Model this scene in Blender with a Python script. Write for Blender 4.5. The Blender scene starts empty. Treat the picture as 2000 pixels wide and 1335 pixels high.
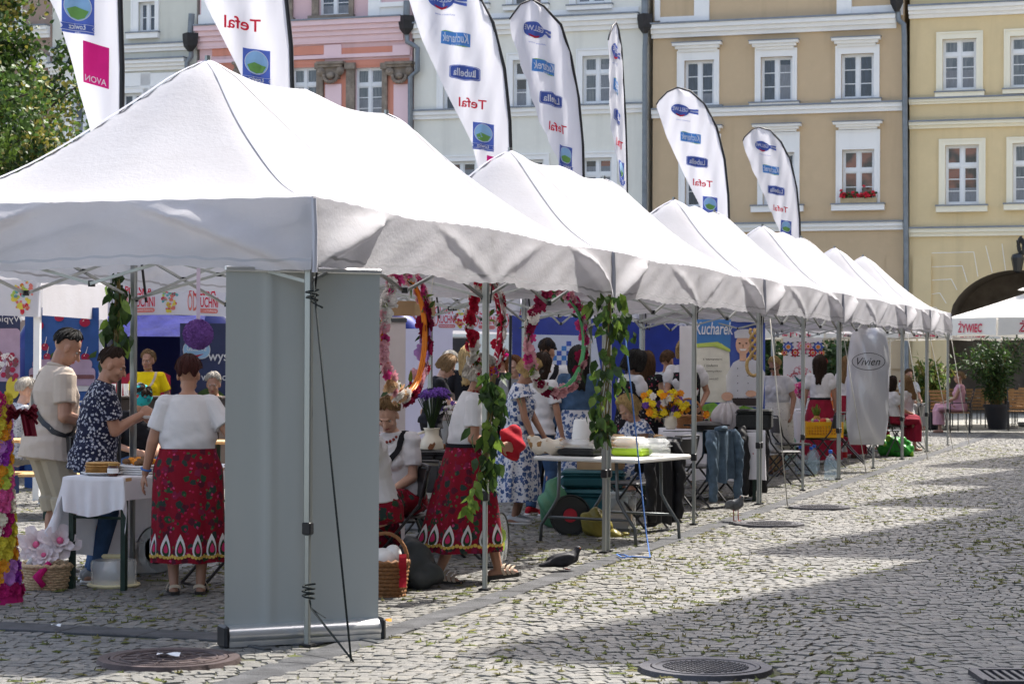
EXPO=1.4
import bpy, math, random
import numpy as np
from mathutils import Vector, Matrix, Euler
R=random.Random(7); rad=math.radians; PI=math.pi
SC=bpy.context.scene; COL=SC.collection
# ---------------------------------------------------------------- camera
FPX=4123.0; PITCH=.0079; ROLL=.0039; HC=1.6
cam=bpy.data.cameras.new('camera'); camo=bpy.data.objects.new('camera',cam); COL.objects.link(camo)
cam.sensor_width=36; cam.lens=36*FPX/2000; cam.clip_end=2000; cam.clip_start=.1
CM=Matrix.Rotation(PI/2+PITCH,3,'X')@Matrix.Rotation(ROLL,3,'Z')
camo.matrix_world=Matrix.Translation((0,0,HC))@CM.to_4x4()
SC.camera=camo
cam.dof.use_dof=True; cam.dof.focus_distance=16.0; cam.dof.aperture_fstop=9
def ray(px,py):
    d=CM@Vector(((px-1000)/FPX,-(py-667.5)/FPX,-1)); return d/d.y
def at(px,py,Y): d=ray(px,py); return Vector((d.x*Y,Y,HC+d.z*Y))
def gnd(px,py,z=0): d=ray(px,py); t=(z-HC)/d.z; return Vector((d.x*t,t,z))
def gx(px,Y): return (px-1000)/FPX*Y
PHI=.3213; RD=Vector((math.sin(PHI),math.cos(PHI),0)); PD=Vector((-math.cos(PHI),math.sin(PHI),0)); RO=Vector((-1.0995,11.5909,0))
# ---------------------------------------------------------------- mesh builder
class MB:
    def __init__(s): s.v=[]; s.f=[]; s.m=[]; s.X=None
    def add(s,vs,fs,m=0):
        b=len(s.v)
        if s.X is not None: vs=[s.X@Vector(p) for p in vs]
        s.v.extend([tuple(p) for p in vs]); s.f.extend([tuple(b+i for i in f) for f in fs])
        s.m.extend([m]*len(fs)); return s
    def box(s,c,d,m=0,rz=0,bev=0,M=None):
        x,y,z=[k/2 for k in d]
        if bev>0:
            b=min(bev,x*.9,y*.9,z*.9)
            vs=[];fs=[]
            ring=[(x-b,-y),(x,-y+b),(x,y-b),(x-b,y),(-x+b,y),(-x,y-b),(-x,-y+b),(-x+b,-y)]
            ins=[(px*(x-b)/x,py*(y-b)/y) for px,py in ring]
            for zz,rg in ((-z,ins),(-z+b,ring),(z-b,ring),(z,ins)): vs+=[(p[0],p[1],zz) for p in rg]
            for k in range(3):
                for i in range(8): j=(i+1)%8; fs.append((k*8+i,k*8+j,k*8+8+j,k*8+8+i))
            fs.append(tuple(range(7,-1,-1))); fs.append(tuple(range(24,32)))
        else:
            vs=[(-x,-y,-z),(x,-y,-z),(x,y,-z),(-x,y,-z),(-x,-y,z),(x,-y,z),(x,y,z),(-x,y,z)]
            fs=[(3,2,1,0),(4,5,6,7),(0,1,5,4),(1,2,6,5),(2,3,7,6),(3,0,4,7)]
        T=Matrix.Translation(c)@(M.to_4x4() if M is not None else Matrix.Rotation(rz,4,'Z'))
        return s.add([T@Vector(p) for p in vs],fs,m)
    def tube(s,pts,r,n=8,m=0,cap=True,closed=False):
        pts=[Vector(p) for p in pts]; k=len(pts); rs=r if isinstance(r,(list,tuple)) else [r]*k
        vs=[];fs=[]; up=None
        for i,p in enumerate(pts):
            if closed: t=pts[(i+1)%k]-pts[i-1]
            else: t=pts[min(i+1,k-1)]-pts[max(i-1,0)]
            t=t.normalized() if t.length>1e-9 else Vector((0,0,1))
            if up is None: up=t.orthogonal().normalized()
            up=(up-t*up.dot(t)); up=up.normalized() if up.length>1e-6 else t.orthogonal().normalized()
            w=t.cross(up)
            for j in range(n):
                a=2*PI*j/n; vs.append(p+(up*math.cos(a)+w*math.sin(a))*rs[i])
        for i in range(k if closed else k-1):
            i2=(i+1)%k
            for j in range(n): j2=(j+1)%n; fs.append((i*n+j,i*n+j2,i2*n+j2,i2*n+j))
        if cap and not closed: fs.append(tuple(range(n-1,-1,-1))); fs.append(tuple(range((k-1)*n,k*n)))
        return s.add(vs,fs,m)
    def cyl(s,a,b,r,n=12,m=0): return s.tube([a,b],r,n,m)
    def capsule(s,a,b,ra,rb,n=10,m=0):
        a=Vector(a);b=Vector(b);d=b-a
        d=d.normalized() if d.length>1e-6 else Vector((0,0,1))
        pts=[];rs=[]
        for t in (-1,-.8,-.45): pts.append(a+d*ra*t); rs.append(max(.0008,ra*math.sqrt(1-t*t)))
        pts+=[a,b]; rs+=[ra,rb]
        for t in (.45,.8,1): pts.append(b+d*rb*t); rs.append(max(.0008,rb*math.sqrt(1-t*t)))
        return s.tube(pts,rs,n,m)
    def ell(s,c,r,M=None,nu=14,nv=9,m=0):
        vs=[];fs=[]
        for i in range(1,nv):
            ph=PI*i/nv
            for j in range(nu): a=2*PI*j/nu; vs.append(Vector((r[0]*math.sin(ph)*math.cos(a),r[1]*math.sin(ph)*math.sin(a),r[2]*math.cos(ph))))
        vs+=[Vector((0,0,r[2])),Vector((0,0,-r[2]))]; T=len(vs)-2
        for i in range(nv-2):
            for j in range(nu): j2=(j+1)%nu; fs.append((i*nu+j,(i+1)*nu+j,(i+1)*nu+j2,i*nu+j2))
        for j in range(nu): j2=(j+1)%nu; fs.append((T,j,j2)); fs.append((T+1,(nv-2)*nu+j2,(nv-2)*nu+j))
        c=Vector(c)
        return s.add([(M@p if M is not None else p)+c for p in vs],fs,m)
    def lathe(s,prof,c=(0,0,0),n=20,m=0,cap=True,sq=(1,1)):
        vs=[];fs=[]
        for r,z in prof:
            for j in range(n): a=2*PI*j/n; vs.append((c[0]+r*math.cos(a)*sq[0],c[1]+r*math.sin(a)*sq[1],c[2]+z))
        for i in range(len(prof)-1):
            for j in range(n): j2=(j+1)%n; fs.append((i*n+j,i*n+j2,(i+1)*n+j2,(i+1)*n+j))
        if cap: fs.append(tuple(range(n-1,-1,-1))); fs.append(tuple(range((len(prof)-1)*n,len(prof)*n)))
        return s.add(vs,fs,m)
    def loft(s,st,n=18,m=0,cap=True):
        vs=[];fs=[]
        for c,ux,uy in st:
            c=Vector(c);ux=Vector(ux);uy=Vector(uy)
            for j in range(n): a=2*PI*j/n; vs.append(c+ux*math.cos(a)+uy*math.sin(a))
        for i in range(len(st)-1):
            for j in range(n): j2=(j+1)%n; fs.append((i*n+j,i*n+j2,(i+1)*n+j2,(i+1)*n+j))
        if cap: fs.append(tuple(range(n-1,-1,-1))); fs.append(tuple(range((len(st)-1)*n,len(st)*n)))
        return s.add(vs,fs,m)
    def grid(s,fn,nu,nv,m=0,mf=None,closed_u=False):
        vs=[fn(i/nu,j/nv) for j in range(nv+1) for i in range(nu+1)]; fs=[];ms=[]
        for j in range(nv):
            for i in range(nu):
                a=j*(nu+1)+i; fs.append((a,a+1,a+nu+2,a+nu+1))
        b=len(s.f); s.add(vs,fs,m)
        if mf:
            for k in range(len(fs)): s.m[b+k]=mf((k%nu+.5)/nu,(k//nu+.5)/nv)
        return s
    def poly(s,pts,m=0): return s.add(pts,[tuple(range(len(pts)))],m)
    def prism(s,pts2,fn,d0,d1,m=0):
        n=len(pts2); a=[fn(p[0],p[1],d0) for p in pts2]; b=[fn(p[0],p[1],d1) for p in pts2]
        fs=[tuple(range(n-1,-1,-1)),tuple(range(n,2*n))]+[(i,(i+1)%n,n+(i+1)%n,n+i) for i in range(n)]
        return s.add(a+b,fs,m)
    def decal(s,vf,fn,m=0,mx=.045):
        v=[tuple(p[:2]) for p in vf[0]]; out=[]; st=[]; mid={}
        for f in vf[1]:
            for i in range(1,len(f)-1): st.append((f[0],f[i],f[i+1]))
        def mp(a,b):
            k=(min(a,b),max(a,b))
            if k not in mid: mid[k]=len(v); v.append(((v[a][0]+v[b][0])/2,(v[a][1]+v[b][1])/2))
            return mid[k]
        L=lambda a,b: math.hypot(v[a][0]-v[b][0],v[a][1]-v[b][1])>mx
        while st:
            a,b,c=st.pop(); x,y,z=L(a,b),L(b,c),L(c,a)
            if not(x or y or z): out.append((a,b,c)); continue
            n=x+y+z
            if n==3: p,q,r=mp(a,b),mp(b,c),mp(c,a); st+=[(a,p,r),(p,b,q),(r,q,c),(p,q,r)]
            else:
                while not (x and (n==1 or not z)): a,b,c,x,y,z=b,c,a,y,z,x
                if n==1: p=mp(a,b); st+=[(a,p,c),(p,b,c)]
                else: p,q=mp(a,b),mp(b,c); st+=[(a,p,c),(p,q,c),(p,b,q)]
        return s.add([fn(p[0],p[1]) for p in v],out,m)
    def merge(s,o,mo=0):
        b=len(s.v); s.v.extend(o.v); s.f.extend([tuple(b+i for i in f) for f in o.f]); s.m.extend([k+mo for k in o.m]); return s
    def mesh(s,name='m'):
        me=bpy.data.meshes.new(name); me.from_pydata(s.v,[],s.f); me.polygons.foreach_set('material_index',s.m); me.update(); return me
    def build(s,name,mats,parent=None,smooth=False,flat_ang=None,jit=0):
        me=s.mesh(name)
        return link(me,name,mats,parent,smooth,flat_ang)
def link(me,name,mats,parent=None,smooth=False,flat_ang=None):
    for m in (mats if isinstance(mats,(list,tuple)) else [mats]): me.materials.append(m)
    if smooth:
        me.polygons.foreach_set('use_smooth',[True]*len(me.polygons))
        if flat_ang: me.set_sharp_from_angle(angle=rad(flat_ang))
    o=bpy.data.objects.new(name,me); COL.objects.link(o)
    if parent is not None: o.parent=parent
    return o
def tag(o,label=None,cat=None,group=None,kind=None):
    if label: o['label']=label
    if cat: o['category']=cat
    if group: o['group']=group
    if kind: o['kind']=kind
    return o
def thing(name,label,cat,loc=(0,0,0),rz=0,group=None):
    o=bpy.data.objects.new(name,None); COL.objects.link(o); o.location=loc; o.rotation_euler=(0,0,rz); o.empty_display_size=.1
    return tag(o,label,cat,group)
KID={}
def kids(o): return [c for c in bpy.data.objects if c.parent==o]
def copy_tree(o,loc=None,rz=None,label=None,parent=None,kl=None):
    c=o.copy(); COL.objects.link(c)
    if parent is not None: c.parent=parent
    if loc is not None: c.location=loc
    if rz is not None: c.rotation_euler=(0,0,rz)
    if label: c['label']=label
    for k in (kl if kl is not None else kids(o)): copy_tree(k,parent=c)
    return c
def remesh(mb,vox,smooth=2):
    me=mb.mesh('t'); ob=bpy.data.objects.new('t',me); COL.objects.link(ob)
    a=ob.modifiers.new('r','REMESH'); a.mode='VOXEL'; a.voxel_size=vox; a.adaptivity=0
    if smooth: b=ob.modifiers.new('s','SMOOTH'); b.iterations=smooth; b.factor=.5
    dg=bpy.context.evaluated_depsgraph_get(); dg.update()
    me2=bpy.data.meshes.new_from_object(ob.evaluated_get(dg))
    bpy.data.objects.remove(ob); bpy.data.meshes.remove(me)
    return me2
_tx={}
def txt(s,h=1.0,w=None,bold=0.,shear=0.,flip=False):
    """2-D triangles of a word, centred, cap height h, optional width w, mirrored if flip"""
    key=(s,bold,shear)
    if key not in _tx:
        c=bpy.data.curves.new('t','FONT'); c.body=s; c.size=1; c.offset=bold; c.shear=shear; c.resolution_u=3; c.fill_mode='FRONT'
        c.align_x='CENTER'
        o=bpy.data.objects.new('t',c); COL.objects.link(o); dg=bpy.context.evaluated_depsgraph_get(); dg.update()
        me=bpy.data.meshes.new_from_object(o.evaluated_get(dg))
        v=[(p.co.x,p.co.y) for p in me.vertices]; f=[tuple(p.vertices) for p in me.polygons]
        bpy.data.objects.remove(o); bpy.data.curves.remove(c); bpy.data.meshes.remove(me); _tx[key]=(v,f)
    v,f=_tx[key]
    if not v: return [],[]
    xs=[p[0] for p in v]; ys=[p[1] for p in v]; x0,x1,y0,y1=min(xs),max(xs),min(ys),max(ys)
    sy=h/(y1-y0); sx=(w/(x1-x0)) if w else sy
    if flip: sx=-sx
    return [((p[0]-(x0+x1)/2)*sx,(p[1]-(y0+y1)/2)*sy) for p in v],f
def rrect(w,h,r,n=4):
    p=[]
    for cx,cy,a0 in ((w/2-r,h/2-r,0),(-w/2+r,h/2-r,90),(-w/2+r,-h/2+r,180),(w/2-r,-h/2+r,270)):
        for i in range(n+1): a=rad(a0+90*i/n); p.append((cx+r*math.cos(a),cy+r*math.sin(a)))
    return fan(p)
def fan(p):
    n=len(p); cx=sum(q[0] for q in p)/n; cy=sum(q[1] for q in p)/n
    return p+[(cx,cy)],[(i,(i+1)%n,n) for i in range(n)]
def oval(w,h,n=24): return fan([(w/2*math.cos(2*PI*i/n),h/2*math.sin(2*PI*i/n)) for i in range(n)])
def shift(vf,dx,dy,sc=1): return [(p[0]*sc+dx,p[1]*sc+dy) for p in vf[0]],vf[1]
# ---------------------------------------------------------------- materials
_mats={}
class NT:
    def __init__(s,name):
        s.m=bpy.data.materials.new(name); s.m.use_nodes=True; s.n=s.m.node_tree.nodes; s.l=s.m.node_tree.links
        s.b=s.n['Principled BSDF']; s.out=s.n['Material Output']; s.tc=s.n.new('ShaderNodeTexCoord'); s.o=s.tc.outputs['Object']
    def N(s,t,**k):
        n=s.n.new('ShaderNode'+t)
        for a,b in k.items(): setattr(n,a,b)
        return n
    def L(s,a,b): s.l.new(a,b)
    def noise(s,sc,det=4,rough=.55,vec=None,dist=0):
        n=s.N('TexNoise'); n.inputs['Scale'].default_value=sc; n.inputs['Detail'].default_value=det; n.inputs['Roughness'].default_value=rough; n.inputs['Distortion'].default_value=dist
        s.L(vec or s.o,n.inputs['Vector']); return n.outputs['Fac']
    def vor(s,sc,vec=None,feat='F1',out='Distance',rnd=1):
        n=s.N('TexVoronoi',feature=feat); n.inputs['Scale'].default_value=sc; n.inputs['Randomness'].default_value=rnd
        s.L(vec or s.o,n.inputs['Vector']); return n.outputs[out]
    def mapv(s,scale=(1,1,1),rot=(0,0,0),vec=None):
        n=s.N('Mapping'); n.inputs['Scale'].default_value=scale; n.inputs['Rotation'].default_value=rot; s.L(vec or s.o,n.inputs['Vector']); return n.outputs[0]
    def ramp(s,fac,stops,interp='LINEAR'):
        r=s.N('ValToRGB'); r.color_ramp.interpolation=interp; e=r.color_ramp.elements
        while len(e)<len(stops): e.new(.5)
        for k,(p,c) in zip(e,stops): k.position=p; k.color=(c,c,c,1) if isinstance(c,(int,float)) else (*c,1)
        s.L(fac,r.inputs[0]); return r.outputs[0]
    def mix(s,fac,a,b,mode='MIX'):
        n=s.N('Mix',data_type='RGBA',blend_type=mode)
        for v,i in ((fac,0),(a,6),(b,7)):
            if isinstance(v,(int,float)): n.inputs[i].default_value=v if i==0 else (v,v,v,1)
            elif isinstance(v,(tuple,list)): n.inputs[i].default_value=(*v,1)
            else: s.L(v,n.inputs[i])
        return n.outputs[2]
    def math(s,op,a,b=0):
        n=s.N('Math',operation=op)
        for i,v in enumerate((a,b)):
            if isinstance(v,(int,float)): n.inputs[i].default_value=v
            else: s.L(v,n.inputs[i])
        return n.outputs[0]
    def bump(s,h,st,dist=.01):
        n=s.N('Bump'); n.inputs['Strength'].default_value=st; n.inputs['Distance'].default_value=dist; s.L(h,n.inputs['Height']); s.L(n.outputs[0],s.b.inputs['Normal']); return n.outputs[0]
    def col(s,c):
        if isinstance(c,tuple): s.b.inputs['Base Color'].default_value=(*c,1)
        else: s.L(c,s.b.inputs['Base Color'])
    def transl(s,amt,c,nrm=None):
        t=s.N('BsdfTranslucent'); mx=s.N('MixShader'); mx.inputs[0].default_value=amt
        if isinstance(c,tuple): t.inputs[0].default_value=(*c,1)
        else: s.L(c,t.inputs[0])
        s.L(s.b.outputs[0],mx.inputs[1]); s.L(t.outputs[0],mx.inputs[2]); s.L(mx.outputs[0],s.out.inputs[0])
def mat(name,c,rough=.7,var=.12,vs=6,bump=0.,bs=60,metal=0.,trans=0.,spec=.3,stretch=None,dirt=0):
    if name in _mats: return _mats[name]
    t=NT(name); b=t.b; b.inputs['Roughness'].default_value=rough; b.inputs['Metallic'].default_value=metal; b.inputs['Specular IOR Level'].default_value=spec
    vec=t.mapv(stretch) if stretch else t.o
    n=t.noise(vs,5,.6,vec); lo=tuple(max(0,k*(1-var)) for k in c); hi=tuple(min(1,k*(1+var)) for k in c)
    cc=t.ramp(n,[(.3,lo),(.7,hi)])
    if dirt:
        d=t.ramp(t.noise(1.3,6,.65),[(.5,0.),(.75,dirt)]); cc=t.mix(d,cc,tuple(k*.55 for k in c))
    t.col(cc)
    if bump: t.bump(t.noise(bs,4,.6,vec),bump)
    if trans: t.transl(trans,cc)
    _mats[name]=t.m; return t.m
def glass(name,c=(.9,.95,.95),rough=.05,alpha=.25):
    if name in _mats: return _mats[name]
    t=NT(name); t.col(c); t.b.inputs['Roughness'].default_value=rough; t.b.inputs['Alpha'].default_value=alpha; t.b.inputs['Specular IOR Level'].default_value=.6
    _mats[name]=t.m; return t.m
def spots(name,base,items,rough=.85,trans=0):
    """printed cloth: items=(voronoi scale, radius, colours, noise-warp)"""
    if name in _mats: return _mats[name]
    t=NT(name); c=base
    for sc,r,cols,seed in items:
        vec=t.N('VectorMath',operation='ADD'); t.L(t.o,vec.inputs[0]); vec.inputs[1].default_value=(seed,seed*.7,seed*1.3)
        wn=t.N('TexNoise'); wn.inputs['Scale'].default_value=sc*2.2; t.L(vec.outputs[0],wn.inputs['Vector'])
        v2=t.N('VectorMath',operation='MULTIPLY_ADD'); t.L(wn.outputs['Color'],v2.inputs[0]); v2.inputs[1].default_value=(.6/sc,)*3; t.L(vec.outputs[0],v2.inputs[2])
        vo=t.N('TexVoronoi'); vo.inputs['Scale'].default_value=sc; t.L(v2.outputs[0],vo.inputs['Vector'])
        msk=t.ramp(vo.outputs['Distance'],[(max(0,r-.04),1.),(r,0.)])
        k=len(cols); cr=t.ramp(vo.outputs['Color'],[(i/k,cols[i]) for i in range(k)],'CONSTANT')
        c=t.mix(msk,c,cr)
    t.col(c); t.b.inputs['Roughness'].default_value=rough; t.b.inputs['Specular IOR Level'].default_value=.2
    t.bump(t.noise(25,3),.25)
    if trans: t.transl(trans,c)
    _mats[name]=t.m; return t.m
white_cloth=mat('white_canvas',(.80,.80,.82),.8,.03,3,.15,14,trans=.16)
def _canvas(name,c,tr):
    t=NT(name); cc=t.mix(t.ramp(t.noise(2.2,5,.6),[(.40,0.),(.75,.55)]),c,(c[0]*.86,c[1]*.84,c[2]*.82)); t.col(cc); t.b.inputs['Roughness'].default_value=.75; t.b.inputs['Specular IOR Level'].default_value=.2
    h=t.mix(.5,t.noise(7,4,.6,t.mapv((1,1,2.5))),t.noise(38,3,.6)); t.bump(h,.5,.012); t.transl(tr,cc); return t.m
canvas=_canvas('tent_canvas',(.60,.595,.63),.42)
stitch_m=mat('hem_stitch',(.42,.42,.45),.8,.05,5)
seam_m=mat('seam_tape',(.46,.46,.51),.8,.05,5)
steel=mat('brushed_steel',(.34,.36,.35),.38,.15,4,metal=.85,stretch=(1,1,.1))
alu=mat('aluminium',(.72,.73,.74),.3,.06,8,metal=.8)
blackp=mat('black_plastic',(.02,.02,.022),.4,.2,20)
blackm=mat('black_metal',(.015,.015,.017),.35,.2,20,spec=.5)
greypl=mat('grey_plastic',(.06,.065,.068),.5,.15,10)
dgreen=mat('dark_green_steel',(.012,.03,.022),.45,.2,10)
wood_m=mat('pine_wood',(.55,.33,.14),.55,.25,5,.1,30,stretch=(8,1,8))
wicker=mat('wicker',(.32,.17,.075),.7,.4,70,.6,90)
wickerl=mat('pale_wicker',(.50,.36,.22),.75,.35,70,.6,90)
rope_b=mat('dark_cord',(.015,.02,.02),.9); rope_u=mat('blue_cord',(.07,.16,.42),.8); rope_w=mat('pale_cord',(.5,.48,.43),.8)
leafg=[mat('leaf_%s'%n,c,.5,.3,9,trans=.3,spec=.4) for n,c in (('green',(.060,.115,.022)),('dark',(.025,.055,.014)),('light',(.15,.24,.035)),('yellow',(.22,.20,.04)))]
white_p=mat('white_paint',(.78,.78,.77),.5,.04,3)
cloth_w=mat('white_linen',(.78,.77,.80),.85,.04,6,.12,80,trans=.1)
cream_p=mat('cream_plastic',(.72,.64,.38),.5,.06); clearp=glass('clear_plastic',(.86,.88,.88),.12,.32)
cardb=mat('cardboard',(.34,.23,.13),.85,.12,6)
redc=mat('red_cloth',(.36,.008,.02),.85,.2,7,.2,30); maroon=mat('maroon_cloth',(.22,.006,.025),.85,.2,7,.2,30)
def leaf_card(mb,p,d,n,L,W,m=0,bend=.15):
    d=d.normalized(); w=d.cross(n); w=w.normalized() if w.length>1e-5 else d.orthogonal().normalized(); n=w.cross(d)
    q=[p,p+d*L*.3+w*W*.5+n*L*.04,p+d*L*.62+w*W*.42-n*L*bend*.3,p+d*L-n*L*bend,p+d*L*.62-w*W*.42-n*L*bend*.3,p+d*L*.3-w*W*.5+n*L*.04,p+d*L*.45-n*L*.02]
    mb.add(q,[(0,1,6),(1,2,6),(2,3,6),(3,4,6),(4,5,6),(5,0,6)],m)
def rvec(): 
    while True:
        v=Vector((R.uniform(-1,1),R.uniform(-1,1),R.uniform(-1,1)))
        if .05<v.length<1: return v.normalized()
def blossom(mb,c,r,nrm,m=0,rings=3,n=6,mc=None):
    """a many-petalled flower facing nrm"""
    nrm=Vector(nrm).normalized(); u=nrm.orthogonal().normalized(); v=nrm.cross(u); c=Vector(c)
    for k in range(rings):
        f=(k+1)/rings; rr=r*(.35+.65*f); op=rad(20+65*f)
        for i in range(n):
            a=2*PI*(i+.5*k+R.uniform(-.12,.12))/n; d=u*math.cos(a)+v*math.sin(a); s=nrm.cross(d)
            o=d*math.sin(op)+nrm*math.cos(op); wd=rr*R.uniform(.62,.85); b=c+d*r*.08
            t=b+o*rr*R.uniform(.85,1.1); md=b+o*rr*.55-nrm*rr*.05; tip=t+nrm*rr*R.uniform(-.2,.15)
            mb.add([b-s*wd*.2,b+s*wd*.2,md+s*wd*.55+nrm*rr*.1,tip+s*wd*.38,t+o*rr*.1,tip-s*wd*.38,md-s*wd*.55+nrm*rr*.1,md],[(0,1,7),(1,2,7),(2,3,7),(3,4,7),(4,5,7),(5,6,7),(6,0,7)],m)
    if mc is not None: mb.ell(c+nrm*r*.15,(r*.2,r*.2,r*.2),nu=6,nv=4,m=mc)
def ink(n,c): return mat('print_'+n,c,.6,.05,5,trans=.38,spec=.2)
INK=dict(blue=ink('blue',(.10,.16,.50)),lblue=ink('lightblue',(.10,.28,.62)),red=ink('red',(.62,.03,.06)),white=ink('white',(.85,.85,.86)),pink=ink('pink',(.66,.02,.22)),green=ink('green',(.22,.45,.12)),sky=ink('sky',(.38,.62,.85)),dark=ink('dark',(.05,.05,.09)))
IK=list(INK); IM=[INK[k] for k in IK]; ii={k:i for i,k in enumerate(IK)}
def displace(me,fn,nrm=True):
    n=len(me.vertices); co=np.empty(n*3,np.float32); me.vertices.foreach_get('co',co); co=co.reshape(-1,3); no=np.empty(n*3,np.float32); me.vertex_normals.foreach_get('vector',no); no=no.reshape(-1,3)
    me.vertices.foreach_set('co',(co+no*fn(co[:,0],co[:,1],co[:,2])[:,None]).astype(np.float32).reshape(-1)); me.update()
# ================================================================ people
skin_l=mat('skin_fair',(.52,.31,.225),.5,.06,14,.12,120,spec=.35); skin_m=mat('skin_tanned',(.36,.19,.125),.5,.06,14,.12,120,spec=.35); lipm=mat('lips',(.36,.12,.10),.45); eyew=mat('eye_white',(.34,.31,.28),.3); eyed=mat('eye_dark',(.02,.015,.012),.2)
def hairm(n,c,hl=1.6):
    if n in _mats: return _mats[n]
    t=NT(n); v=t.noise(9,5,.65,t.mapv((14,14,1.2))); cc=t.ramp(v,[(.3,tuple(k*.45 for k in c)),(.55,c),(.75,tuple(min(1,k*hl) for k in c))]); t.col(cc); t.b.inputs['Roughness'].default_value=.62; t.b.inputs['Specular IOR Level'].default_value=.22; t.bump(v,1.,.012); _mats[n]=t.m; return t.m
H_BLK=hairm('hair_black',(.012,.010,.009),2); H_DBR=hairm('hair_dark_brown',(.03,.016,.01),2); H_BR=hairm('hair_brown',(.085,.043,.02)); H_DB=hairm('hair_dark_blond',(.23,.14,.065)); H_BL=hairm('hair_blond',(.52,.36,.16),1.3); H_GR=hairm('hair_grey',(.5,.46,.40),1.2); H_RD=hairm('hair_dark_red',(.055,.014,.012),2); H_AU=hairm('hair_auburn',(.20,.075,.025))
def tee(n,c,tr=.05): return mat('fabric_'+n,c,.88,.07,5,.22,45,trans=tr,spec=.12)
T_W=mat('fabric_white',(.62,.61,.63),.9,.05,5,.35,22,trans=.05,spec=.1); T_BK=tee('black',(.014,.014,.017),0); T_BE=tee('beige',(.46,.385,.32)); T_YE=tee('yellow',(.80,.58,.01)); T_KH=tee('khaki',(.36,.31,.235)); T_DN=mat('fabric_denim',(.055,.10,.18),.9,.35,6,.3,70,spec=.15); T_JN=mat('fabric_jeans',(.045,.085,.17),.9,.3,5,.3,70,spec=.15); T_PK=tee('pink',(.52,.28,.33)); T_GR=tee('grey',(.25,.24,.23)); T_RD=redc; T_MR=maroon
F_NAVY=spots('print_navy_flowers',(.012,.014,.035),[(44,.42,[(.36,.36,.40),(.24,.25,.31),(.42,.42,.45)],2.)])
F_BLUE=spots('print_blue_on_white',(.62,.62,.66),[(19,.46,[(.045,.075,.20),(.08,.13,.28),(.05,.09,.22)],1.),(34,.34,[(.06,.10,.26),(.14,.2,.34)],5.)],trans=.05)
F_RED=spots('folk_red_print',(.185,.004,.016),[(17,.46,[(.02,.05,.025),(.07,.008,.02),(.02,.035,.03),(.16,.01,.04)],3.),(26,.26,[(.42,.04,.13),(.34,.01,.05),(.05,.10,.04)],7.)])
F_BLK=spots('folk_black_print',(.012,.011,.014),[(22,.26,[(.35,.04,.08),(.30,.28,.28),(.05,.1,.05)],3.)])
F_CAMO=spots('camouflage',(.14,.14,.07),[(9,.45,[(.05,.065,.03),(.20,.17,.10),(.03,.03,.02)],1.)])
F_CHK=spots('grey_check',(.42,.43,.45),[(40,.4,[(.15,.16,.2),(.55,.55,.58)],1.)])
F_LACE=spots('white_lace',(.70,.67,.62),[(28,.25,[(.42,.38,.33)],1.)])
F_TEAL=spots('teal_print',(.02,.30,.32),[(14,.3,[(.55,.06,.06),(.02,.14,.18)],1.)])
goldm=mat('print_gold',(.50,.33,.07),.8); whitep=mat('print_white',(.72,.68,.64),.8); drkp=mat('print_dark_leaf',(.02,.045,.02),.85); rosep=mat('print_rose',(.42,.02,.09),.85); tan_sh=mat('beige_leather',(.48,.38,.28),.55,.08); sole=mat('dark_sole',(.05,.045,.04),.8)
class Person: pass
V3=lambda *a:Vector(a)
def ik(a,b,l1,l2,hint):
    d=b-a; L=min(d.length,(l1+l2)*.995); d=d.normalized(); b=a+d*L
    x=(l1*l1-l2*l2+L*L)/(2*L); h=math.sqrt(max(0,l1*l1-x*x)); hv=Vector(hint); hv=(hv-d*hv.dot(d)).normalized()
    return a+d*x+hv*h,b
def hand(mb,wr,fd,pn,curl,flip,r=1.0):
    """palm, five fingers; fd finger direction, pn palm normal"""
    fd=fd.normalized(); pn=(pn-fd*pn.dot(fd)).normalized(); sd=fd.cross(pn)*flip   # sd towards the thumb
    M=Matrix((sd,fd,pn)).transposed()
    mb.ell(wr+fd*.05,(.040,.052,.017),M,10,7)
    for k,(o,L) in enumerate(((.030,.070),(.010,.078),(-.010,.073),(-.029,.058))):
        p=wr+fd*(.085-abs(k-1)*.006)+sd*o; c=curl*(1+.12*k); q=p+(fd*math.cos(c*.5)+pn*math.sin(c*.5))*L*.45; e=q+(fd*math.cos(c*1.25)+pn*math.sin(c*1.25))*L*.33; g=e+(fd*math.cos(c*1.8)+pn*math.sin(c*1.8))*L*.25
        mb.tube([p-fd*.02,p,q,e,g],[.0085,.0095,.009,.008,.0065],6)
    p=wr+fd*.022+sd*.030; q=p+(fd*.6+sd*.75+pn*.25).normalized()*.036; e=q+(fd*.85+sd*.25+pn*.4*(.4+curl)).normalized()*.034
    mb.tube([p-sd*.012,p,q,e],[.012,.012,.0105,.008],6)
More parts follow.
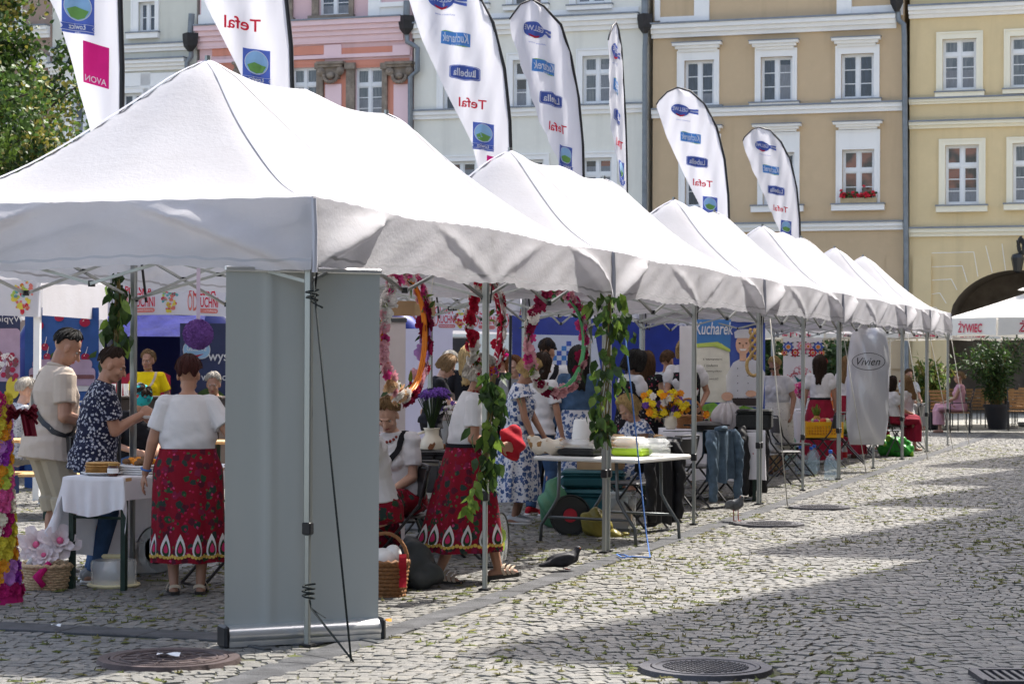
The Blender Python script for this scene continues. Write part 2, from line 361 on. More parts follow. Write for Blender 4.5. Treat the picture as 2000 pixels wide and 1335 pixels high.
def person(label,px,Y,face,Ht=1.66,sex='f',pose='stand',lean=0,head=(0,0),fat=1.0,skin=None,hair=None,hs='short',top=None,sleeve='short',hem=.86,bottom=None,bs=None,shoe=None,shs='shoe',
           hl=None,hr=None,curl=.6,twist=0,feet=None,seat=.47,group=None,vox=.009,border=False,eyel=(None,None),z0=0,neckc=None,ruff=False,legs=True,pal=(None,None),fpitch=(0,0)):
    X=gx(px,Y) if px is not None else 0
    t=thing('person',label,'person',(X,Y,z0),rad(face),group); sk=skin or skin_l; s=Ht/1.7; f=fat; p_=Person(); p_.t=t; p_.s=s; p_.f=.5+.5*fat
    sit=pose=='sit'; hz=(seat+.09)/s if sit else .92; hip=Vector((0,0,hz))
    Rl=Matrix.Rotation(rad(twist),3,'Z')@Matrix.Rotation(-rad(lean),3,'X')
    T=lambda x,y,z:hip+(Rl@Vector((x,y,z-.92)) if z>.92 else Vector((x,y,z-.92)))
    TV=lambda x,y,z:Rl@Vector((x,y,z))
    sw=.185 if sex=='m' else .162
    nb=T(0,-.012,1.445); Rn=Rl@Matrix.Rotation(rad(head[0])*.5,3,'Z')@Matrix.Rotation(-rad(head[1])*.5,3,'X'); Rh=Rl@Matrix.Rotation(rad(head[0]),3,'Z')@Matrix.Rotation(-rad(head[1]),3,'X')
    hc=nb+Rn@Vector((0,.022,.145)); Hh=lambda x,y,z:hc+Rh@Vector((x,y,z)); p_.H=Hh; p_.Rh=Rh; p_.T=T; p_.hc=hc
    b=MB()
    def tl(st,e=0.,mb=b,n=20): mb.loft([(T(0,yo,z),TV((rx+e),0,0),TV(0,(ry+e),0)) for z,rx,ry,yo in st],n)
    chest=.172 if sex=='m' else .152
    ST=[(.80,.10,.08,0),(.84,.165*f,.115*f,0),(.92,.172*f,.125*f,-.005),(1.03,.145*f,.108*f,.004*f),(1.14,.148*f,.112*f,.004),(1.26,chest*(.5+.5*f),.118*(.4+.6*f),0),(1.36,chest*.98,.098,-.01),(1.405,.135,.078,-.015),(1.44,.075,.06,-.015),(1.47,.05,.045,-.01)]
    tl(ST)
    if sex=='f':
        for sx in (-1,1): b.ell(T(sx*.07,.085*f,1.235),(.068,.06,.065),Rl)
    b.capsule(T(0,-.02,1.40),Hh(0,-.015,-.06),.058 if sex=='m' else .05,.05 if sex=='m' else .045)
    # head
    b.ell(Hh(0,-.012,.03),(.074,.094,.088),Rh); b.ell(Hh(0,.02,-.028),(.061,.074,.082),Rh); b.ell(Hh(0,.05,-.085),(.036,.034,.026),Rh); b.capsule(Hh(.035,.01,-.075),Hh(.02,.055,-.09),.026,.022,8); b.capsule(Hh(-.035,.01,-.075),Hh(-.02,.055,-.09),.026,.022,8)
    b.capsule(Hh(0,.086,.012),Hh(0,.110,-.030),.0085,.0135,8); b.ell(Hh(0,.083,.024),(.048,.013,.009),Rh,10,6); b.ell(Hh(0,.088,-.056),(.022,.010,.007),Rh,10,6); b.ell(Hh(0,.087,-.067),(.019,.010,.007),Rh,10,6)
    for sx in (-1,1): b.ell(Hh(sx*.075,-.008,-.012),(.011,.021,.033),Rh,8,6); b.ell(Hh(sx*.04,.06,-.03),(.02,.022,.022),Rh,8,6)
    # arms
    arms=[]
    for sx,tg,pl in ((-1,hl,pal[0]),(1,hr,pal[1])):
        sh=T(sx*sw,-.012,1.385)
        if tg is None: tg=(sx*(sw+.075*f+.03),.06,hz-.07) if not sit else (sx*.12,.33,hz+.12)
        tg=Vector(tg); el,wr=ik(sh,tg,.285,.25,(sx*.55,-1.0,-.35)); b.capsule(T(sx*sw*.55,-.012,1.38),sh,.055,.056)
        ra=.048*(.5+.5*f) if sex=='m' else .043*(.4+.6*f)
        b.capsule(sh,el,ra*1.08,ra*.85); b.capsule(el,wr,ra*.88,.026); arms.append((sh,el,wr,ra))
        fd=(wr-el).normalized(); pn=Vector(pl) if pl else Vector((-sx,.25,-.15)); hand(b,wr+fd*.005,fd,pn,curl,-sx if pn.x*sx<=0 else sx)
    p_.arms=arms; p_.wr=[a[2]*s for a in arms]
    # legs
    lg=[]
    for k,sx in ((0,-1),(1,1)):
        h=hip+Vector((sx*.088*f,0,-.03))
        if sit: kn=Vector((sx*.11,.43,hz-.01)); an=Vector((sx*.12,.43,.085)); 
        else:
            an=Vector((sx*.095,0,.085)) if not feet else Vector(feet[k]); kn,an=ik(h,an,.425,.405,(sx*.1,1,0))
        if sit and feet: an=Vector(feet[k]); kn,an=ik(h,an,.43,.405,(0,1,.6))
        b.capsule(h,kn,.086*f,.055*(.5+.5*f)); b.capsule(kn,an,.054*(.5+.5*f),.034)
        if not sit: b.ell(kn.lerp(an,.3)+Vector((0,-.018,0)),(.045,.048,.10),None,8,6)
        pitch=fpitch[k]; fdv=Vector((sx*.10,math.cos(pitch),math.sin(pitch))); 
        b.capsule(an+Vector((0,-.045,-.045)),an+fdv*.13+Vector((0,0,-.055)),.036,.028,8); lg.append((h,kn,an,fdv))
        if shs in('sandal',):
            for q in range(5): b.ell(an+fdv*(.165-.004*q*q)+Vector((sx*(.022-.013*q)*1.0,0,-.062)),(.009,.015,.009),None,6,5)
    p_.legs=lg
    b.v=[tuple(c*s for c in v) for v in b.v]
    me=remesh(b,vox,2)
    lm=Hh(0,.098,-.062)*s; 
    n=len(me.polygons); ce=np.empty(n*3,np.float32); me.polygons.foreach_get('center',ce); ce=(ce.reshape(-1,3)-np.array(lm))@np.array(Rh)
    me.polygons.foreach_set('material_index',((abs(ce[:,0])<.021*s)&(abs(ce[:,2])<.010*s)&(abs(ce[:,1])<.022)).astype(np.int32))
    link(me,'body',[sk,lipm],t,True)
    def E_(mb): mb.v=[tuple(c*s for c in v) for v in mb.v]; return mb
    # eyes and brows
    for sx in (-1,1):
        m=MB(); m.ell(Hh(sx*.031,.0665,.003),(.0125,.0125,.0095),Rh,10,7); m.ell(Hh(sx*.031,.0735,.002),(.0062,.0062,.0062),Rh,8,6,1); E_(m).build('eye',[eyew,eyed],t,True)
    m=MB()
    for sx in (-1,1): m.tube([Hh(sx*.016,.093,.021),Hh(sx*.032,.089,.027),Hh(sx*.05,.075,.022)],[.0035,.004,.002],6)
    E_(m).build('eyebrows',hair or H_BR,t,True)
    # hair
    if hair:
        m=MB(); NA=40; seed=px*.37 if px else 1.
        LS=dict(short=(.062,.095,.17,.0,.012),crop=(.055,.08,.165,0,.006),bob=(.05,.21,.23,.005,.02),mid=(.05,.30,.33,.006,.02),long=(.05,.45,.50,.006,.022),curly=(.05,.24,.27,.03,.05),up=(.05,.09,.175,0,.012))[hs]
        fr,sd,bk,flare,th=LS
        def col(a,v,inn=0):
            # a azimuth from the front
            k=abs(math.atan2(math.sin(a),math.cos(a))); w=max(0,min(1,(k-.85)/.35)); w2=max(0,min(1,(k-1.7)/.7)); w=w*w*(3-2*w); w2=w2*w2*(3-2*w2)
            L=fr+.035*(1-abs(math.cos(k)))+(sd-fr)*w+(bk-sd)*w2; L=max(.03,L)+.012*math.sin(a*9+seed)*(1 if v>.6 else 0)
            thk=th+(.003 if hs=='crop' else .010) + .007*math.sin(a*5+seed*2)+.004*math.sin(a*23+v*5+seed)
            if inn: thk=-.004
            rx,ry,rz=.074+thk,.096+thk,.092+thk; sA=L*v+.0; q=.145; ang=min(sA/q*1.571,1.571) if hs not in('short','crop','up') else min(sA/.13*1.45,2.3)
            r_=math.sin(ang); z=.03+rz*math.cos(ang); dn=max(0,sA-q) if hs not in('short','crop','up') else 0
            ex=1+ (flare*8*min(1,dn/.1) - (.25*dn/.4)); 
            x=rx*r_*math.sin(a)*ex; y=-.012+ry*r_*math.cos(a)*(ex if math.cos(a)>0 else 1+.3*dn)
            if hs in('long','mid') and dn>.12: y=min(y,-.02) if abs(x)<.09 else y
            j=.006*math.sin(a*17+dn*30+seed) if dn>0 else 0
            return Hh(x+j,y,z-dn)
        NV=18
        m.grid(lambda u,v:col(2*PI*u,v),NA,NV); m.grid(lambda u,v:col(2*PI*u,v,1),NA,NV)
        base=len(m.v)-2*(NA+1)*(NV+1); o1=base+NV*(NA+1); o2=base+(NA+1)*(NV+1)+NV*(NA+1)
        for i in range(NA): m.f.append((o1+i,o1+i+1,o2+i+1,o2+i)); m.m.append(0)
        for i in range(130):
            a=R.uniform(0,2*PI); v0=R.uniform(0,.35); v1=R.uniform(.75,1.03); pts=[]; da=R.uniform(-.12,.12)
            for q in range(7): vv=v0+(v1-v0)*q/6; c=col(a+da*q/6,min(vv,1.0)); d=(c-hc); d=d.normalized() if d.length>.01 else d; pts.append(c+d*(.001+.005*R.random())+V3(0,0,-.01*max(0,vv-1)))
            m.tube(pts,[.0035,.004,.004,.004,.0035,.003,.0012],4)
        if hs=='curly':
            for i in range(110):
                d=rvec(); d.z=abs(d.z)*1.0-.3
                if d.y>.55 and d.z<.3: continue
                c=Hh(d.x*.12,-.02+d.y*.125,.02+d.z*.13); m.tube([c+rvec()*.012,c+rvec()*.03,c+rvec()*.035,c+rvec()*.04],[.016,.014,.012,.004],6)
        if hs=='up': m.ell(Hh(0,-.125,.02),(.05,.045,.05),Rh)
        E_(m).build('hair',hair,t,True)
    # clothes
    pt=[]
    if top:
        m=MB(); e=.020
        if bs in('skirt','dress') and not sit: stt=[(1.0,.125*f,.09*f,0),(1.04,.138*f,.104*f,.003)]+[q for q in ST if 1.1<q[0]<1.42]+[(1.425,.105,.07,-.015),(1.448,.074,.064,-.012)]
        else: stt=[(hem,.192*f+.004,.138*f+.006,-.004)]+[q for q in ST if q[0]>hem+.05 and q[0]<1.42]+[(1.425,.105,.07,-.015),(1.448,.074,.064,-.012)]
        m.loft([(T(0,yo,z),TV(rx+e,0,0),TV(0,ry+e,0)) for z,rx,ry,yo in stt],22)
        if sex=='f':
            for sx in (-1,1): m.ell(T(sx*.07,.09*f,1.235),(.076,.065,.078),Rl)
        for (sh,el,wr,ra),sx in zip(arms,(-1,1)):
            m.capsule(T(sx*sw*.5,-.012,1.375),sh,.066,.068)
            if sleeve=='short': q=sh.lerp(el,.70); m.tube([sh,sh.lerp(el,.35),q],[ra+.022,ra+.022,ra+.026],12)
            elif sleeve=='long': m.capsule(sh,el,ra+.02,ra+.014); m.tube([el,wr.lerp(el,.08)],[ra+.014,.042],12)
            elif sleeve=='puff': q=sh.lerp(el,.62); m.ell(sh.lerp(el,.36),(.085,.085,.105)); m.tube([sh,q],[.07,ra+.016],12)
            else: m.tube([sh,sh.lerp(el,.16)],[ra+.02,ra+.03],12)
        E_(m); mm=remesh(m,vox,2)
        displace(mm,lambda x,y,z:(.0010*np.sin(z*75+x*60+(px or 0)*.1)+.0045*np.sin(z*52-x*30+y*12+2*np.sin(x*9))*np.exp(-((z-1.02*s)/.13)**2)+.0035*np.sin(x*46+z*22+y*20)*np.exp(-((z-1.22*s)/.12)**2))*np.where(z<1.2*s,1.3,.7))
        p_.top=mm
        link(mm,'top' if not ruff else 'bodice',[top],t,True)
        if ruff:
            m=MB()
            for (sh,el,wr,ra),sx in zip(arms,(-1,1)):
                ax=(el-sh).normalized(); u=ax.orthogonal().normalized(); v_=ax.cross(u)
                m.grid(lambda a,r:sh+ax*(.01+.07*r)+(u*math.cos(2*PI*a)+v_*math.sin(2*PI*a))*(ra+.028+.035*r+.012*r*math.sin(a*44)),48,3)
            E_(m).build('ruffle',top,t,True)
    if neckc:
        m=MB(); m.tube([T(.068*math.cos(a*PI/10),.01+.062*math.sin(a*PI/10)-.02,1.448+.012*-math.sin(a*PI/10)) for a in range(20)],.014,8,closed=True); E_(m).build('collar',neckc,t,True)
    if bottom and bs in('trousers','shorts'):
        m=MB(); m.loft([(hip+Vector((0,0,z)),(rx+.014,0,0),(0,ry+.014,0)) for z,rx,ry in ((-.12,.15*f,.105*f),(-.03,.168*f,.120*f),(.03,.140*f,.100*f),(.08,.115*f,.085*f))],20)
        for h,kn,an,fd in lg:
            m.capsule(h,h.lerp(kn,.9),.098*f,.078*(.5+.5*f))
            if bs=='trousers': m.capsule(h.lerp(kn,.9),kn,.076*(.5+.5*f),.07); m.tube([kn,an+Vector((0,0,.0))],[.07,.058],12)
            else: m.tube([h.lerp(kn,.8),h.lerp(kn,1.04)],[.088*f,.09*f],14)
        E_(m); mm=remesh(m,vox,2); link(mm,'trousers' if bs=='trousers' else 'shorts',[bottom],t,True)
    if bottom and bs in('skirt','dress'):
        hemz=border['hem'] if border else .30; fl=(border or {}).get('flare',1.0); kk=(border or {}).get('pleats',17); sway=Vector((border or {}).get('sway',(0,0,0))); sq=(border or {}).get('depth',.92)
        m=MB(); wz=1.06; N=72; seed=(px or 0)*.7
        if not sit:
            def SK(a,v,o=0):
                z=wz+(hemz-wz)*v; k=min(1,(wz-z)/.16); k=k*k*(3-2*k)
                w0x,w0y=.150*f+.012,.115*f+.014; hx,hy=.182*f+.016,.138*f+.016; dz=max(0,(wz-.16-z)/(wz-.16-hemz)); rx=w0x+(hx-w0x)*k+(.30*fl-hx)*dz**.8*.62*(1 if fl>0 else 0); ry=w0y+(hy-w0y)*k+(.30*fl*sq-hy)*dz**.8*.62
                pl=1+(.02+.065*v)*min(1,v*4)*(.62*math.sin(kk*a+seed+1.2*math.sin(2*a+seed))+.38*math.sin(kk*.43*a+seed*2))
                c=T(0,0,min(wz,1.06)) if lean else Vector((0,0,0)); c=Vector((c.x,c.y,0))*(1-v)*.9
                return (Vector((rx*pl*math.cos(a)+o*math.cos(a),ry*pl*math.sin(a)+o*math.sin(a),z+.004*math.sin(a*7+seed)*v))+c+sway*v*v)*s
            m.grid(lambda u,v:SK(2*PI*u,v),N,30); c0=len(m.v); m.add([tuple(SK(2*PI*i/N,.97)*1.0) for i in range(N)],[tuple(range(N-1,-1,-1))])
            if border and border.get('drops'):
                nd=border['drops']
                for i in range(nd):
                    a0=2*PI*i/nd+.05; zc=1-border.get('up',.14); wd=2*PI/nd*.40; hh=.105
                    def tear(k,aw=wd,ah=hh): return [(math.sin(q)*aw*(1-.0)*(math.sin(q/2)**1.1 if k else 1),math.cos(q)*ah) for q in [2*PI*j/18 for j in range(18)]]
                    for sc,mi,o in ((1.,2,.006),(.68,3,.009),(.40,4,.012)):
                        vs,fs=fan([(x*sc,y*sc) for x,y in tear(1)]); m.add([tuple(SK(a0+x,zc-y+(.02 if sc<1 else 0)*1,o)) for x,y in vs],fs,mi)
                    for q in range(6): aa=a0-wd*1.2+q*wd*.48; zz=zc+.085+.016*math.sin(PI*q/5); vs,fs=fan([(.045*math.cos(2*PI*j/8),.017*math.sin(2*PI*j/8)) for j in range(8)]); m.add([tuple(SK(aa+x,zz+y,.007)) for x,y in vs],fs,5)
            m.build('skirt',[bottom,bottom,whitep,drkp,rosep,goldm],t,True)
            # waistband
            if border and border.get('band'):
                w=MB(); w.grid(lambda u,v:SK(2*PI*u,.0+.035*v,.006),N,2); w.build('waistband',border['band'],t,True)
        else:
            kn=(lg[0][1]+lg[1][1])/2; an=(lg[0][2]+lg[1][2])/2
            m.loft([(hip+Vector((0,-.02,.13)),(.165*f,0,0),(0,.12*f,0)),(hip+Vector((0,-.02,.04)),(.205*f,0,0),(0,.165*f,0)),(hip+Vector((0,-.02,-.05)),(.215*f,0,0),(0,.165*f,.03)),(hip+Vector((0,.13,-.01)),(.235*f,0,0),(0,.06,.115*f)),(hip.lerp(kn,.65),(.245,0,0),(0,.03,.115*f)),(kn+Vector((0,.02,.0)),(.245,0,0),(0,.08,.095)),(kn+Vector((0,.06,-.08)),(.245,0,0),(0,.10,.02)),(kn.lerp(an,.35)+Vector((0,.03,0)),(.25,0,0),(0,.12,0)),(kn.lerp(an,.78)+Vector((0,.02,0)),(.26,0,0),(0,.13,0))],40)
            E_(m); mm=remesh(m,vox,2)
            displace(mm,lambda x,y,z:.009*np.sin(x*60+z*9+seed)*np.where(y>.2,1,.3))
            link(mm,'skirt',[bottom],t,True)
    # shoes
    if shoe and legs:
        for (h,kn,an,fd),sx in zip(lg,(-1,1)):
            m=MB(); sd=Vector((fd.y,-fd.x,0)).normalized(); up=fd.cross(sd)*-1; up=up if up.z>0 else -up; base=an+Vector((0,0,-.085)); M=Matrix((sd,fd,up)).transposed()
            def q(x,y,z): return base+M@Vector((x,y,z))
            so=[(0,-.10),(.03,-.09),(.038,-.03),(.036,.04),(.046,.11),(.036,.16),(.0,.185),(-.036,.16),(-.044,.11),(-.034,.04),(-.038,-.03),(-.03,-.09)]
            m.prism(so,lambda x,y,z:q(x,y,z),0,.022 if shs!='sandal' else .032,1)
            if shs=='shoe':
                st=[(-.088,.022,.05,.03),(-.06,.034,.075,.037),(.0,.036,.085,.036),(.05,.042,.065,.032),(.11,.046,.048,.024),(.155,.038,.036,.016),(.178,.018,.026,.008)]
                m.loft([(q(0,y,.018+h_/2),sd*w,up*(h_/2)) for y,w,h_,_ in st],14)
                for k in range(4): m.tube([q(-.022,.03+.018*k,.088-.007*k),q(.022,.03+.018*k,.088-.007*k)],.004,5,1)
            else:
                for y0_,w,zt in ((.12,.048,.058),(.085,.048,.07),(.05,.045,.082)): m.grid(lambda u,v:q(w*math.cos(PI*u)*1.06,y0_+.012*(v*2-1)-.015*math.sin(u*9),.026+zt*math.sin(PI*u)),12,2)
                m.grid(lambda u,v:q(.042*math.cos(PI*u),-.085-.03*math.sin(PI*u)*.5,.045+.022*v+.02*math.sin(PI*u)),10,2)
                m.prism([(0,-.10),(.03,-.09),(.036,-.02),(.034,.03),(-.034,.03),(-.036,-.02),(-.03,-.09)],lambda x,y,z:q(x,y,z),-.0,.03,1)
            E_(m).build('shoe' if shs=='shoe' else 'sandal',[shoe,sole if shs=='sandal' else white_p],t,shs=='shoe',45)
    p_.loc=Vector((X,Y,z0)); p_.rz=rad(face)
    p_.world=lambda v:p_.loc+Matrix.Rotation(p_.rz,3,'Z')@(Vector(v))
    return p_
def glasses(p,dark=True,name='sunglasses',up=0):
    m=MB(); s=p.s
    for sx in (-1,1):
        if dark: m.ell(p.H(sx*.033,.098-up*.05,.004+up),(.027,.008,.021),p.Rh,12,7)
        else: m.tube([p.H(sx*.033+.025*math.cos(a*PI/8),.098,.002+.019*math.sin(a*PI/8)) for a in range(16)],.0025,5,closed=True)
        m.tube([p.H(sx*.058,.092-up*.05,.008+up),p.H(sx*.08,.02,.008+up),p.H(sx*.082,-.02,.0+up)],.0035,5)
    m.tube([p.H(-.012,.1-up*.05,.01+up),p.H(.012,.1-up*.05,.01+up)],.003,5); m.v=[tuple(c*s for c in v) for v in m.v]
    m.build(name,blackp,p.t,True)
def beads(p,m_,r=.075,n=22,br=.009,dz=0):
    m=MB()
    for i in range(n): a=2*PI*i/n; m.ell(p.T(r*math.cos(a),.01+r*1.05*math.sin(a)+.02,1.445-.05*max(0,math.sin(a))+.01+dz),(br,br,br),nu=7,nv=5)
    m.v=[tuple(c*p.s for c in v) for v in m.v]; m.build('necklace',m_,p.t,True)
def flower_crown(p,mats,n=16,r=.028):
    m=MB()
    for i in range(n): a=2*PI*i/n; c=p.H(.088*math.cos(a),-.012+.108*math.sin(a),.06)*p.s; blossom(m,c,r,p.Rh@Vector((math.cos(a),math.sin(a),.3)),i%len(mats),3,6)
    m.build('flower_crown',mats,p.t)
STZ=[(.92,.172,.125),(1.03,.150,.112),(1.14,.152,.116),(1.26,.165,.135),(1.36,.165,.11),(1.45,.11,.06)]
def strap(p,a,b,w,m_,name='shoulder_strap',bag=None):
    """band over the shoulder a (torso x sign) down to the hip b"""
    def el(an,z):
        i=max(0,min(len(STZ)-2,sum(1 for q in STZ if q[0]<=z)-1)); z0,x0,y0=STZ[i]; z1,x1,y1=STZ[i+1]; k=min(1,max(0,(z-z0)/(z1-z0))); return ((x0+(x1-x0)*k)*p.f+.024)*math.sin(an),((y0+(y1-y0)*k)*p.f+.026)*math.cos(an),z
    pts=[(a*.105,-.01,1.445)]+[el(a*an,z) for an,z in ((.62,1.36),(.30,1.26),(-.15,1.15),(-.75,1.04),(-1.5,.97),(-2.3,1.04),(-2.9,1.15),(-3.45,1.26),(-3.8,1.36))]
    P=[p.T(x,y,z)*p.s for x,y,z in pts]; n=len(P); m=MB(); vs=[];fs=[]
    from mathutils.bvhtree import BVHTree
    me=p.top; bv=BVHTree.FromPolygons([v.co.copy() for v in me.vertices],[tuple(q.vertices) for q in me.polygons])
    for i in range(n*4):
        k=i//4; u=(i%4)/4; p0,p1,p2,p3=P[(k-1)%n],P[k],P[(k+1)%n],P[(k+2)%n]; q=.5*((2*p1)+(p2-p0)*u+(2*p0-5*p1+4*p2-p3)*u*u+(-p0+3*p1-3*p2+p3)*u**3); tg=(p2-p1).normalized(); out=Vector((q.x,q.y,0)); out=out.normalized() if out.length>.01 else Vector((0,0,1)); hit=bv.find_nearest(q)
        if hit[0] is not None: q=hit[0]; out=hit[1]
        sd=tg.cross(out).normalized()*w/2; q=q+out*.007
        vs+=[q-sd,q+sd]
    k=len(vs)//2
    for i in range(k): j=(i+1)%k; fs.append((2*i,2*i+1,2*j+1,2*j))
    m.add(vs,fs); m.build(name,m_,p.t,True)
REDB=dict(hem=.27,flare=1.0,drops=13,pleats=15)
# man in the beige polo
p=person('man in a beige polo shirt and shorts with a black bag strap',98,15.5,-58,1.80,'m',lean=7,head=(-12,26),fat=1.30,skin=skin_m,hair=H_BLK,hs='crop',top=T_BE,hem=.80,bottom=T_KH,bs='shorts',shoe=T_GR,hl=(-.06,.24,1.14),hr=(.14,.24,1.05),vox=.0065,neckc=T_BE,curl=.9)
strap(p,-1,1.1,.04,blackm)
def bag(P,rz,w,h,d,m_,lab,cat='bag',name='shoulder_bag'):
    t=thing(name,lab,cat,P,rz); m=MB(); m.box((0,0,0),(w,d,h),bev=.03); m.build('pouch',m_,t); m=MB(); m.box((0,-d/2-.008,h*.12),(w*.92,.02,h*.6),bev=.01); m.build('flap',m_,t); m=MB(); m.tube([(-w*.3,-d/2-.02,-h*.22),(w*.3,-d/2-.02,-h*.22)],.006,6); m.build('zip',alu,t); return t
bag(p.world((.23,.10,.92)),rad(-60),.22,.26,.09,blackm,'small black shoulder bag hanging at the hip of the man in beige')
# man in the dark flowered shirt
p=person('man in a dark blue shirt with pale flowers, eating behind the pancake table',184,15.05,-74,1.66,'m',lean=9,head=(-10,14),fat=1.24,skin=skin_m,hair=H_DBR,hs='crop',top=F_NAVY,hem=.80,bottom=T_JN,bs='trousers',shoe=T_GR,hl=(-.05,.34,1.19),hr=(.06,.33,1.22),vox=.0065,curl=1.1,neckc=F_NAVY)
q=p.world((.0,.42,1.16)); t=thing('paper_plate','paper plate held by the man in the flowered shirt','plate',q); m=MB(); m.lathe([(.001,0),(.06,0),(.10,.02),(.10,.024),(.06,.005),(.001,.005)],n=20); m.build('plate',white_p,t); m=MB(); m.ell((0,0,.015),(.06,.05,.02)); m.build('cake_slice',cardb,t)
# woman, white top and red folk skirt, back to us
p=person('woman in white top and red folk skirt, from behind, beside the pancakes',368,14.25,8,1.585,'f',head=(-8,10),fat=1.28,skin=skin_m,hair=H_RD,hs='short',top=T_W,hem=.97,bottom=F_RED,bs='skirt',shoe=tan_sh,shs='sandal',hl=(-.31,.05,.86),hr=(.30,.10,1.00),vox=.0065,border=dict(hem=.245,flare=.90,drops=14,pleats=13,depth=.95,up=.155),curl=.45)
m=MB(); w=p.arms[0][2]*p.s; e=p.arms[0][1]*p.s; d=(e-w).normalized(); u=d.orthogonal().normalized(); v=d.cross(u); m.tube([w+d*.03+(u*math.cos(a*PI/6)+v*math.sin(a*PI/6))*.034 for a in range(12)],.007,6,closed=True); m.build('bracelet',rope_u,p.t,True)
beads(p,mat('coral_beads',(.22,.03,.02),.4),.062,20,.006)
# woman in yellow
p=person('woman in a yellow t-shirt facing us behind the dark counter',290,27,176,1.66,'f',head=(-10,4),fat=.98,skin=skin_m,hair=H_DB,hs='up',top=T_YE,hem=.85,bottom=T_BK,bs='trousers',hl=(-.24,.14,.95),hr=(.26,.12,.95),vox=.008)
strap(p,-1,1.0,.03,tan_sh); m=MB(); c=p.T(.075,.150,1.27)*p.s
m.prism([(.042*math.cos(a*PI/10),.042*math.sin(a*PI/10)) for a in range(20)],lambda x,y,d:c+Vector((x,d,y)),0,.008,0); m.decal(txt('SMAK',.014),lambda x,y:c+Vector((-x,.012,y)),1); m.build('badge',[white_p,INK['blue']],p.t)
# people in the back on the left
p=person('seated man in a grey checked shirt at the far left bench',22,22.6,-60,1.74,'m','sit',lean=14,skin=skin_l,hair=H_GR,hs='short',top=F_CHK,hem=.88,bottom=T_GR,bs='trousers',shoe=T_GR,hl=(-.05,.42,.62),hr=(.10,.42,.60))
p=person('older grey haired man in a camouflage shirt seated behind the white pole',418,26.4,170,1.80,'m','sit',head=(10,16),skin=skin_m,hair=H_GR,hs='short',top=F_CAMO,hem=.88,bottom=T_GR,bs='trousers',shoe=T_GR,fat=1.05)
p=person('person with a teal headscarf bending at the bench behind the flowered shirt',262,20.4,-150,1.66,'f','sit',lean=16,head=(0,30),skin=skin_m,hair=H_DBR,hs='short',top=T_BK,hem=.88,bottom=T_JN,bs='trousers',shoe=T_GR,seat=.5)
m=MB(); m.ell(p.H(0,-.02,.035)*p.s,(.098,.118,.105),p.Rh); m.tube([p.H(0,-.12,.0)*p.s,p.H(.02,-.17,-.05)*p.s,p.H(.03,-.17,-.14)*p.s],[.03,.03,.01],8); m.build('headscarf',F_TEAL,p.t,True)
# seated women behind the grey banner
p=person('seated woman in a white t-shirt with a red heart, looking down beside the banner',772,15.5,158,1.64,'f','sit',lean=8,head=(8,30),fat=1.22,skin=skin_l,hair=H_DB,hs='short',top=T_W,hem=.98,bottom=F_RED,bs='skirt',shoe=tan_sh,hl=(-.10,.30,.66),hr=(.06,.31,.66),vox=.0065,seat=.47)
beads(p,mat('coral_beads',(.22,.03,.02),.4),.075,18,.012,-.02); strap(p,-1,1.18,.045,T_BK)
m=MB(); c=p.T(.02,.185,1.16)*p.s; hp=[(.11*math.sin(a)**3,.009*(13*math.cos(a)-5*math.cos(2*a)-2*math.cos(3*a)-math.cos(4*a))) for a in [2*PI*i/28 for i in range(28)]]
m.decal(fan(hp),lambda x,y:c+Vector((x*.95,.002-abs(x)*.45+y*.05,y))); m.build('heart_print',redc,p.t)
p=person('seated woman in white and red almost hidden by the grey banner',735,14.5,100,1.62,'f','sit',lean=6,head=(0,20),fat=1.1,hair=H_BR,hs='short',top=T_W,hem=.98,bottom=F_RED,bs='skirt',shoe=tan_sh,vox=.008)
# striding woman with the flower crown
p=person('woman with a flower crown and red folk skirt striding past the vine pole',908,15.05,-84,1.60,'f',lean=9,head=(-14,14),fat=1.24,skin=skin_m,hair=H_GR,hs='bob',top=T_W,hem=.96,bottom=F_RED,bs='skirt',shoe=tan_sh,shs='sandal',hl=(-.12,.26,1.06),hr=(.10,.27,1.05),vox=.0065,
  feet=[(-.08,.27,.10),(.08,-.20,.095)],fpitch=(.12,-.1),border=dict(hem=.25,flare=1.22,drops=14,pleats=12,sway=(0,-.03,0),depth=1.1,up=.16,band=T_BK),curl=.8)
flower_crown(p,[INK['pink'],redc,mat('crown_orange',(.55,.12,.02)),mat('crown_purple',(.2,.03,.3)),leafg[0]],18,.036); beads(p,mat('coral_beads',(.22,.03,.02),.4),.075,18,.012)
q=p.world((-.02,.34,1.0)); tq=thing('red_bundle','red cloth bundle hugged by the striding woman with the flower crown','cloth bundle',q); m=MB(); m.ell((0,0,0),(.095,.085,.13)); m2=remesh(m,.012,1)
displace(m2,lambda x,y,z:.012*np.sin(z*50+x*33))
link(m2,'bundle',[redc],tq,True)
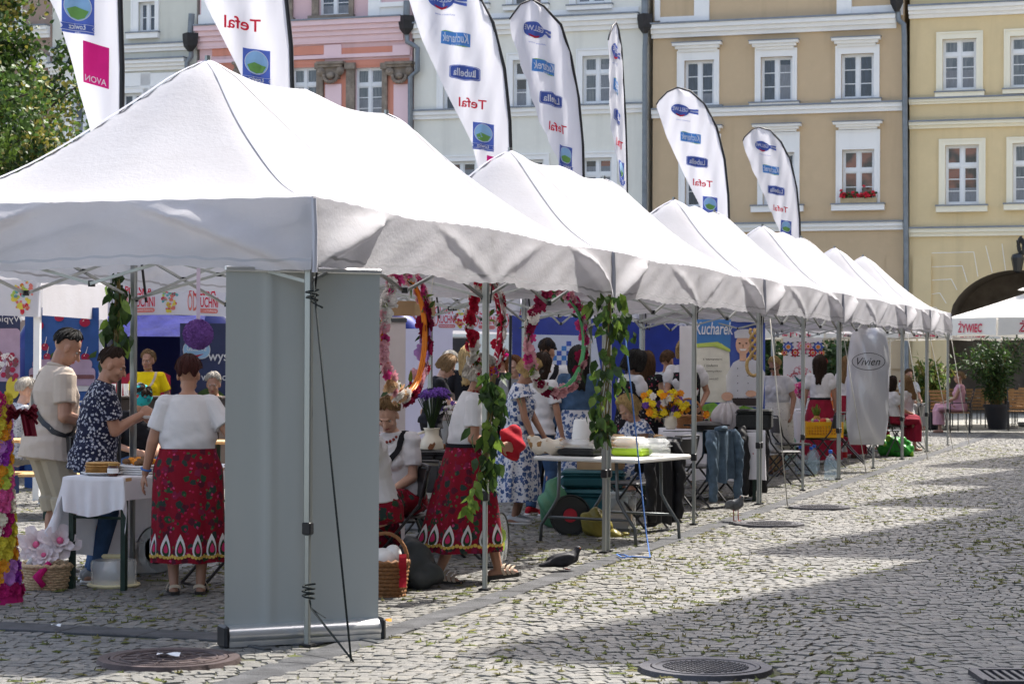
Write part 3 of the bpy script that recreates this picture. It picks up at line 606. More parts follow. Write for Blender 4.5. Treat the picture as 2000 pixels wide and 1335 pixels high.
# shoppers in the middle
p=person('blonde woman in a blue and white floral dress and white sneakers, side on',1008,20.5,-98,1.60,'f',lean=8,head=(-4,34),fat=1.10,skin=skin_m,hair=H_BL,hs='bob',top=F_BLUE,sleeve='none',hem=.95,bottom=F_BLUE,bs='dress',shoe=T_W,hl=(-.10,.28,.90),hr=(.13,.22,.82),border=dict(hem=.24,flare=1.2,pleats=11),vox=.008,ruff=True,curl=.5); glasses(p,True,'sunglasses',.085)
p=person('woman in a white t-shirt and jeans behind the blonde in the floral dress',1052,21.6,-35,1.63,'f',lean=4,head=(-20,10),fat=1.0,skin=skin_m,hair=H_DBR,hs='mid',top=T_W,hem=.86,bottom=T_JN,bs='trousers',shoe=redc,vox=.008)
p=person('tall man in a black cap and white t-shirt with a dark strap, from behind',1068,23.4,-12,1.80,'m',head=(-16,6),skin=skin_m,hair=H_DBR,hs='crop',top=T_W,hem=.82,bottom=T_BK,bs='trousers',shoe=T_BK,hr=(.24,.2,1.02)); strap(p,1,1.12,.06,T_BK)
m=MB(); m.ell(p.H(0,-.012,.06)*p.s,(.092,.112,.075),p.Rh); m.grid(lambda u,v:p.H(-.07+.14*u,.07+.10*v*math.sin(PI*u)**.6,.055-.02*v)*p.s,10,3); m.build('cap',T_BK,p.t,True)
p=person('auburn haired woman between the red wreath and the blonde in the floral dress',1006,24.6,150,1.60,'f',head=(0,10),skin=skin_l,hair=H_AU,hs='bob',top=T_GR,bottom=T_JN,bs='trousers')
p=person('woman in black with sunglasses reaching over the stall table',842,24.2,-84,1.64,'f',lean=14,head=(0,20),skin=skin_l,hair=H_DB,hs='bob',top=T_BK,hem=.86,bottom=T_BK,bs='trousers',hl=(-.06,.46,1.03),hr=(.06,.44,1.02),vox=.008,curl=.8); glasses(p)
p=person('grey haired woman with glasses beside the woman in sunglasses',884,26.2,82,1.66,'f',lean=2,head=(0,6),fat=1.05,skin=skin_l,hair=H_GR,hs='short',top=tee('taupe',(.22,.17,.145)),bottom=T_GR,bs='trousers',hl=(-.1,.3,1.0),hr=(.2,.1,.85)); glasses(p,False,'glasses')
p=person('woman with very long straight blond hair in a black top, seen from behind',916,24.9,-8,1.72,'f',head=(-8,4),skin=skin_l,hair=H_BL,hs='long',top=T_BK,bottom=T_BK,bs='trousers',hl=(-.22,.2,1.0),vox=.008)
p=person('woman with dark red hair and a flower clip behind the red and white wreath',982,25.6,-30,1.68,'f',head=(10,0),skin=skin_m,hair=H_RD,hs='short',top=F_BLK,bottom=T_BK,bs='trousers'); 
m=MB()
for i in range(6): blossom(m,p.H(.06+.02*math.sin(i*2),-.07+.03*math.cos(i*2.2),.05+.02*math.sin(i))*p.s,.03,p.Rh@Vector((.5,-.8,.3)),i%2)
m.build('hair_clip',[INK['white'],INK['pink']],p.t)
p=person('woman in a denim jacket with long black hair, seen from behind the hanging vine',1130,22.4,6,1.70,'f',fat=1.12,head=(0,4),skin=skin_m,hair=H_BLK,hs='long',top=T_DN,sleeve='long',hem=.84,bottom=F_BLUE,bs='skirt',shoe=T_W,border=dict(hem=.2,flare=1.1,pleats=11),vox=.008)
p=person('woman with curly black hair in a folk waistcoat with white sleeves',1226,25.4,-58,1.66,'f',lean=8,head=(-10,16),skin=skin_m,hair=H_BLK,hs='curly',top=T_W,sleeve='puff',hem=.92,bottom=F_BLK,bs='skirt',hr=(.16,.32,.96))
def vest(p,m_,f=1.0):
    m=MB(); m.loft([(p.T(0,-.004,z),(p.T(rx,0,z)-p.T(0,0,z)),(p.T(0,ry,z)-p.T(0,0,z))) for z,rx,ry in ((.94,.178*f,.135*f),(1.04,.172*f,.132*f),(1.15,.176*f,.138*f),(1.27,.186*f,.165*f),(1.36,.165,.135))],22); m.v=[tuple(c*p.s for c in v) for v in m.v]; m.build('waistcoat',m_,p.t,True)
vest(p,F_BLK)
p=person('woman with long brown hair in a black flowered dress, seen from behind',1264,26.6,-20,1.66,'f',head=(-14,0),skin=skin_l,hair=H_BR,hs='long',top=F_BLK,sleeve='none',hem=.95,bottom=F_BLK,bs='dress',border=dict(hem=.4,flare=1.0,pleats=9))
p=person('short haired person in a checked shirt with a bag strap before the blue wall',1303,27.6,-22,1.68,'f',head=(-10,6),skin=skin_m,hair=H_BR,hs='short',top=F_CHK,bottom=T_GR,bs='trousers'); strap(p,1,1.1,.05,T_BK)
p=person('folk costume woman in a white headscarf, one hand on her hip',1338,26.2,172,1.80,'f',head=(6,10),fat=1.05,skin=skin_m,hair=H_BL,hs='bob',top=T_W,sleeve='puff',hem=.92,bottom=F_BLK,bs='skirt',hl=(-.2,.12,.98),hr=(.22,.26,.92),border=dict(hem=.3,flare=1.05,pleats=13)); vest(p,F_BLK,1.03); glasses(p)
m=MB(); m.ell(p.H(0,-.02,.045)*p.s,(.092,.11,.088),p.Rh); m.tube([p.H(0,-.11,.0)*p.s,p.H(0,-.13,-.1)*p.s],[.05,.02],8); m.build('headscarf',T_W,p.t,True)
p=person('seated blonde woman in a frilled blue and white top behind the plastic table',1262,20.6,112,1.62,'f','sit',lean=14,head=(8,26),fat=1.12,skin=skin_l,hair=H_BL,hs='bob',top=F_BLUE,sleeve='none',hem=.9,bottom=F_BLUE,bs='skirt',shoe=T_W,vox=.008,ruff=True,hl=(-.1,.34,.72),hr=(.08,.34,.72),seat=.42)
p=person('older woman in a white lace blouse and skirt behind the black cooler box',1517,29.4,150,1.62,'f',lean=4,head=(0,20),fat=1.28,skin=skin_m,hair=H_BL,hs='short',top=T_W,sleeve='puff',hem=.9,bottom=F_LACE,bs='skirt',hl=(-.28,.1,.9),hr=(.26,.12,.88),border=dict(hem=.3,flare=.95,pleats=8)); glasses(p)
p=person('dark haired woman with a red flower in a full plain red skirt, seen from behind',1602,32.4,-14,1.64,'f',head=(-6,4),skin=skin_m,hair=H_DBR,hs='long',top=T_W,sleeve='puff',hem=.98,bottom=T_MR,bs='skirt',border=dict(hem=.08,flare=1.5,pleats=13,band=T_BK),hr=(.25,.08,.86))
m=MB(); blossom(m,p.H(.08,-.03,.06)*p.s,.05,p.Rh@Vector((.8,-.4,.3)),0,3,7); m.build('hair_flower',redc,p.t)
p=person('blonde woman in a red skirt and white blouse beside the silvery garment bag',1657,34.4,-30,1.64,'f',head=(-30,4),skin=skin_m,hair=H_DB,hs='long',top=T_W,sleeve='puff',hem=.98,bottom=T_MR,bs='skirt',border=dict(hem=.08,flare=1.3,pleats=13)); flower_crown(p,[redc],14,.02)
p=person('seated dark haired girl in white blouse and red skirt behind the garment bag',1741,37.0,-70,1.58,'f','sit',head=(0,10),skin=skin_m,hair=H_DBR,hs='mid',top=T_W,sleeve='puff',hem=.98,bottom=T_MR,bs='skirt')
p=person('seated girl with curly blond hair and red headband in a red skirt',1771,37.5,70,1.60,'f','sit',head=(-6,12),skin=skin_m,hair=H_DB,hs='long',top=T_W,sleeve='puff',hem=.98,bottom=T_RD,bs='skirt'); flower_crown(p,[redc],16,.022)
p=person('woman in a sleeveless pink dress seated at the beer garden on the right',1874,46.5,80,1.66,'f','sit',head=(0,2),skin=skin_m,hair=H_DB,hs='up',top=T_PK,sleeve='none',hem=.95,bottom=T_PK,bs='skirt',vox=.012)
p=person('man in a light shirt seated far back between the poles and plants',1775,48.5,-160,1.75,'m','sit',head=(0,2),skin=skin_m,hair=H_BR,hs='short',top=F_CHK,bottom=T_GR,bs='trousers',vox=.014)
# ================================================================ light
EL=rad(57.5); AZ=math.atan2(.69,.72); SD=Vector((math.sin(AZ)*math.cos(EL),math.cos(AZ)*math.cos(EL),math.sin(EL)))
W=bpy.data.worlds.new('World'); SC.world=W; W.use_nodes=True; wn=W.node_tree.nodes; bg=wn['Background']
sky=wn.new('ShaderNodeTexSky'); sky.sky_type='NISHITA'; sky.sun_disc=False; sky.sun_elevation=EL; sky.sun_rotation=AZ; sky.air_density=1.0; sky.dust_density=4.0; sky.ozone_density=1.0
hs=wn.new('ShaderNodeHueSaturation'); hs.inputs['Saturation'].default_value=.80; W.node_tree.links.new(sky.outputs[0],hs.inputs['Color']); W.node_tree.links.new(hs.outputs[0],bg.inputs[0]); bg.inputs[1].default_value=.15
sl=bpy.data.lights.new('sun','SUN'); sl.energy=3.4; sl.angle=rad(.5); sl.color=(1,.955,.88); so=bpy.data.objects.new('sun',sl); COL.objects.link(so)
so.rotation_euler=SD.to_track_quat('Z','Y').to_euler(); so.location=(20,20,40)
SC.view_settings.view_transform='Standard'; SC.view_settings.look='None'; SC.view_settings.exposure=EXPO; SC.view_settings.gamma=1
SC.render.engine='CYCLES'; SC.cycles.max_bounces=8; SC.cycles.transparent_max_bounces=12; SC.cycles.use_denoising=True; SC.cycles.sample_clamp_indirect=6
# ================================================================ ground
def ground_mat():
    t=NT('joint_earth'); n=t.noise(1.1,6,.65); n2=t.noise(14,4)
    c=t.mix(t.ramp(n2,[(.35,0.),(.6,1.)]),(.10,.093,.065),(.12,.13,.05)); c=t.mix(t.ramp(n,[(.35,0.),(.7,1.)]),c,(.05,.047,.038))
    t.col(c); t.b.inputs['Roughness'].default_value=.95; t.bump(n2,.5); return t.m
def far_setts():
    t=NT('distant_setts'); v=t.vor(9,t.mapv((1,.8,1)),'DISTANCE_TO_EDGE','Distance',.5); cc=t.vor(9,t.mapv((1,.8,1)),'F1','Color',.5); n=t.noise(.35,5,.6)
    c=t.ramp(cc,[(0,(.17,.168,.16)),(1,(.31,.30,.28))]); c=t.mix(t.ramp(v,[(.02,1.),(.09,0.)]),c,(.09,.09,.045)); c=t.mix(t.ramp(n,[(.4,0.),(.75,.3)]),c,(.15,.15,.12)); t.col(c); t.b.inputs['Roughness'].default_value=.75; t.bump(t.ramp(v,[(0,0.),(.1,1.)]),.5,.02); return t.m
gm=MB(); gm.grid(lambda u,v:(-150+300*u,-60+360*v,-.004),30,36); g=gm.build('ground',far_setts()); tag(g,kind='structure')
gm=MB(); gm.poly([(-.2425*8.7-1.4,8.7,0),(.2425*8.7+1.4,8.7,0),(.2425*47+1.4,47,0),(-.2425*47-1.4,47,0)]); tag(gm.build('joint_earth',ground_mat()),kind='structure')
def sett_mat():
    t=NT('granite_setts'); a=t.N('Attribute',attribute_name='tone'); 
    sp=t.noise(75,3,.7); n=t.noise(.9,5,.6); blot=t.noise(11,4,.6)
    c=t.ramp(a.outputs['Fac'],[(0,(.100,.098,.094)),(.35,(.130,.126,.117)),(.7,(.162,.154,.140)),(1,(.210,.193,.165))])
    c=t.mix(t.ramp(sp,[(.3,.6),(.48,0.),(.72,.0)]),c,(.09,.09,.09)); c=t.mix(t.ramp(sp,[(.56,0.),(.72,.55)]),c,(.5,.48,.45))
    c=t.mix(t.ramp(blot,[(.45,0.),(.8,.4)]),c,(.17,.165,.14)); c=t.mix(t.ramp(n,[(.4,0.),(.75,.35)]),c,(.16,.155,.13))
    t.col(c); t.b.inputs['Roughness'].default_value=.62; t.b.inputs['Specular IOR Level'].default_value=.45
    t.bump(t.mix(.45,sp,blot),.9,.012); return t.m
MANH=[gnd(1378,1310),gnd(330,1292),gnd(1502,1026),gnd(1600,993)]; MANR=[.305,.335,.30,.29]
def strip_d(x,y):  # signed distance right of the tent pole line
    return (x-RO.x)*RD.y-(y-RO.y)*RD.x
def setts():
    rng=np.random.default_rng(3); LW=1.9; PX=.09; PY=.088
    C=[]; 
    EB={}
    eb=lambda l,j:EB.setdefault((l,j),rng.uniform(-.05,.05))
    for lane in range(-14,12):
        x0=lane*LW
        for j in range(-3,int(38/PY)):
            e0,e1=eb(lane,j),LW+eb(lane+1,j); xs=[e0]
            while xs[-1]<e1-.06: xs.append(xs[-1]+rng.uniform(.062,.118))
            xs[-1]=e1; xs=np.array(xs); wd_=np.diff(xs); xc=(xs[:-1]+xs[1:])/2; ok=wd_>.04; xc=xc[ok]; wd_=wd_[ok]; u=np.clip(xc/LW,0,1)
            yy=9.0+j*PY+.30*(1-(2*u-1)**2)+rng.uniform(-.014,.014,len(u)); ang=np.arctan(-.30*4*(2*u-1)/LW)+rng.normal(0,.05,len(u))
            C.append(np.stack([x0+xc,yy,ang,wd_],1))
    C=np.concatenate(C); x,y=C[:,0],C[:,1]
    keep=(np.abs(x)<.2425*y+1.3)&(y<47)&(y>8.8)
    for m,r in zip(MANH,MANR): keep&=((x-m.x)**2+(y-m.y)**2)>(r+.07)**2
    sd=(x-RO.x)*RD.y-(y-RO.y)*RD.x; keep&=~((sd>.05)&(sd<.25)&(y>8))
    al=(x-RO.x)*RD.x+(y-RO.y)*RD.y; keep&=~((al>.08)&(al<.44)&(sd<.03))
    C=C[keep]; n=len(C); 
    wx=.5*C[:,3]*rng.uniform(.92,1.0,n); wy=.5*PY*rng.uniform(.88,1.0,n); h=.0098+rng.normal(0,.0018,n); tx=rng.normal(0,.014,n); ty=rng.normal(0,.014,n)
    base=np.array([[-1,-1],[0,-1.04],[1,-1],[1.04,0],[1,1],[0,1.04],[-1,1],[-1.04,0]])
    V=np.zeros((n,17,3)); jit=1+rng.normal(0,.07,(n,8,2))
    top=base[None]*jit*.925; bot=base[None]*jit
    ca,sa=np.cos(C[:,2]),np.sin(C[:,2])
    def put(sl,L,z):
        lx=L[...,0]*wx[:,None]; ly=L[...,1]*wy[:,None]
        V[:,sl,0]=C[:,0:1]+lx*ca[:,None]-ly*sa[:,None]; V[:,sl,1]=C[:,1:2]+lx*sa[:,None]+ly*ca[:,None]
        V[:,sl,2]=z+lx*tx[:,None]+ly*ty[:,None]
    put(slice(0,8),bot,(h-.016)[:,None]*np.ones((1,8))); cz=np.array([.0022,.0010]*4)[None]
    put(slice(8,16),top,h[:,None]-cz*rng.uniform(.6,1.8,(n,8))); put(slice(16,17),np.zeros((n,1,2)),h[:,None]+.0008)
    F=[]
    for i in range(8): j=(i+1)%8; F.append((i,j,8+j,8+i))
    for a,b,c in ((15,8,9),(9,10,11),(11,12,13),(13,14,15)): F.append((a,b,c,16))
    F=np.array(F); FF=(F[None]+np.arange(n)[:,None,None]*17).reshape(-1,4)
    me=bpy.data.meshes.new('cobblestones'); me.vertices.add(n*17); me.vertices.foreach_set('co',V.reshape(-1).astype(np.float32))
    me.loops.add(FF.size); me.loops.foreach_set('vertex_index',FF.reshape(-1).astype(np.int32)); me.polygons.add(len(FF)); me.polygons.foreach_set('loop_start',np.arange(len(FF),dtype=np.int32)*4)
    me.polygons.foreach_set('use_smooth',np.zeros(len(FF),bool))
    me.update(calc_edges=True); at_=me.attributes.new('tone','FLOAT','POINT'); at_.data.foreach_set('value',np.repeat(np.clip(rng.normal(.5,.24,n),0,1),17).astype(np.float32))
    o=link(me,'cobblestones',[sett_mat()]); tag(o,kind='structure')
    # moss and short grass in the joints
    mb=MB(); f=np.sin(C[:,0]*1.7)+np.sin(C[:,1]*2.3+C[:,0])+.8*np.sin(C[:,0]*4.1-C[:,1]*3.3)+rng.normal(0,.9,n); idx=np.nonzero((f>.2)&(C[:,1]<40)&(rng.random(n)<np.where(C[:,1]<22,.42,.26)))[0]
    for i in idx:
        along=rng.random()<.62; sg=rng.choice([-1,1]); ca_,sa_=math.cos(C[i,2]),math.sin(C[i,2])
        lx,ly=((rng.uniform(-.4,.4)*C[i,3],sg*PY*.5) if along else (sg*C[i,3]*.5,rng.uniform(-.3,.3)*PY)); px=C[i,0]+lx*ca_-ly*sa_; py=C[i,1]+lx*sa_+ly*ca_
        L=rng.uniform(.02,.06); w=rng.uniform(.008,.019); an=C[i,2]+(0 if along else PI/2)+rng.normal(0,.2); c_,s_=math.cos(an),math.sin(an); mi=int(rng.integers(0,2))
        vs=[(px,py,.019)]
        for q in range(7): t_=2*PI*q/7; x=L*math.cos(t_)*rng.uniform(.7,1.2); y=w*math.sin(t_)*rng.uniform(.7,1.3); vs.append((px+x*c_-y*s_,py+x*s_+y*c_,.0115))
        mb.add(vs,[(0,1+q,1+(q+1)%7) for q in range(7)],mi)
        for b in range(rng.integers(2,7) if C[i,1]<26 else 1):
            a=rng.uniform(0,6.28); Lb=rng.uniform(.010,.028); x=rng.uniform(-L,L); q=Vector((px+x*c_,py+x*s_,.011)); d=Vector((math.cos(a)*.7,math.sin(a)*.7,rng.uniform(.4,1))); ww=Vector((-math.sin(a),math.cos(a),0))*.0045
            mb.add([q-ww,q+ww,q+d*Lb*.6+ww*.8,q+d*Lb,q+d*Lb*.6-ww*.8],[(0,1,2,3,4)],mi)
    tag(mb.build('grass',[mat('joint_grass',(.125,.145,.035),.85,.35,5,.4,200,trans=.2),mat('joint_moss',(.135,.125,.045),.95,.35,5,.4,200,trans=.1)]),'short yellow green grass and moss growing in the cobble joints','grass',kind='stuff')
    return C
setts()
# smooth slab gutter along the poles and across the front
gut=mat('gutter_slabs',(.070,.071,.075),.8,.45,5,.8,70,dirt=.7)
mb=MB()
k=-2.0
while k<36:
    L=R.uniform(.42,.6); c=RO+RD*(k+L/2)-PD*.15; mb.box((c.x,c.y,.003+R.uniform(-.002,.001)),(R.uniform(.17,.23),L-.004,.018),rz=-PHI,bev=.004); k+=L
tag(mb.build('gutter_strip',gut),kind='structure')
mb=MB(); k=.02
while k<9:
    L=R.uniform(.42,.6); c=RO+RD*.26+PD*(k+L/2); mb.box((c.x,c.y,.004+R.uniform(-.002,.002)),(L-.004,.29,.018),rz=-PHI,bev=.004); k+=L
tag(mb.build('paving_strip',gut),kind='structure')
iron=mat('cast_iron',(.075,.072,.078),.5,.3,18,.5,60,metal=.35,dirt=.5); ironr=mat('rusty_cast_iron',(.085,.062,.06),.6,.35,12,.5,60,metal=.25,dirt=.5)
def manhole(c,r,label,m,lines):
    t=thing('manhole_cover',label,'manhole cover',(c.x,c.y,0))
    f=MB(); f.lathe([(r-.02,.0),(r-.02,.026),(r+.035,.027),(r+.045,.0)],n=40,cap=False); f.build('frame',m,t,True,30)
    d=MB(); d.lathe([(.001,.024),(r-.05,.024),(r-.045,.029),(r-.028,.029),(r-.024,.01)],n=40,cap=False)
    if lines:
        n=int(r/.032)
        for i in range(-n,n+1):
            x=i*.032; h=math.sqrt(max(0,(r*.72)**2-x*x))
            if h>.03: d.box((x,0,.0255),(.006,2*h,.006)); d.box((0,x,.0257),(2*h,.006,.006))
    else:
        for q in (.25,.5,.75): d.tube([(r*q*math.cos(a*PI/18),r*q*math.sin(a*PI/18),.025) for a in range(36)],.006,6,closed=True)
        for a in range(12): d.cyl((.06*math.cos(a*PI/6),.06*math.sin(a*PI/6),.025),((r-.07)*math.cos(a*PI/6),(r-.07)*math.sin(a*PI/6),.025),.005,6)
    d.build('lid',m,t,True,30); t.rotation_euler=(0,0,.4)
manhole(MANH[0],MANR[0],'round grey manhole cover with a grid of ribs in the foreground',iron,True)
manhole(MANH[1],MANR[1],'reddish round manhole cover in front of the grey roll up banner',ironr,False)
manhole(MANH[2],MANR[2],'flat ribbed manhole cover beside the standing pigeon',iron,True)
manhole(MANH[3],MANR[3],'small far manhole cover just past the denim and black jackets',iron,True)
c=gnd(1968,1328); t=thing('storm_drain','rectangular iron storm drain grate at the bottom right corner','drain',(c.x+.1,c.y-.02,0))
d=MB(); d.box((0,-.2,.02),(.5,.05,.03)); d.box((0,.2,.02),(.5,.05,.03)); d.box((-.24,0,.02),(.05,.35,.03)); d.box((.24,0,.02),(.05,.35,.03)); d.build('frame',iron,t)
d=MB()
for i in range(9): d.box((-.18+i*.045,0,.018),(.02,.35,.024))
d.build('grate',iron,t)
for px,py,lab,c,sz in ((752,1212,'orange fallen leaf on the cobbles beside the banner foot',(.6,.25,.03),.05),(330,1279,'scrap of white paper lying on the reddish manhole cover',(.8,.8,.8),.075),(110,1222,'small white scrap on the dark paving strip',(.8,.8,.8),.035)):
    q=gnd(px,py,.032); mb=MB(); mb.grid(lambda u,v:(q.x+(u-.5)*sz*1.6,q.y+(v-.5)*sz*.9+.01*math.sin(u*6),q.z+.008+.007*math.sin(u*5+v*4)),6,4); tag(mb.build('fallen_leaf' if c[2]<.1 else 'paper_scrap',mat('scrap%.2f'%c[1],c,.8)),lab,'leaf' if c[2]<.1 else 'paper')
# ================================================================ facades of the square
TS=.32; PSI=math.atan(TS); E1=Vector((math.cos(PSI),-math.sin(PSI),0)); FO=Vector((8,66,0)); FN=Vector((-math.sin(PSI),-math.cos(PSI),0))
def FP(px,py):
    d=ray(px,py); O=Vector((0,0,HC)); t=(FO-O).dot(FN)/d.dot(FN); p=O+d*t; return (p-FO).dot(E1),p.z
def plaster(n,c,d=.36):
    t=NT(n); a=t.noise(.5,6,.6); b=t.noise(3.5,5,.65); st=t.noise(1.2,5,.6,t.mapv((1.6,1.6,.12)))
    cc=t.mix(t.ramp(a,[(.35,0.),(.7,d)]),c,tuple(k*.78 for k in c)); cc=t.mix(t.ramp(b,[(.5,0.),(.8,d)]),cc,tuple(min(1,k*1.12) for k in c)); cc=t.mix(t.ramp(st,[(.52,0.),(.8,d*1.3)]),cc,tuple(k*.66 for k in c))
    t.col(cc); t.b.inputs['Roughness'].default_value=.9; t.b.inputs['Specular IOR Level'].default_value=.15; t.bump(t.mix(.5,b,t.noise(28,4,.6)),.35,.02); return t.m
trimw=plaster('trim_white',(.86,.85,.83),.16); trimp=plaster('trim_rose',(.83,.61,.635),.18); stonef=mat('carved_sandstone',(.25,.205,.165),.9,.35,5,.8,18,dirt=.6)
zinc=mat('zinc_flashing',(.22,.24,.27),.5,.15,3,metal=.5); dpipe=mat('painted_downpipe',(.20,.22,.24),.45,.15,4,metal=.4); hopm=mat('old_copper_hopper',(.035,.033,.034),.55,.3,5,metal=.3)
winw=mat('window_frame_white',(.76,.77,.78),.4,.03)
tilem=mat('roof_tiles',(.30,.10,.06),.8,.3,9,.7,40)
def pane_mat(n,a,b,w=0):
    t=NT(n); v=t.noise(5,3,.5,t.mapv((9,1,.35))); c=t.ramp(v,[(.38,a),(.66,b)])
    if w: c=t.mix(t.ramp(t.noise(.9,3),[(.45,0.),(.55,1.)]),c,(.22,.08,.05))  # w paints reddish reflection patches into the pane colour
    t.col(c); t.b.inputs['Roughness'].default_value=.06; t.b.inputs['Specular IOR Level'].default_value=.7; t.bump(t.noise(1.5,2),.04); return t.m
PANES=[pane_mat('pane_dark',(.006,.010,.022),(.032,.042,.072)),pane_mat('pane_net_curtain',(.06,.07,.085),(.17,.18,.19)),pane_mat('pane_painted_reflection',(.02,.014,.012),(.05,.035,.03),1)]
netc=mat('net_curtain',(.20,.21,.23),.35,.3,9,stretch=(6,6,.4),spec=.5)
def facade_wall(mb,u0,u1,z0,z1,holes,dep=.2,th=11,m=0,arch=None):
    us=sorted({u0,u1,*[h[0] for h in holes],*[h[1] for h in holes]}); zs=sorted({z0,z1,*[h[2] for h in holes],*[h[3] for h in holes]})
    us=[u for u in us if u0<=u<=u1]; zs=[z for z in zs if z0<=z<=z1]
    for i in range(len(us)-1):
        for j in range(len(zs)-1):
            a,b,c,d=us[i],us[i+1],zs[j],zs[j+1]; cu,cz=(a+b)/2,(c+d)/2
            if any(h[0]<cu<h[1] and h[2]<cz<h[3] for h in holes): continue
            mb.add([(a,0,c),(b,0,c),(b,0,d),(a,0,d)],[(0,1,2,3)],m)
    for a,b,c,d in holes: mb.add([(a,0,c),(b,0,c),(b,0,d),(a,0,d),(a,dep,c),(b,dep,c),(b,dep,d),(a,dep,d)],[(0,4,5,1),(1,5,6,2),(2,6,7,3),(3,7,4,0)],m)
    mb.add([(u0,0,z0),(u1,0,z0),(u1,0,z1),(u0,0,z1),(u0,th,z0),(u1,th,z0),(u1,th,z1),(u0,th,z1)],[(0,3,7,4),(1,5,6,2),(4,7,6,5),(3,2,6,7)],m)
def building(name,label,x0,x1,wall,ztop=17.5):
    a=FP(x0,500)[0]; b=FP(x1,500)[0]; base=FO+E1*((a+b)/2)
    t=thing(name,label,'building',(base.x,base.y,0),-PSI); t['_c']=(a+b)/2
    return dict(t=t,c=(a+b)/2,u0=a-(a+b)/2,u1=b-(a+b)/2,holes=[],wall=wall,z=ztop)
def P2(B,x0,y0,x1,y1):
    xm=(x0+x1)/2; ym=(y0+y1)/2
    a=FP(x0,ym)[0]-B['c']; b=FP(x1,ym)[0]-B['c']; return a,b,FP(xm,y1)[1],FP(xm,y0)[1]
def fbox(mb,r,d0,d1,m=0):  # d = how far proud of the wall
    a,b,c,d=r; mb.box(((a+b)/2,-(d0+d1)/2,(c+d)/2),(b-a,d1-d0,d-c),m)
def cornice(B,r,trim,name='cornice',steps=(.10,.2,.3),cap=True):
    a,b,c,d=r; mb=MB(); n=len(steps); h=(d-c-(.05 if cap else 0))/n
    for i,s in enumerate(steps): fbox(mb,(a,b,c+i*h,c+(i+1)*h-.0),-.02,s)
    if cap: fbox(mb,(a,b,d-.05,d),-.02,steps[-1]+.05,1)
    return mb.build(name,[trim,zinc],B['t'])
def window(B,r,sur=None,hood=None,sill=None,trim=trimw,bars=2,transom=0,pane=0,dep=.16,extra=None,fm=None):
    a,b,c,d=r; B['holes'].append(r); t=B['t']; w=b-a; h=d-c; mb=MB(); y=dep; fw=.055
    def bx(u0,u1,z0,z1,dd=.05,yo=0): mb.box(((u0+u1)/2,y-dd/2-yo,(z0+z1)/2),(u1-u0,dd,z1-z0))
    bx(a,a+fw,c,d); bx(b-fw,b,c,d); bx(a+fw,b-fw,c,c+fw); bx(a+fw,b-fw,d-fw,d); mid=(a+b)/2; zt=d-fw
    bx(mid-.05,mid+.05,c+fw,d-fw,.06)
    if transom: zt=c+h*transom; bx(a+fw,mid-.05,zt-.055,zt+.055,.055); bx(mid+.05,b-fw,zt-.055,zt+.055,.055)
    for (u0,u1) in ((a+fw,mid-.05),(mid+.05,b-fw)):
        for (z0,z1,k) in ((c+fw,zt-(.055 if transom else 0),bars),)+(((zt+.055,d-fw,0 if transom>.6 else 1),) if transom else ()):
            sw=.035
            bx(u0,u0+sw,z0,z1,.03); bx(u1-sw,u1,z0,z1,.03); bx(u0+sw,u1-sw,z0,z0+sw,.03); bx(u0+sw,u1-sw,z1-sw,z1,.03)
            for q in range(1,k+1): zz=z0+(z1-z0)*q/(k+1); bx(u0+sw,u1-sw,zz-.014,zz+.014,.025)
    f=mb.build('window',fm or winw,t)
    pm=MB(); pm.add([(a+.01,y-.01,c+.01),(b-.01,y-.01,c+.01),(b-.01,y-.01,d-.01),(a+.01,y-.01,d-.01)],[(0,1,2,3)]); pm.build('pane',PANES[pane],f)
    if R.random()<.6:
        cm_=MB(); hh_=h*R.choice((.3,.42,.85)); k_=R.choice((0,1,2))
        for cu,(q0,q1) in enumerate(((a+.07,mid-.06),(mid+.06,b-.07))):
            if k_!=2 and cu==k_ and hh_>h*.5: continue
            cm_.grid(lambda u,v:(q0+(q1-q0)*u,y-.014-.002*math.sin(u*40),c+.07+(hh_-.1)*v),14,2)
        cm_.build('curtain',netc,f)
    if sur:
        s=MB(); A,Bb,C,D=sur
        fbox(s,(A,a,C,D),-.02,.05); fbox(s,(b,Bb,C,D),-.02,.05); fbox(s,(a,b,d,D),-.02,.047)
        if c-C>.02: fbox(s,(a,b,C,c),-.02,.047)
        e=.05
        fbox(s,(A-.0,A+e,C,D+.0),.05,.075); fbox(s,(Bb-e,Bb,C,D),.05,.075); fbox(s,(A+e,Bb-e,D-e,D),.05,.074)
        s.build('surround',trim,f)
    if hood:
        s=MB(); A,Bb,C,D=hood; hh=D-C; fbox(s,(A+.16,Bb-.16,C-.001,C+hh*.3),-.02,.11); fbox(s,(A+.08,Bb-.08,C+hh*.3,C+hh*.62),-.02,.19); fbox(s,(A,Bb,C+hh*.62,D-.03),-.02,.27); fbox(s,(A-.02,Bb+.02,D-.03,D),-.02,.30,1); s.build('hood',[trim,zinc],f)
    if sill:
        s=MB(); A,Bb,C,D=sill; fbox(s,(A,Bb,C,D-.04),-.02,.17); fbox(s,(A-.02,Bb+.02,D-.04,D),-.1,.21,1); s.build('sill',[trim,zinc],f)
    return f
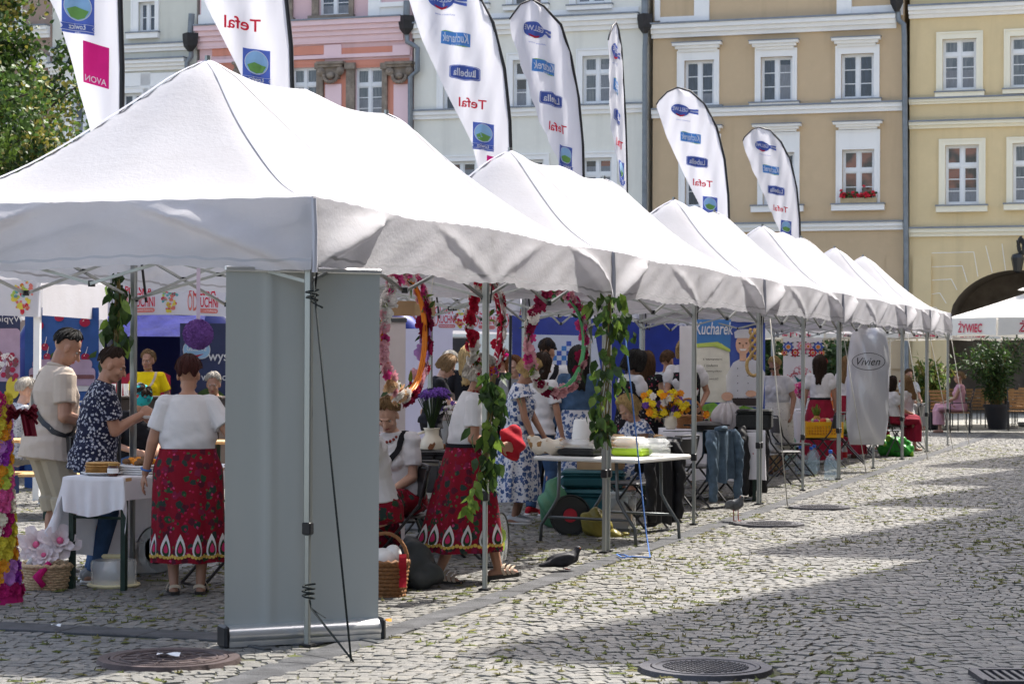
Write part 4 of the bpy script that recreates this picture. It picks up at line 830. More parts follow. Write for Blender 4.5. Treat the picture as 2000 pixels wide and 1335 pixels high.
def downpipe(B,hop,pts,top=None):
    h=MB(); a,b,c,d=P2(B,*hop); m=(a+b)/2; w=(b-a)
    h.loft([((m,-.3,c),(w*.16,0,0),(0,.1,0)),((m,-.3,c+(d-c)*.3),(w*.42,0,0),(0,.2,0)),((m,-.3,c+(d-c)*.75),(w*.5,0,0),(0,.24,0)),((m,-.3,d),(w*.5,0,0),(0,.24,0))],4); h.build('rain_hopper',hopm,B['t'])
    p=MB(); q=[]
    for x,y in pts: u,z=FP(x,y); q.append((u-B['c'],-.22,z))
    q.append((q[-1][0],-.22,.2)); p.tube(q,.085,12)
    for i in range(5): z=q[-2][2]-.4-i*2.1; p.cyl((q[-1][0],-.22,z),(q[-1][0],-.22,z+.07),.1,12) if z>.3 else None
    if top: u,z=FP(*top); p.cyl((u-B['c'],-.3,z),(m,-.3,d),.11,10)
    p.build('downpipe',dpipe,B['t'],True,40)
def finish(B,th=11,z0=0,arch=None):
    mb=MB(); facade_wall(mb,B['u0'],B['u1'],z0,B['z'],B['holes'],th=th); w=mb.build('wall',B['wall'],B['t'])
    r=MB(); a,b,z=B['u0'],B['u1'],B['z']; r.add([(a,-.4,z-.1),(b,-.4,z-.1),(b,th/2,z+5),(a,th/2,z+5),(a,th+.4,z-.1),(b,th+.4,z-.1)],[(0,1,2,3),(3,2,5,4),(0,3,4),(1,5,2)]); r.build('roof',tilem,B['t'])
    return w
def frame_sur(B,r,fl,ft,fr,fb=0): return None
# --- far left beige house behind the tree
B=building('townhouse','brown beige town house mostly hidden behind the linden tree',-330,99,plaster('plaster_beige',(.36,.26,.21)))
for x in (-250,-140,-20): window(B,P2(B,x,190,x+55,275),P2(B,x-14,175,x+69,275),bars=2); window(B,P2(B,x,-30,x+50,60),P2(B,x-14,-40,x+64,60))
cornice(B,P2(B,-330,60,98,84),trimw); cornice(B,P2(B,-330,118,98,142),trimw); finish(B)
# --- pale green house
B=building('townhouse','pale green town house with white window surrounds beside the linden tree',100,382,plaster('plaster_sage',(.66,.65,.57)))
window(B,P2(B,271,4,303,63),P2(B,257,-6,311,66),sill=P2(B,250,63,312,76),bars=1)
window(B,P2(B,150,8,180,65),P2(B,138,-4,192,68),sill=P2(B,132,66,196,79),bars=1)
cornice(B,P2(B,100,88,366,104),trimw,steps=(.08,.16)); cornice(B,P2(B,100,118,366,141),trimw)
for x,pn in ((141,0),(238,0),(290,0)):
    window(B,P2(B,x,182,x+43,262),P2(B,x-12,170,x+55,290),pane=pn,bars=2); s=MB(); fbox(s,P2(B,x-14,143,x+57,169),-.02,.06); s.build('panel',trimw,B['t'])
    window(B,P2(B,x,380,x+43,460),P2(B,x-12,368,x+55,472),pane=pn,bars=2)
downpipe(B,(364,68,395,103),[(379,100),(379,112),(371,124),(370,170),(369,640)],(382,30)); finish(B)
# --- pink house
B=building('townhouse','pink town house with orange panels and carved stone capitals',388,803,plaster('plaster_pink',(.72,.50,.51)))
org=plaster('plaster_orange',(.68,.29,.21)); lil=trimp
def pan(r,d=.03,m=org,n='panel'): s=MB(); fbox(s,r,-.02,d); s.build(n,m,B['t'])
fw=window(B,P2(B,624,-45,683,31),bars=2); s=MB(); fbox(s,P2(B,611,-50,624,31),-.02,.1); fbox(s,P2(B,683,-50,692,31),-.02,.1); fbox(s,P2(B,606,31,694,42),-.02,.24); s.build('stone_frame',stonef,fw)
fw=window(B,P2(B,505,-40,560,38),bars=2); s=MB(); fbox(s,P2(B,492,-45,505,38),-.02,.1); fbox(s,P2(B,560,-45,573,38),-.02,.1); fbox(s,P2(B,488,38,577,49),-.02,.24); s.build('stone_frame',stonef,fw)
s=MB(); fbox(s,P2(B,722,-30,745,38),-.02,.14); fbox(s,P2(B,745,14,792,38),-.02,.12); fbox(s,P2(B,745,6,792,15),-.02,.2); s.build('pedestal',trimw,B['t'])
s=MB(); fbox(s,P2(B,396,-20,440,30),-.02,.12); fbox(s,P2(B,392,30,442,62),-.02,.2); s.build('pedestal',trimw,B['t'])
cornice(B,P2(B,388,42,790,84),lil,steps=(.12,.2,.3,.4))
pan(P2(B,388,84,790,88),.1,lil,'moulding')
for x0,x1 in ((415,470),(505,634),(668,768)): pan(P2(B,x0,92,x1,109),.03); pan(P2(B,x0,119,x1,128),.031)
s=MB(); fbox(s,P2(B,388,110,802,117),-.02,.09); s.build('moulding',lil,B['t'])
for x0,x1 in ((634,668),(768,802),(470,505)): 
    pan(P2(B,x0,88,x1,109),.065,lil,'pilaster'); pan(P2(B,x0+1,165,x1-1,640),.06,lil,'pilaster')
    cp=MB(); a,b,c,d=P2(B,x0-10,122,x1+8,166); w=b-a; h=d-c; m=(a+b)/2
    fbox(cp,(a,b,d-h*.12,d),-.02,.32); fbox(cp,(a+.06,b-.06,d-h*.24,d-h*.12),-.02,.26); fbox(cp,(a+w*.2,b-w*.2,c+h*.25,d-h*.24),-.02,.16)
    for sgn in (-1,1):
        for q in range(3): cp.tube([(m+sgn*(w*.36+math.cos(i*PI/8)*(w*.11-q*w*.033)),-.2-.03*q,d-h*.42+math.sin(i*PI/8)*(w*.11-q*w*.033)) for i in range(16)],.045,6,closed=True)
    for q in range(9): ang=PI*(q/8); cp.ell((m-math.cos(ang)*w*.25,-.2,c+h*.36-math.sin(ang)*h*.26),(.07,.07,.07),nu=8,nv=5)
    cp.ell((m,-.18,c+h*.38),(w*.16,.12,h*.16),nu=10,nv=6); cp.build('capital',stonef,B['t'])
for x0,x1,l,r in ((694,748,678,757),(570,620,556,632)):
    fw=window(B,P2(B,x0,132,x1,235),bars=2,transom=.68,pane=1); s=MB(); fbox(s,P2(B,l,130,x0,240),-.02,.12); fbox(s,P2(B,x1,130,r+1,240),-.02,.12); fbox(s,P2(B,l-2,124,x0+2,136),-.02,.18); fbox(s,P2(B,x1-2,124,r+3,136),-.02,.18); s.build('stone_frame',stonef,fw)
    window(B,P2(B,x0,330,x1,430),P2(B,x0-12,320,x1+12,440),bars=2,transom=.68)
u0,_,_,z1=P2(B,415,129,430,140); u1=P2(B,780,129,800,140)[1]; m_=MB(); hs_=[h for h in B['holes'] if h[3]<z1+.5]
us=sorted({u0,u1,*[h[0] for h in hs_],*[h[1] for h in hs_]}); zs_=sorted({.5,z1,*[h[2] for h in hs_],*[min(h[3],z1) for h in hs_]})
for a,b in zip(us,us[1:]):
    for c,d in zip(zs_,zs_[1:]):
        if a<u0 or b>u1 or any(h[0]<(a+b)/2<h[1] and h[2]<(c+d)/2<h[3] for h in hs_): continue
        m_.add([(a,-.012,c),(b,-.012,c),(b,-.012,d),(a,-.012,d)],[(0,1,2,3)])
m_.build('wall_field',org,B['t'])
downpipe(B,(784,34,816,70),[(799,70),(800,84),(812,90),(820,96),(820,140),(806,152),(806,660)],(801,5)); finish(B)
# --- pale mint house
B=building('townhouse','pale mint town house with white paired windows between pink and ochre houses',807,1264,plaster('plaster_mint',(.79,.77,.69)))
for x in (1001,1125,885): window(B,P2(B,x,-70,x+58,12 if x<1100 else 7),P2(B,x-12,-80,x+70,14 if x<1100 else 9),sill=P2(B,x-16,9,x+72,20),bars=1,pane=2)
s=MB(); fbox(s,P2(B,808,24,1248,40),-.02,.06); s.build('frieze',trimw,B['t']); cornice(B,P2(B,808,36,1250,66),trimw)
for x,y,pn in ((866,124,0),(1002,117,2),(1138,109,1)): window(B,P2(B,x,y,x+57,y+93),P2(B,x-12,y-14,x+68,y+93),bars=1,transom=.66,pane=pn)
cornice(B,P2(B,808,208,1258,227),trimw,'sill_band',steps=(.08,.15))
for x,y in ((872,315),(1005,312),(1138,308)): window(B,P2(B,x,y,x+57,y+93),P2(B,x-11,y-12,x+68,y+95),bars=1,transom=.66,pane=2)
downpipe(B,(1249,31,1279,68),[(1264,66),(1264,84),(1263,100),(1262,640)],(1264,2)); finish(B)
# --- ochre house
B=building('townhouse','ochre town house with hooded white windows and a red flower box',1274,1765,plaster('plaster_ochre',(.57,.43,.275)))
for x0,x1 in ((1357,1386),(1635,1664),(1280,1290),(1755,1764)): s=MB(); fbox(s,P2(B,x0,-40,x1,42 if x0<1500 else 30),-.02,.1); s.build('pilaster',trimw,B['t'])
for q in ((1290,33,1357,47),(1664,12,1755,29)): s=MB(); fbox(s,P2(B,*q),-.02,.07); s.build('apron',trimw,B['t'])
cornice(B,P2(B,1274,37,1751,66),trimw)
for i,(hx0,hx1,hy,sx0,sx1,fx0,fx1,fy0,fy1) in enumerate(((1316,1411,83,1323,1405,1337,1395,118,207),(1466,1561,79,1475,1557,1486,1548,111,199),(1626,1721,73,1632,1718,1643,1707,105,193))):
    window(B,P2(B,fx0,fy0,fx1,fy1),P2(B,sx0,hy+16,sx1,fy1),P2(B,hx0,hy,hx1,hy+18),P2(B,hx0-1,fy1,hx1+1,fy1+10),bars=2,pane=0)
cornice(B,P2(B,1274,205,1763,224),trimw,'sill_band',steps=(.08,.15))
W2=[]
for i,(hx0,hx1,hy,sx0,sx1,fx0,fx1,fy0,fy1) in enumerate(((1322,1412,246,1326,1408,1338,1398,304,404),(1472,1566,242,1480,1562,1490,1552,298,400),(1629,1724,237,1633,1719,1645,1708,292,397))):
    W2.append(window(B,P2(B,fx0,fy0,fx1,fy1),P2(B,sx0,hy+17,sx1,fy1),P2(B,hx0,hy,hx1,hy+16),P2(B,hx0-4,fy1,hx1+4,fy1+14),bars=1,transom=.62,pane=2 if i==2 else 0))
cornice(B,P2(B,1274,434,1764,452),trimw,'string_course',steps=(.08,.15))
s=MB(); fbox(s,P2(B,1731,500,1764,720),-.02,.06); s.build('pilaster',B['wall'],B['t'])
finish(B); OCH=B
# flower box on the sill: a thing of its own
u0,u1,z0,z1=P2(B,1643,388,1713,397); cc=FO+E1*(B['c']+(u0+u1)/2)+FN*.09; t=thing('flower_box','beige slatted window box of red geraniums on the ochre house sill','flower box',(cc.x,cc.y,z0+.01),-PSI); w=u1-u0
f=MB(); f.box((0,0,.07),(w,.2,.14)); 
for i in range(16): f.box((-w/2+w*(i+.5)/16,-.107,.07),(w/22,.012,.15))
f.build('box',mat('beige_slats',(.45,.36,.22),.7),t)
f=MB()
for i in range(150): p=Vector((R.uniform(-w/2,w/2),R.uniform(-.14,.1),.14+R.uniform(0,.16))); leaf_card(f,p,rvec()+Vector((0,0,.4)),rvec(),.08,.07,R.choice((0,0,1)))
f.build('leaves',leafg[:2],t); f=MB()
for i in range(42): blossom(f,(R.uniform(-w/2,w/2),R.uniform(-.18,.05),.18+abs(R.gauss(.05,.08))),.05,(R.uniform(-.5,.5),-1,.6),0,2,5)
f.build('flowers',mat('geranium_red',(.55,.012,.03),.6),t)
# --- cream house with the archway
B=building('townhouse','cream yellow town house with a wide dark archway and rusticated lines',1776,2160,plaster('plaster_cream',(.70,.56,.33)))
cornice(B,P2(B,1776,4,2160,29),trimw)
crm=plaster('trim_cream',(.84,.79,.64),.15)
for x,y,pn in ((1841,76,1),(1973,70,1),(2100,64,0)): window(B,P2(B,x,y,x+66,y+100),P2(B,x-12,y-14,x+79,y+102),sill=P2(B,x-14,y+102,x+82,y+113),trim=crm,bars=2,transom=.70,pane=pn)
cornice(B,P2(B,1776,186,2160,199),crm,'sill_band',steps=(.07,.13)); cornice(B,P2(B,1776,231,2160,247),crm,'string_course',steps=(.08,.18))
for x,y,pn in ((1846,283,2),(1978,279,1),(2104,275,0)): window(B,P2(B,x,y,x+66,y+116),P2(B,x-12,y-12,x+79,y+117),sill=P2(B,x-17,y+117,x+83,y+131),trim=crm,bars=2,transom=.66,pane=pn)
cornice(B,P2(B,1776,441,2160,460),crm,'string_course',steps=(.08,.15))
s=MB(); fbox(s,P2(B,1783,500,1819,720),-.02,.1); s.build('pilaster',B['wall'],B['t'])
# arched opening
au0,_,_,az1=P2(B,1850,527,2122,600); au1=P2(B,1850,527,2122,600)[1]; uc=(au0+au1)/2; ra_=(au1-au0)/2; zs=FP(1986,640)[1]; rz_=az1-zs
B['holes'].append((au0,au1,.0,az1))
def archz(u): return zs+rz_*math.sqrt(max(0,1-((u-uc)/ra_)**2))
mb=MB(); N=24
for i in range(N):
    a=au0+(au1-au0)*i/N; b=au0+(au1-au0)*(i+1)/N
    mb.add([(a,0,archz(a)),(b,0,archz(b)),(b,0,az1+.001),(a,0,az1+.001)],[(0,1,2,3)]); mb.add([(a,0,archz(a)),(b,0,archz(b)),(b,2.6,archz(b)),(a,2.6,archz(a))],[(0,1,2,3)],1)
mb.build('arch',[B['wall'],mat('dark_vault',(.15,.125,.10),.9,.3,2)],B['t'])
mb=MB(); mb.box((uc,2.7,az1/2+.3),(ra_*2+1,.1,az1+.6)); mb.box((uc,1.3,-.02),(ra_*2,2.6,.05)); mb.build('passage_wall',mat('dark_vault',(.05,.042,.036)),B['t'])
s=MB(); lw=.011
def ln(pts):
    for (x0,y0),(x1,y1) in zip(pts,pts[1:]):
        a=FP(x0,y0); b=FP(x1,y1); s.cyl((a[0]-B['c'],-.004,a[1]),(b[0]-B['c'],-.004,b[1]),lw,5)
for k,(y,xe,ye) in enumerate(((494,1910,540),(521,1889,551),(547,1869,566),(574,1848,592),(600,1841,612))): ln([(1820,y),(xe-8-k*1.5 if k else 1902,y-2 if k<4 else y),(xe,ye)])
ln([(1925,480),(1938,532)]); ln([(1957,476),(1964,528)]); ln([(1989,474),(1989,526)]); ln([(2021,478),(2014,528)])
s.build('rustication_line',trimw,B['t'])
def seg_clip(): pass
finish(B)
pipeB=OCH; downpipe(OCH,(1739,-30,1769,26),[(1755,24),(1757,42),(1767,50),(1768,70),(1772,560)],(1755,-40))
# iron lantern bracket
u,z=FP(1990,505); q=FO+E1*u+FN*.5; t=thing('wall_lantern','black wrought iron lantern bracket above the archway','lantern',(q.x,q.y,z),-PSI)
m=MB(); 
for i in range(5): a0=i*1.3; m.tube([(.12*math.cos(a0+k*.5)*(1-k/16)+.1,-.0+.02*i,.35+.3*math.sin(a0+k*.45)*(1-k/20)) for k in range(12)],.025,6)
m.cyl((0,.5,.2),(0,-.2,.5),.03,8); m.build('bracket',blackm,t,True)
m=MB(); m.lathe([(.02,.15),(.16,.1),(.2,0),(.12,-.4),(.05,-.45)],n=8); m.build('lamp_housing',blackm,t)
# ================================================================ gabled houses that shade the right of the square (outside the frame)
TIPS=[(-6.4,-6.5),(-4.3,-.6),(-2.3,5.4),(-.21,11.45),(1.96,17.5),(3.84,23.3),(5.1,27.3),(6.15,31.7)]; HH=22.0; VAL=[5.5,5.4,5.5,5.4,6.6,5.6,4.2,4.0,6.]  # first pair of houses added to block sky light over the shaded paving
AP=[Vector((x,y,0))+Vector((math.sin(AZ),math.cos(AZ),0))*HH/math.tan(EL) for x,y in TIPS]
hm=[plaster('side_plaster_%d'%i,c) for i,c in enumerate(((.20,.15,.10),(.17,.17,.15),(.20,.12,.09)))]
for i,a in enumerate(AP):
    l=((AP[i-1]-a).length/2 if i else 3.0); r=((AP[i+1]-a).length/2 if i<len(AP)-1 else 3.6); e0=HH-VAL[i]; e1=HH-VAL[i+1]; D=7.0
    t=thing('gabled_house','tall gabled house whose shadow falls on the right of the square','building',(a.x,a.y,0),PI/2-PHI); t['group']='gabled houses on the right side of the square'
    # local x = along the row, y = towards the tents
    m=MB(); pr=[(-l,0),(r,0),(r,e1),(r*.55,e1+(HH-e1)*.38),(.35,HH-.25),(0,HH),(-.35,HH-.25),(-l*.55,e0+(HH-e0)*.38),(-l,e0)]
    m.prism(pr,lambda x,z,d:(x,d,z),0,-D); m.build('wall',hm[i%3],t)
    m=MB()
    for z in (2,5.4,8.8,12.2):
        for x in (-1.5,0.1,1.6): m=MB(); m.box((x,.0,z+.9),(1.0,.12,1.7)); m.build('window',PANES[0],t)
# ================================================================ linden tree on the left
def tree(name,label,x,y,cz,rx,ry,rz,n,leafL,group=None,cols=(0,0,1,2,3),trunk=.2,nb=34):
    t=thing(name,label,'tree',(x,y,0),0,group); m=MB(); 
    m.tube([(0,0,0),(.05,.0,cz*.3),(-.03,.04,cz*.6),(.05,0,cz*1.05)],[trunk,trunk*.8,trunk*.62,trunk*.3],10); tips=[]
    for i in range(nb):
        a=R.uniform(0,2*PI); ph=math.acos(R.uniform(-.75,.95)); k=R.uniform(.72,1.0); e=Vector((rx*math.sin(ph)*math.cos(a)*k,ry*math.sin(ph)*math.sin(a)*k,cz+rz*math.cos(ph)*k)); s0=Vector((0,0,cz*R.uniform(.5,.95))); md=s0.lerp(e,.55)+Vector((R.uniform(-.2,.2),R.uniform(-.2,.2),R.uniform(.0,.4)))
        m.tube([s0,s0.lerp(md,.5)+rvec()*.1,md,md.lerp(e,.6)+rvec()*.1,e],[trunk*.28,trunk*.2,trunk*.14,trunk*.08,.008],6); tips.append((md,e))
    m.build('trunk',mat('bark',(.055,.042,.032),.9,.3,8,.8,30),t,True)
    m=MB(); cl=[]
    for md,e in tips:
        for k in range(4): q=md.lerp(e,R.uniform(.15,1.02))+rvec()*R.uniform(.1,.35)*rx*.45; cl.append((q,R.uniform(.22,.5)*rx*.42))
    per=n//len(cl)
    for q,r in cl:
        base=R.choice(cols)
        for k in range(per):
            p=q+rvec()*r*(R.random()**.45); out=(p-Vector((0,0,cz))).normalized()
            leaf_card(m,p,(out*.5+rvec()+Vector((0,0,-.35))),out*.4+rvec(),leafL*R.uniform(.7,1.2),leafL*R.uniform(.6,.85),base if R.random()<.7 else R.choice(cols))
    m.build('crown',leafg,t); return t
tree('linden_tree','broad green linden tree at the upper left edge',-8.35,30,5.1,2.75,2.6,3.1,46000,.085,nb=60)
# ================================================================ the row of white pop-up tents
ZV,ZE,ZP,TW=2.09,2.486,3.585,2.80
LENS=[6.091,6.151,5.175,6.023,3.041,3.092]
ORD=['nearest long white pop up tent with the grey banner at its corner','second long white pop up tent, behind the nearest one','third long white pop up tent, in the middle of the row','fourth long white pop up tent with the folk banner behind it','fifth white pop up tent, a short one with a single peak','last short white pop up tent, beside the beer parasol']
def local(o,rz): return Matrix.Rotation(-rz,3,'Z')
# tent local frame: x = across to the right (towards the open square), y = along the row; rz=-PHI
def tent(i,s0,L):
    o=RO+RD*s0; t=thing('pop_up_tent',ORD[i],'tent',(o.x,o.y,0),-PHI,'white pop up tents in a row'); seed=i*3.1+1
    g=.012; y0,y1=g,L-g; E=min(1.5,L/2-.02); H=TW/2; jx=R.uniform(-.01,.01)
    def zs(x,y): # roof height; x from 0 (right) to -TW
        a=abs(x+H)/H; b=max(0,(E-(y-y0))/E,((y-y0)-(y1-y0-E))/E); m=min(1,max(a,b)); mn=min(a,b)
        p=1.28+.30*(mn/max(m,.02))
        z=ZE+(ZP-ZE)*(1-m)**p
        if b<=0 and L>4: z-=.05*(1-m)*abs(math.sin(PI*(y-y0-E)/((y1-y0-2*E)/2)))
        if m<.15: z-=.085*(1-m/.15)**1.6
        z+=.012*math.sin(x*5+seed)*math.sin(y*3.1+seed*2)*m*(1-m)*4-.03*m**4*(1-abs(math.cos(PI*(y-y0)/(L/ (2 if L>4 else 1))))) *(1 if a>=b else .5)
        return z
    mb=MB(); nx,ny=28,int(L*9)
    mb.grid(lambda u,v:(-TW*u,y0+(y1-y0)*v,zs(-TW*u,y0+(y1-y0)*v)),nx,ny)
    # valance: four sides, with the folds that the truss joints push outwards
    VH=ZE-ZV
    def off(s,Ls,w,top):
        """outward push at arclength s, height fraction w (0 top, 1 bottom)"""
        d=.007*math.sin(s*5+seed*5)*w+.006*math.sin(s*11+w*9+seed)*w*(1-w)*2
        n=2 if Ls>4 else 1; seg=Ls/n
        for k in range(n):
            for c,dr in ((k*seg,1),((k+1)*seg,-1)):
                q=(s-c)*dr
                if 0<=q<1.25:
                    line=1-q/1.15; e=w-line     # crease from the bottom at the leg up to the top 1.15 m further
                    amp=.085*math.sin(PI*min(1,q/1.15)*.85+.1)*(.22 if n==2 and (k,dr) in ((0,-1),(1,1)) else 1)
                    d+=amp*(math.exp(-(e/.24)**2) if e<0 else math.exp(-(e/.075)**2))
        return d
    def bot(s,Ls):
        n=2 if Ls>4 else 1; seg=Ls/n; q=(s%seg)/seg
        return ZV+.022*math.sin(PI*q)+.012*math.sin(s*4+seed)+(.02 if n==2 and abs(s-seg)<.5 else 0)
    def side(P0,d,nrm,Ls,zt):
        N=int(Ls*40)
        def fn(u,v):
            s=Ls*u; zt_=zt(s); zb=bot(s,Ls); w=v; f=off(s,Ls,w,0)*min(1,w*4) ; p=P0+d*s+nrm*(f+.012*w); 
            return (p.x,p.y,zt_+(zb-zt_)*w+.004*math.sin(s*30+w*9+seed))
        mb.grid(fn,N,26,0,lambda u,v:2 if .845<v<.885 else 0)
    side(Vector((0,y0,0)),Vector((0,1,0)),Vector((1,0,0)),y1-y0,lambda s:zs(0,y0+s))
    side(Vector((-TW,y1,0)),Vector((0,-1,0)),Vector((-1,0,0)),y1-y0,lambda s:zs(-TW,y1-s))
    side(Vector((-TW,y0,0)),Vector((1,0,0)),Vector((0,-1,0)),TW,lambda s:zs(-TW+s,y0))
    side(Vector((0,y1,0)),Vector((-1,0,0)),Vector((0,1,0)),TW,lambda s:zs(-s,y1))
    # seam tapes
    def seam(a,b,w=.042,n=30):
        a=Vector(a);b=Vector(b); d=(b-a).normalized(); s=Vector((-d.y,d.x))
        def fn(u,v): p=a.lerp(b,u)+s*w*(v-.5); x=min(0,max(-TW,p.x)); y=min(y1,max(y0,p.y)); return (x,y,zs(x,y)+.004-.003*abs(v-.5)*2)
        mb.grid(fn,n,2,1)
    pk=[(-H,y0+E)]+([(-H,y1-E)] if L>4 else [])
    for c in ((0,y0),(-TW,y0)): seam(pk[0],c)
    for c in ((0,y1),(-TW,y1)): seam(pk[-1],c)
    if L>4:
        for p in pk: seam(p,(0,p[1]),.03); seam(p,(-TW,p[1]),.03)
    for x,y in ((0,y0),(0,y1)): mb.tube([(x+.004,y+(.004 if y==y1 else -.004),ZE-.01),(x+.012,y,(ZE+ZV)/2),(x+.01,y,ZV-.02)],.016,6,1)
    c=mb.build('canopy',[canvas,seam_m,stitch_m],t,True,55)
    # legs
    ys=[.06]+([L/2] if L>4 else [])+[L-.06]
    for x in (-.045,-TW+.045):
        for y in ys:
            l=MB(); l.box((x,y,1.55),(.042,.042,1.86),0,bev=.006); l.box((x,y,.35),(.030,.030,.66),0,bev=.004); l.box((x,y,.02),(.07,.07,.012),1); l.box((x,y,.66),(.052,.052,.07),1,bev=.006); l.box((x,y,2.38),(.062,.062,.10),1,bev=.01)
            l.build('leg',[steel,blackp],t)
    # scissor trusses below the eaves
    tr=MB()
    def sc(a,b,n,zt=2.37,zb=2.02):
        a=Vector(a);b=Vector(b)
        for k in range(n):
            p=a.lerp(b,k/n); q=a.lerp(b,(k+1)/n); off_=Vector((0,0,0))
            for z0,z1,o in ((zt,zb,.012),(zb,zt,-.012)):
                nrm=(q-p).normalized().orthogonal(); m=(p+q)/2
                A=Vector((p.x,p.y,z0)); Bq=Vector((q.x,q.y,z1)); s=Vector((-(q-p).y,(q-p).x,0)).normalized()*o
                tr.tube([A+s,Bq+s],.0125,4)
            tr.box(((p.x+q.x)/2,(p.y+q.y)/2,(zt+zb)/2),(.03,.03,.03),1)
            tr.box((q.x,q.y,zb),(.03,.03,.035),1); 
    for x in (-.06,-TW+.06):
        for a,b in zip(ys,ys[1:]): sc((x,a),(x,b),2)
    for y in (ys if L>4 else (ys[0],ys[-1])): sc((-.06,y),(-TW+.06,y),2)
    for p in pk:
        tr.tube([(p[0],p[1],2.3),(p[0],p[1],ZP-.06)],.02,6); tr.tube([(-.06,p[1],2.37),(p[0],p[1],ZP-.2)],.012,4); tr.tube([(-TW+.06,p[1],2.37),(p[0],p[1],ZP-.2)],.012,4)
    tr.build('truss',[steel,blackp],t)
    # rail clips, straps
    st=MB()
    for y in ys: st.tube([(-.06,y+.03,2.32),(-.02,y+.06,2.12),(-.03,y+.05,1.98)],.006,5); st.tube([(-TW+.09,y+.03,2.3),(-TW+.12,y+.05,2.0)],.01,5)
    st.build('strap',blackp,t)
    return t
s=0; TENTS=[]; S0=[]
for i,L in enumerate(LENS): TENTS.append(tent(i,s,L)); S0.append(s); s+=L
def ropething(name,label,pts,m,r=.005,group=None):
    q=Vector(pts[0]); t=MB(); t.tube([Vector(p)-q for p in pts],r,6); o=t.build(name,m,None,True); o.location=q; return tag(o,label,'rope',group)
g1=gnd(686,1290,.02); top1=at(612,548,11.62)
ropething('guy_rope','dark guy rope from the near tent corner to the cobbles',[top1,top1.lerp(g1,.5)+Vector((0,0,-.01)),g1],rope_b,.006)
def tie(px,pts,lab): pass
b0=at(603,1150,11.58); ropething('guy_rope','dark cord knotted round the lower near pole and pegged down',[b0+Vector((.034*math.cos(a*1.2),.034*math.sin(a*1.2),.03-a*.005)) for a in range(18)]+[b0+Vector((.02,-.05,-.1)),b0+Vector((.1,-.06,-.15)),b0+Vector((.02,-.05,-.1)),g1+Vector((.01,0,0))],rope_b,.006)
b0=at(610,565,11.58); ropething('cord_tie','dark cord tied round the near pole top beside the banner rail',[b0+Vector((.034*math.cos(a*1.1),.034*math.sin(a*1.1),.0-a*.005)) for a in range(14)]+[b0+Vector((.06,-.04,-.1))],rope_b,.006)
a0=at(1213,588,17.4); a1=gnd(1270,1088,.02)
ropething('guy_rope','blue guy rope beside the vine covered tent pole',[a0,a0.lerp(a1,.4),at(1262,1040,17.4),a1,gnd(1235,1086,.03),gnd(1215,1088,.03),gnd(1205,1082,.03),gnd(1220,1083,.035),gnd(1232,1088,.03)],rope_u,.006)
for x0,y0,x1,y1,Y,lab in ((1504,622,1538,988,23.4,'pale guy rope in front of the cooler box'),(1645,640,1692,925,29,'pale guy rope beside the silvery garment bag'),(1772,650,1812,898,35,'pale guy rope behind the silvery bag to the cobbles'),(1858,660,1893,869,39.5,'pale guy rope at the last tent corner'),(1816,655,1862,880,38,'pale guy rope between the two last tent poles')):
    q=gnd(x1,y1,.02); p=at(x0,y0,q.y); ropething('guy_rope',lab,[p,q],rope_w,.006)
# ================================================================ roll-up banner (grey back)
bl=gnd(428,1268); br=gnd(744,1250); bc=(bl+br)/2; d=(br-bl); bw=d.length; rz=math.atan2(d.y,d.x)
t=thing('roll_up_banner','plain grey back of a roll up banner tied to the nearest pole','banner',(bc.x,bc.y+.06,0),rz)
w=bw*.955; H=2.08
def bgrey():
    t_=NT('banner_back'); n=t_.noise(1.6,4,.5,t_.mapv((2.2,1,.35))); c=t_.ramp(n,[(.35,(.365,.385,.37)),(.65,(.395,.41,.395))]); t_.col(c); t_.b.inputs['Roughness'].default_value=.75; t_.b.inputs['Specular IOR Level'].default_value=.15; t_.bump(t_.noise(1.6,3,.5,t_.mapv((1.5,1,.6))),.2,.03); return t_.m
m=MB(); m.grid(lambda u,v:(-w/2+w*u,.007*math.sin(u*9+1)*(.3+.7*math.sin(v*3))+.012*math.sin(u*3.1)*v-.012*math.exp(-((u-.28)/.03)**2),.10+(H-.10)*v),40,24); m.build('panel',bgrey(),t,True)
m=MB(); m.loft([((-bw/2+.03,0,.068),(0,.075,0),(0,0,.056)),((bw/2-.03,0,.068),(0,.075,0),(0,0,.056))],20); m.box((0,-.0,.025),(bw-.06,.13,.03)); m.build('cassette',alu,t,True,40)
for sx in (-1,1):
    m=MB(); m.box((sx*(bw/2-.015),0,.066),(.030,.155,.128),bev=.028); m.build('end_cap',blackp,t)
    m=MB(); m.box((sx*.33,-.02,.012),(.05,.42,.012),bev=.004,rz=.25); m.build('foot',greypl,t)
m=MB(); m.box((0,0,H+.012),(w+.02,.03,.03),bev=.006); m.build('top_rail',alu,t)
m=MB(); m.cyl((.0,.05,.1),(0,.05,H),.011,8); m.build('support_pole',alu,t)
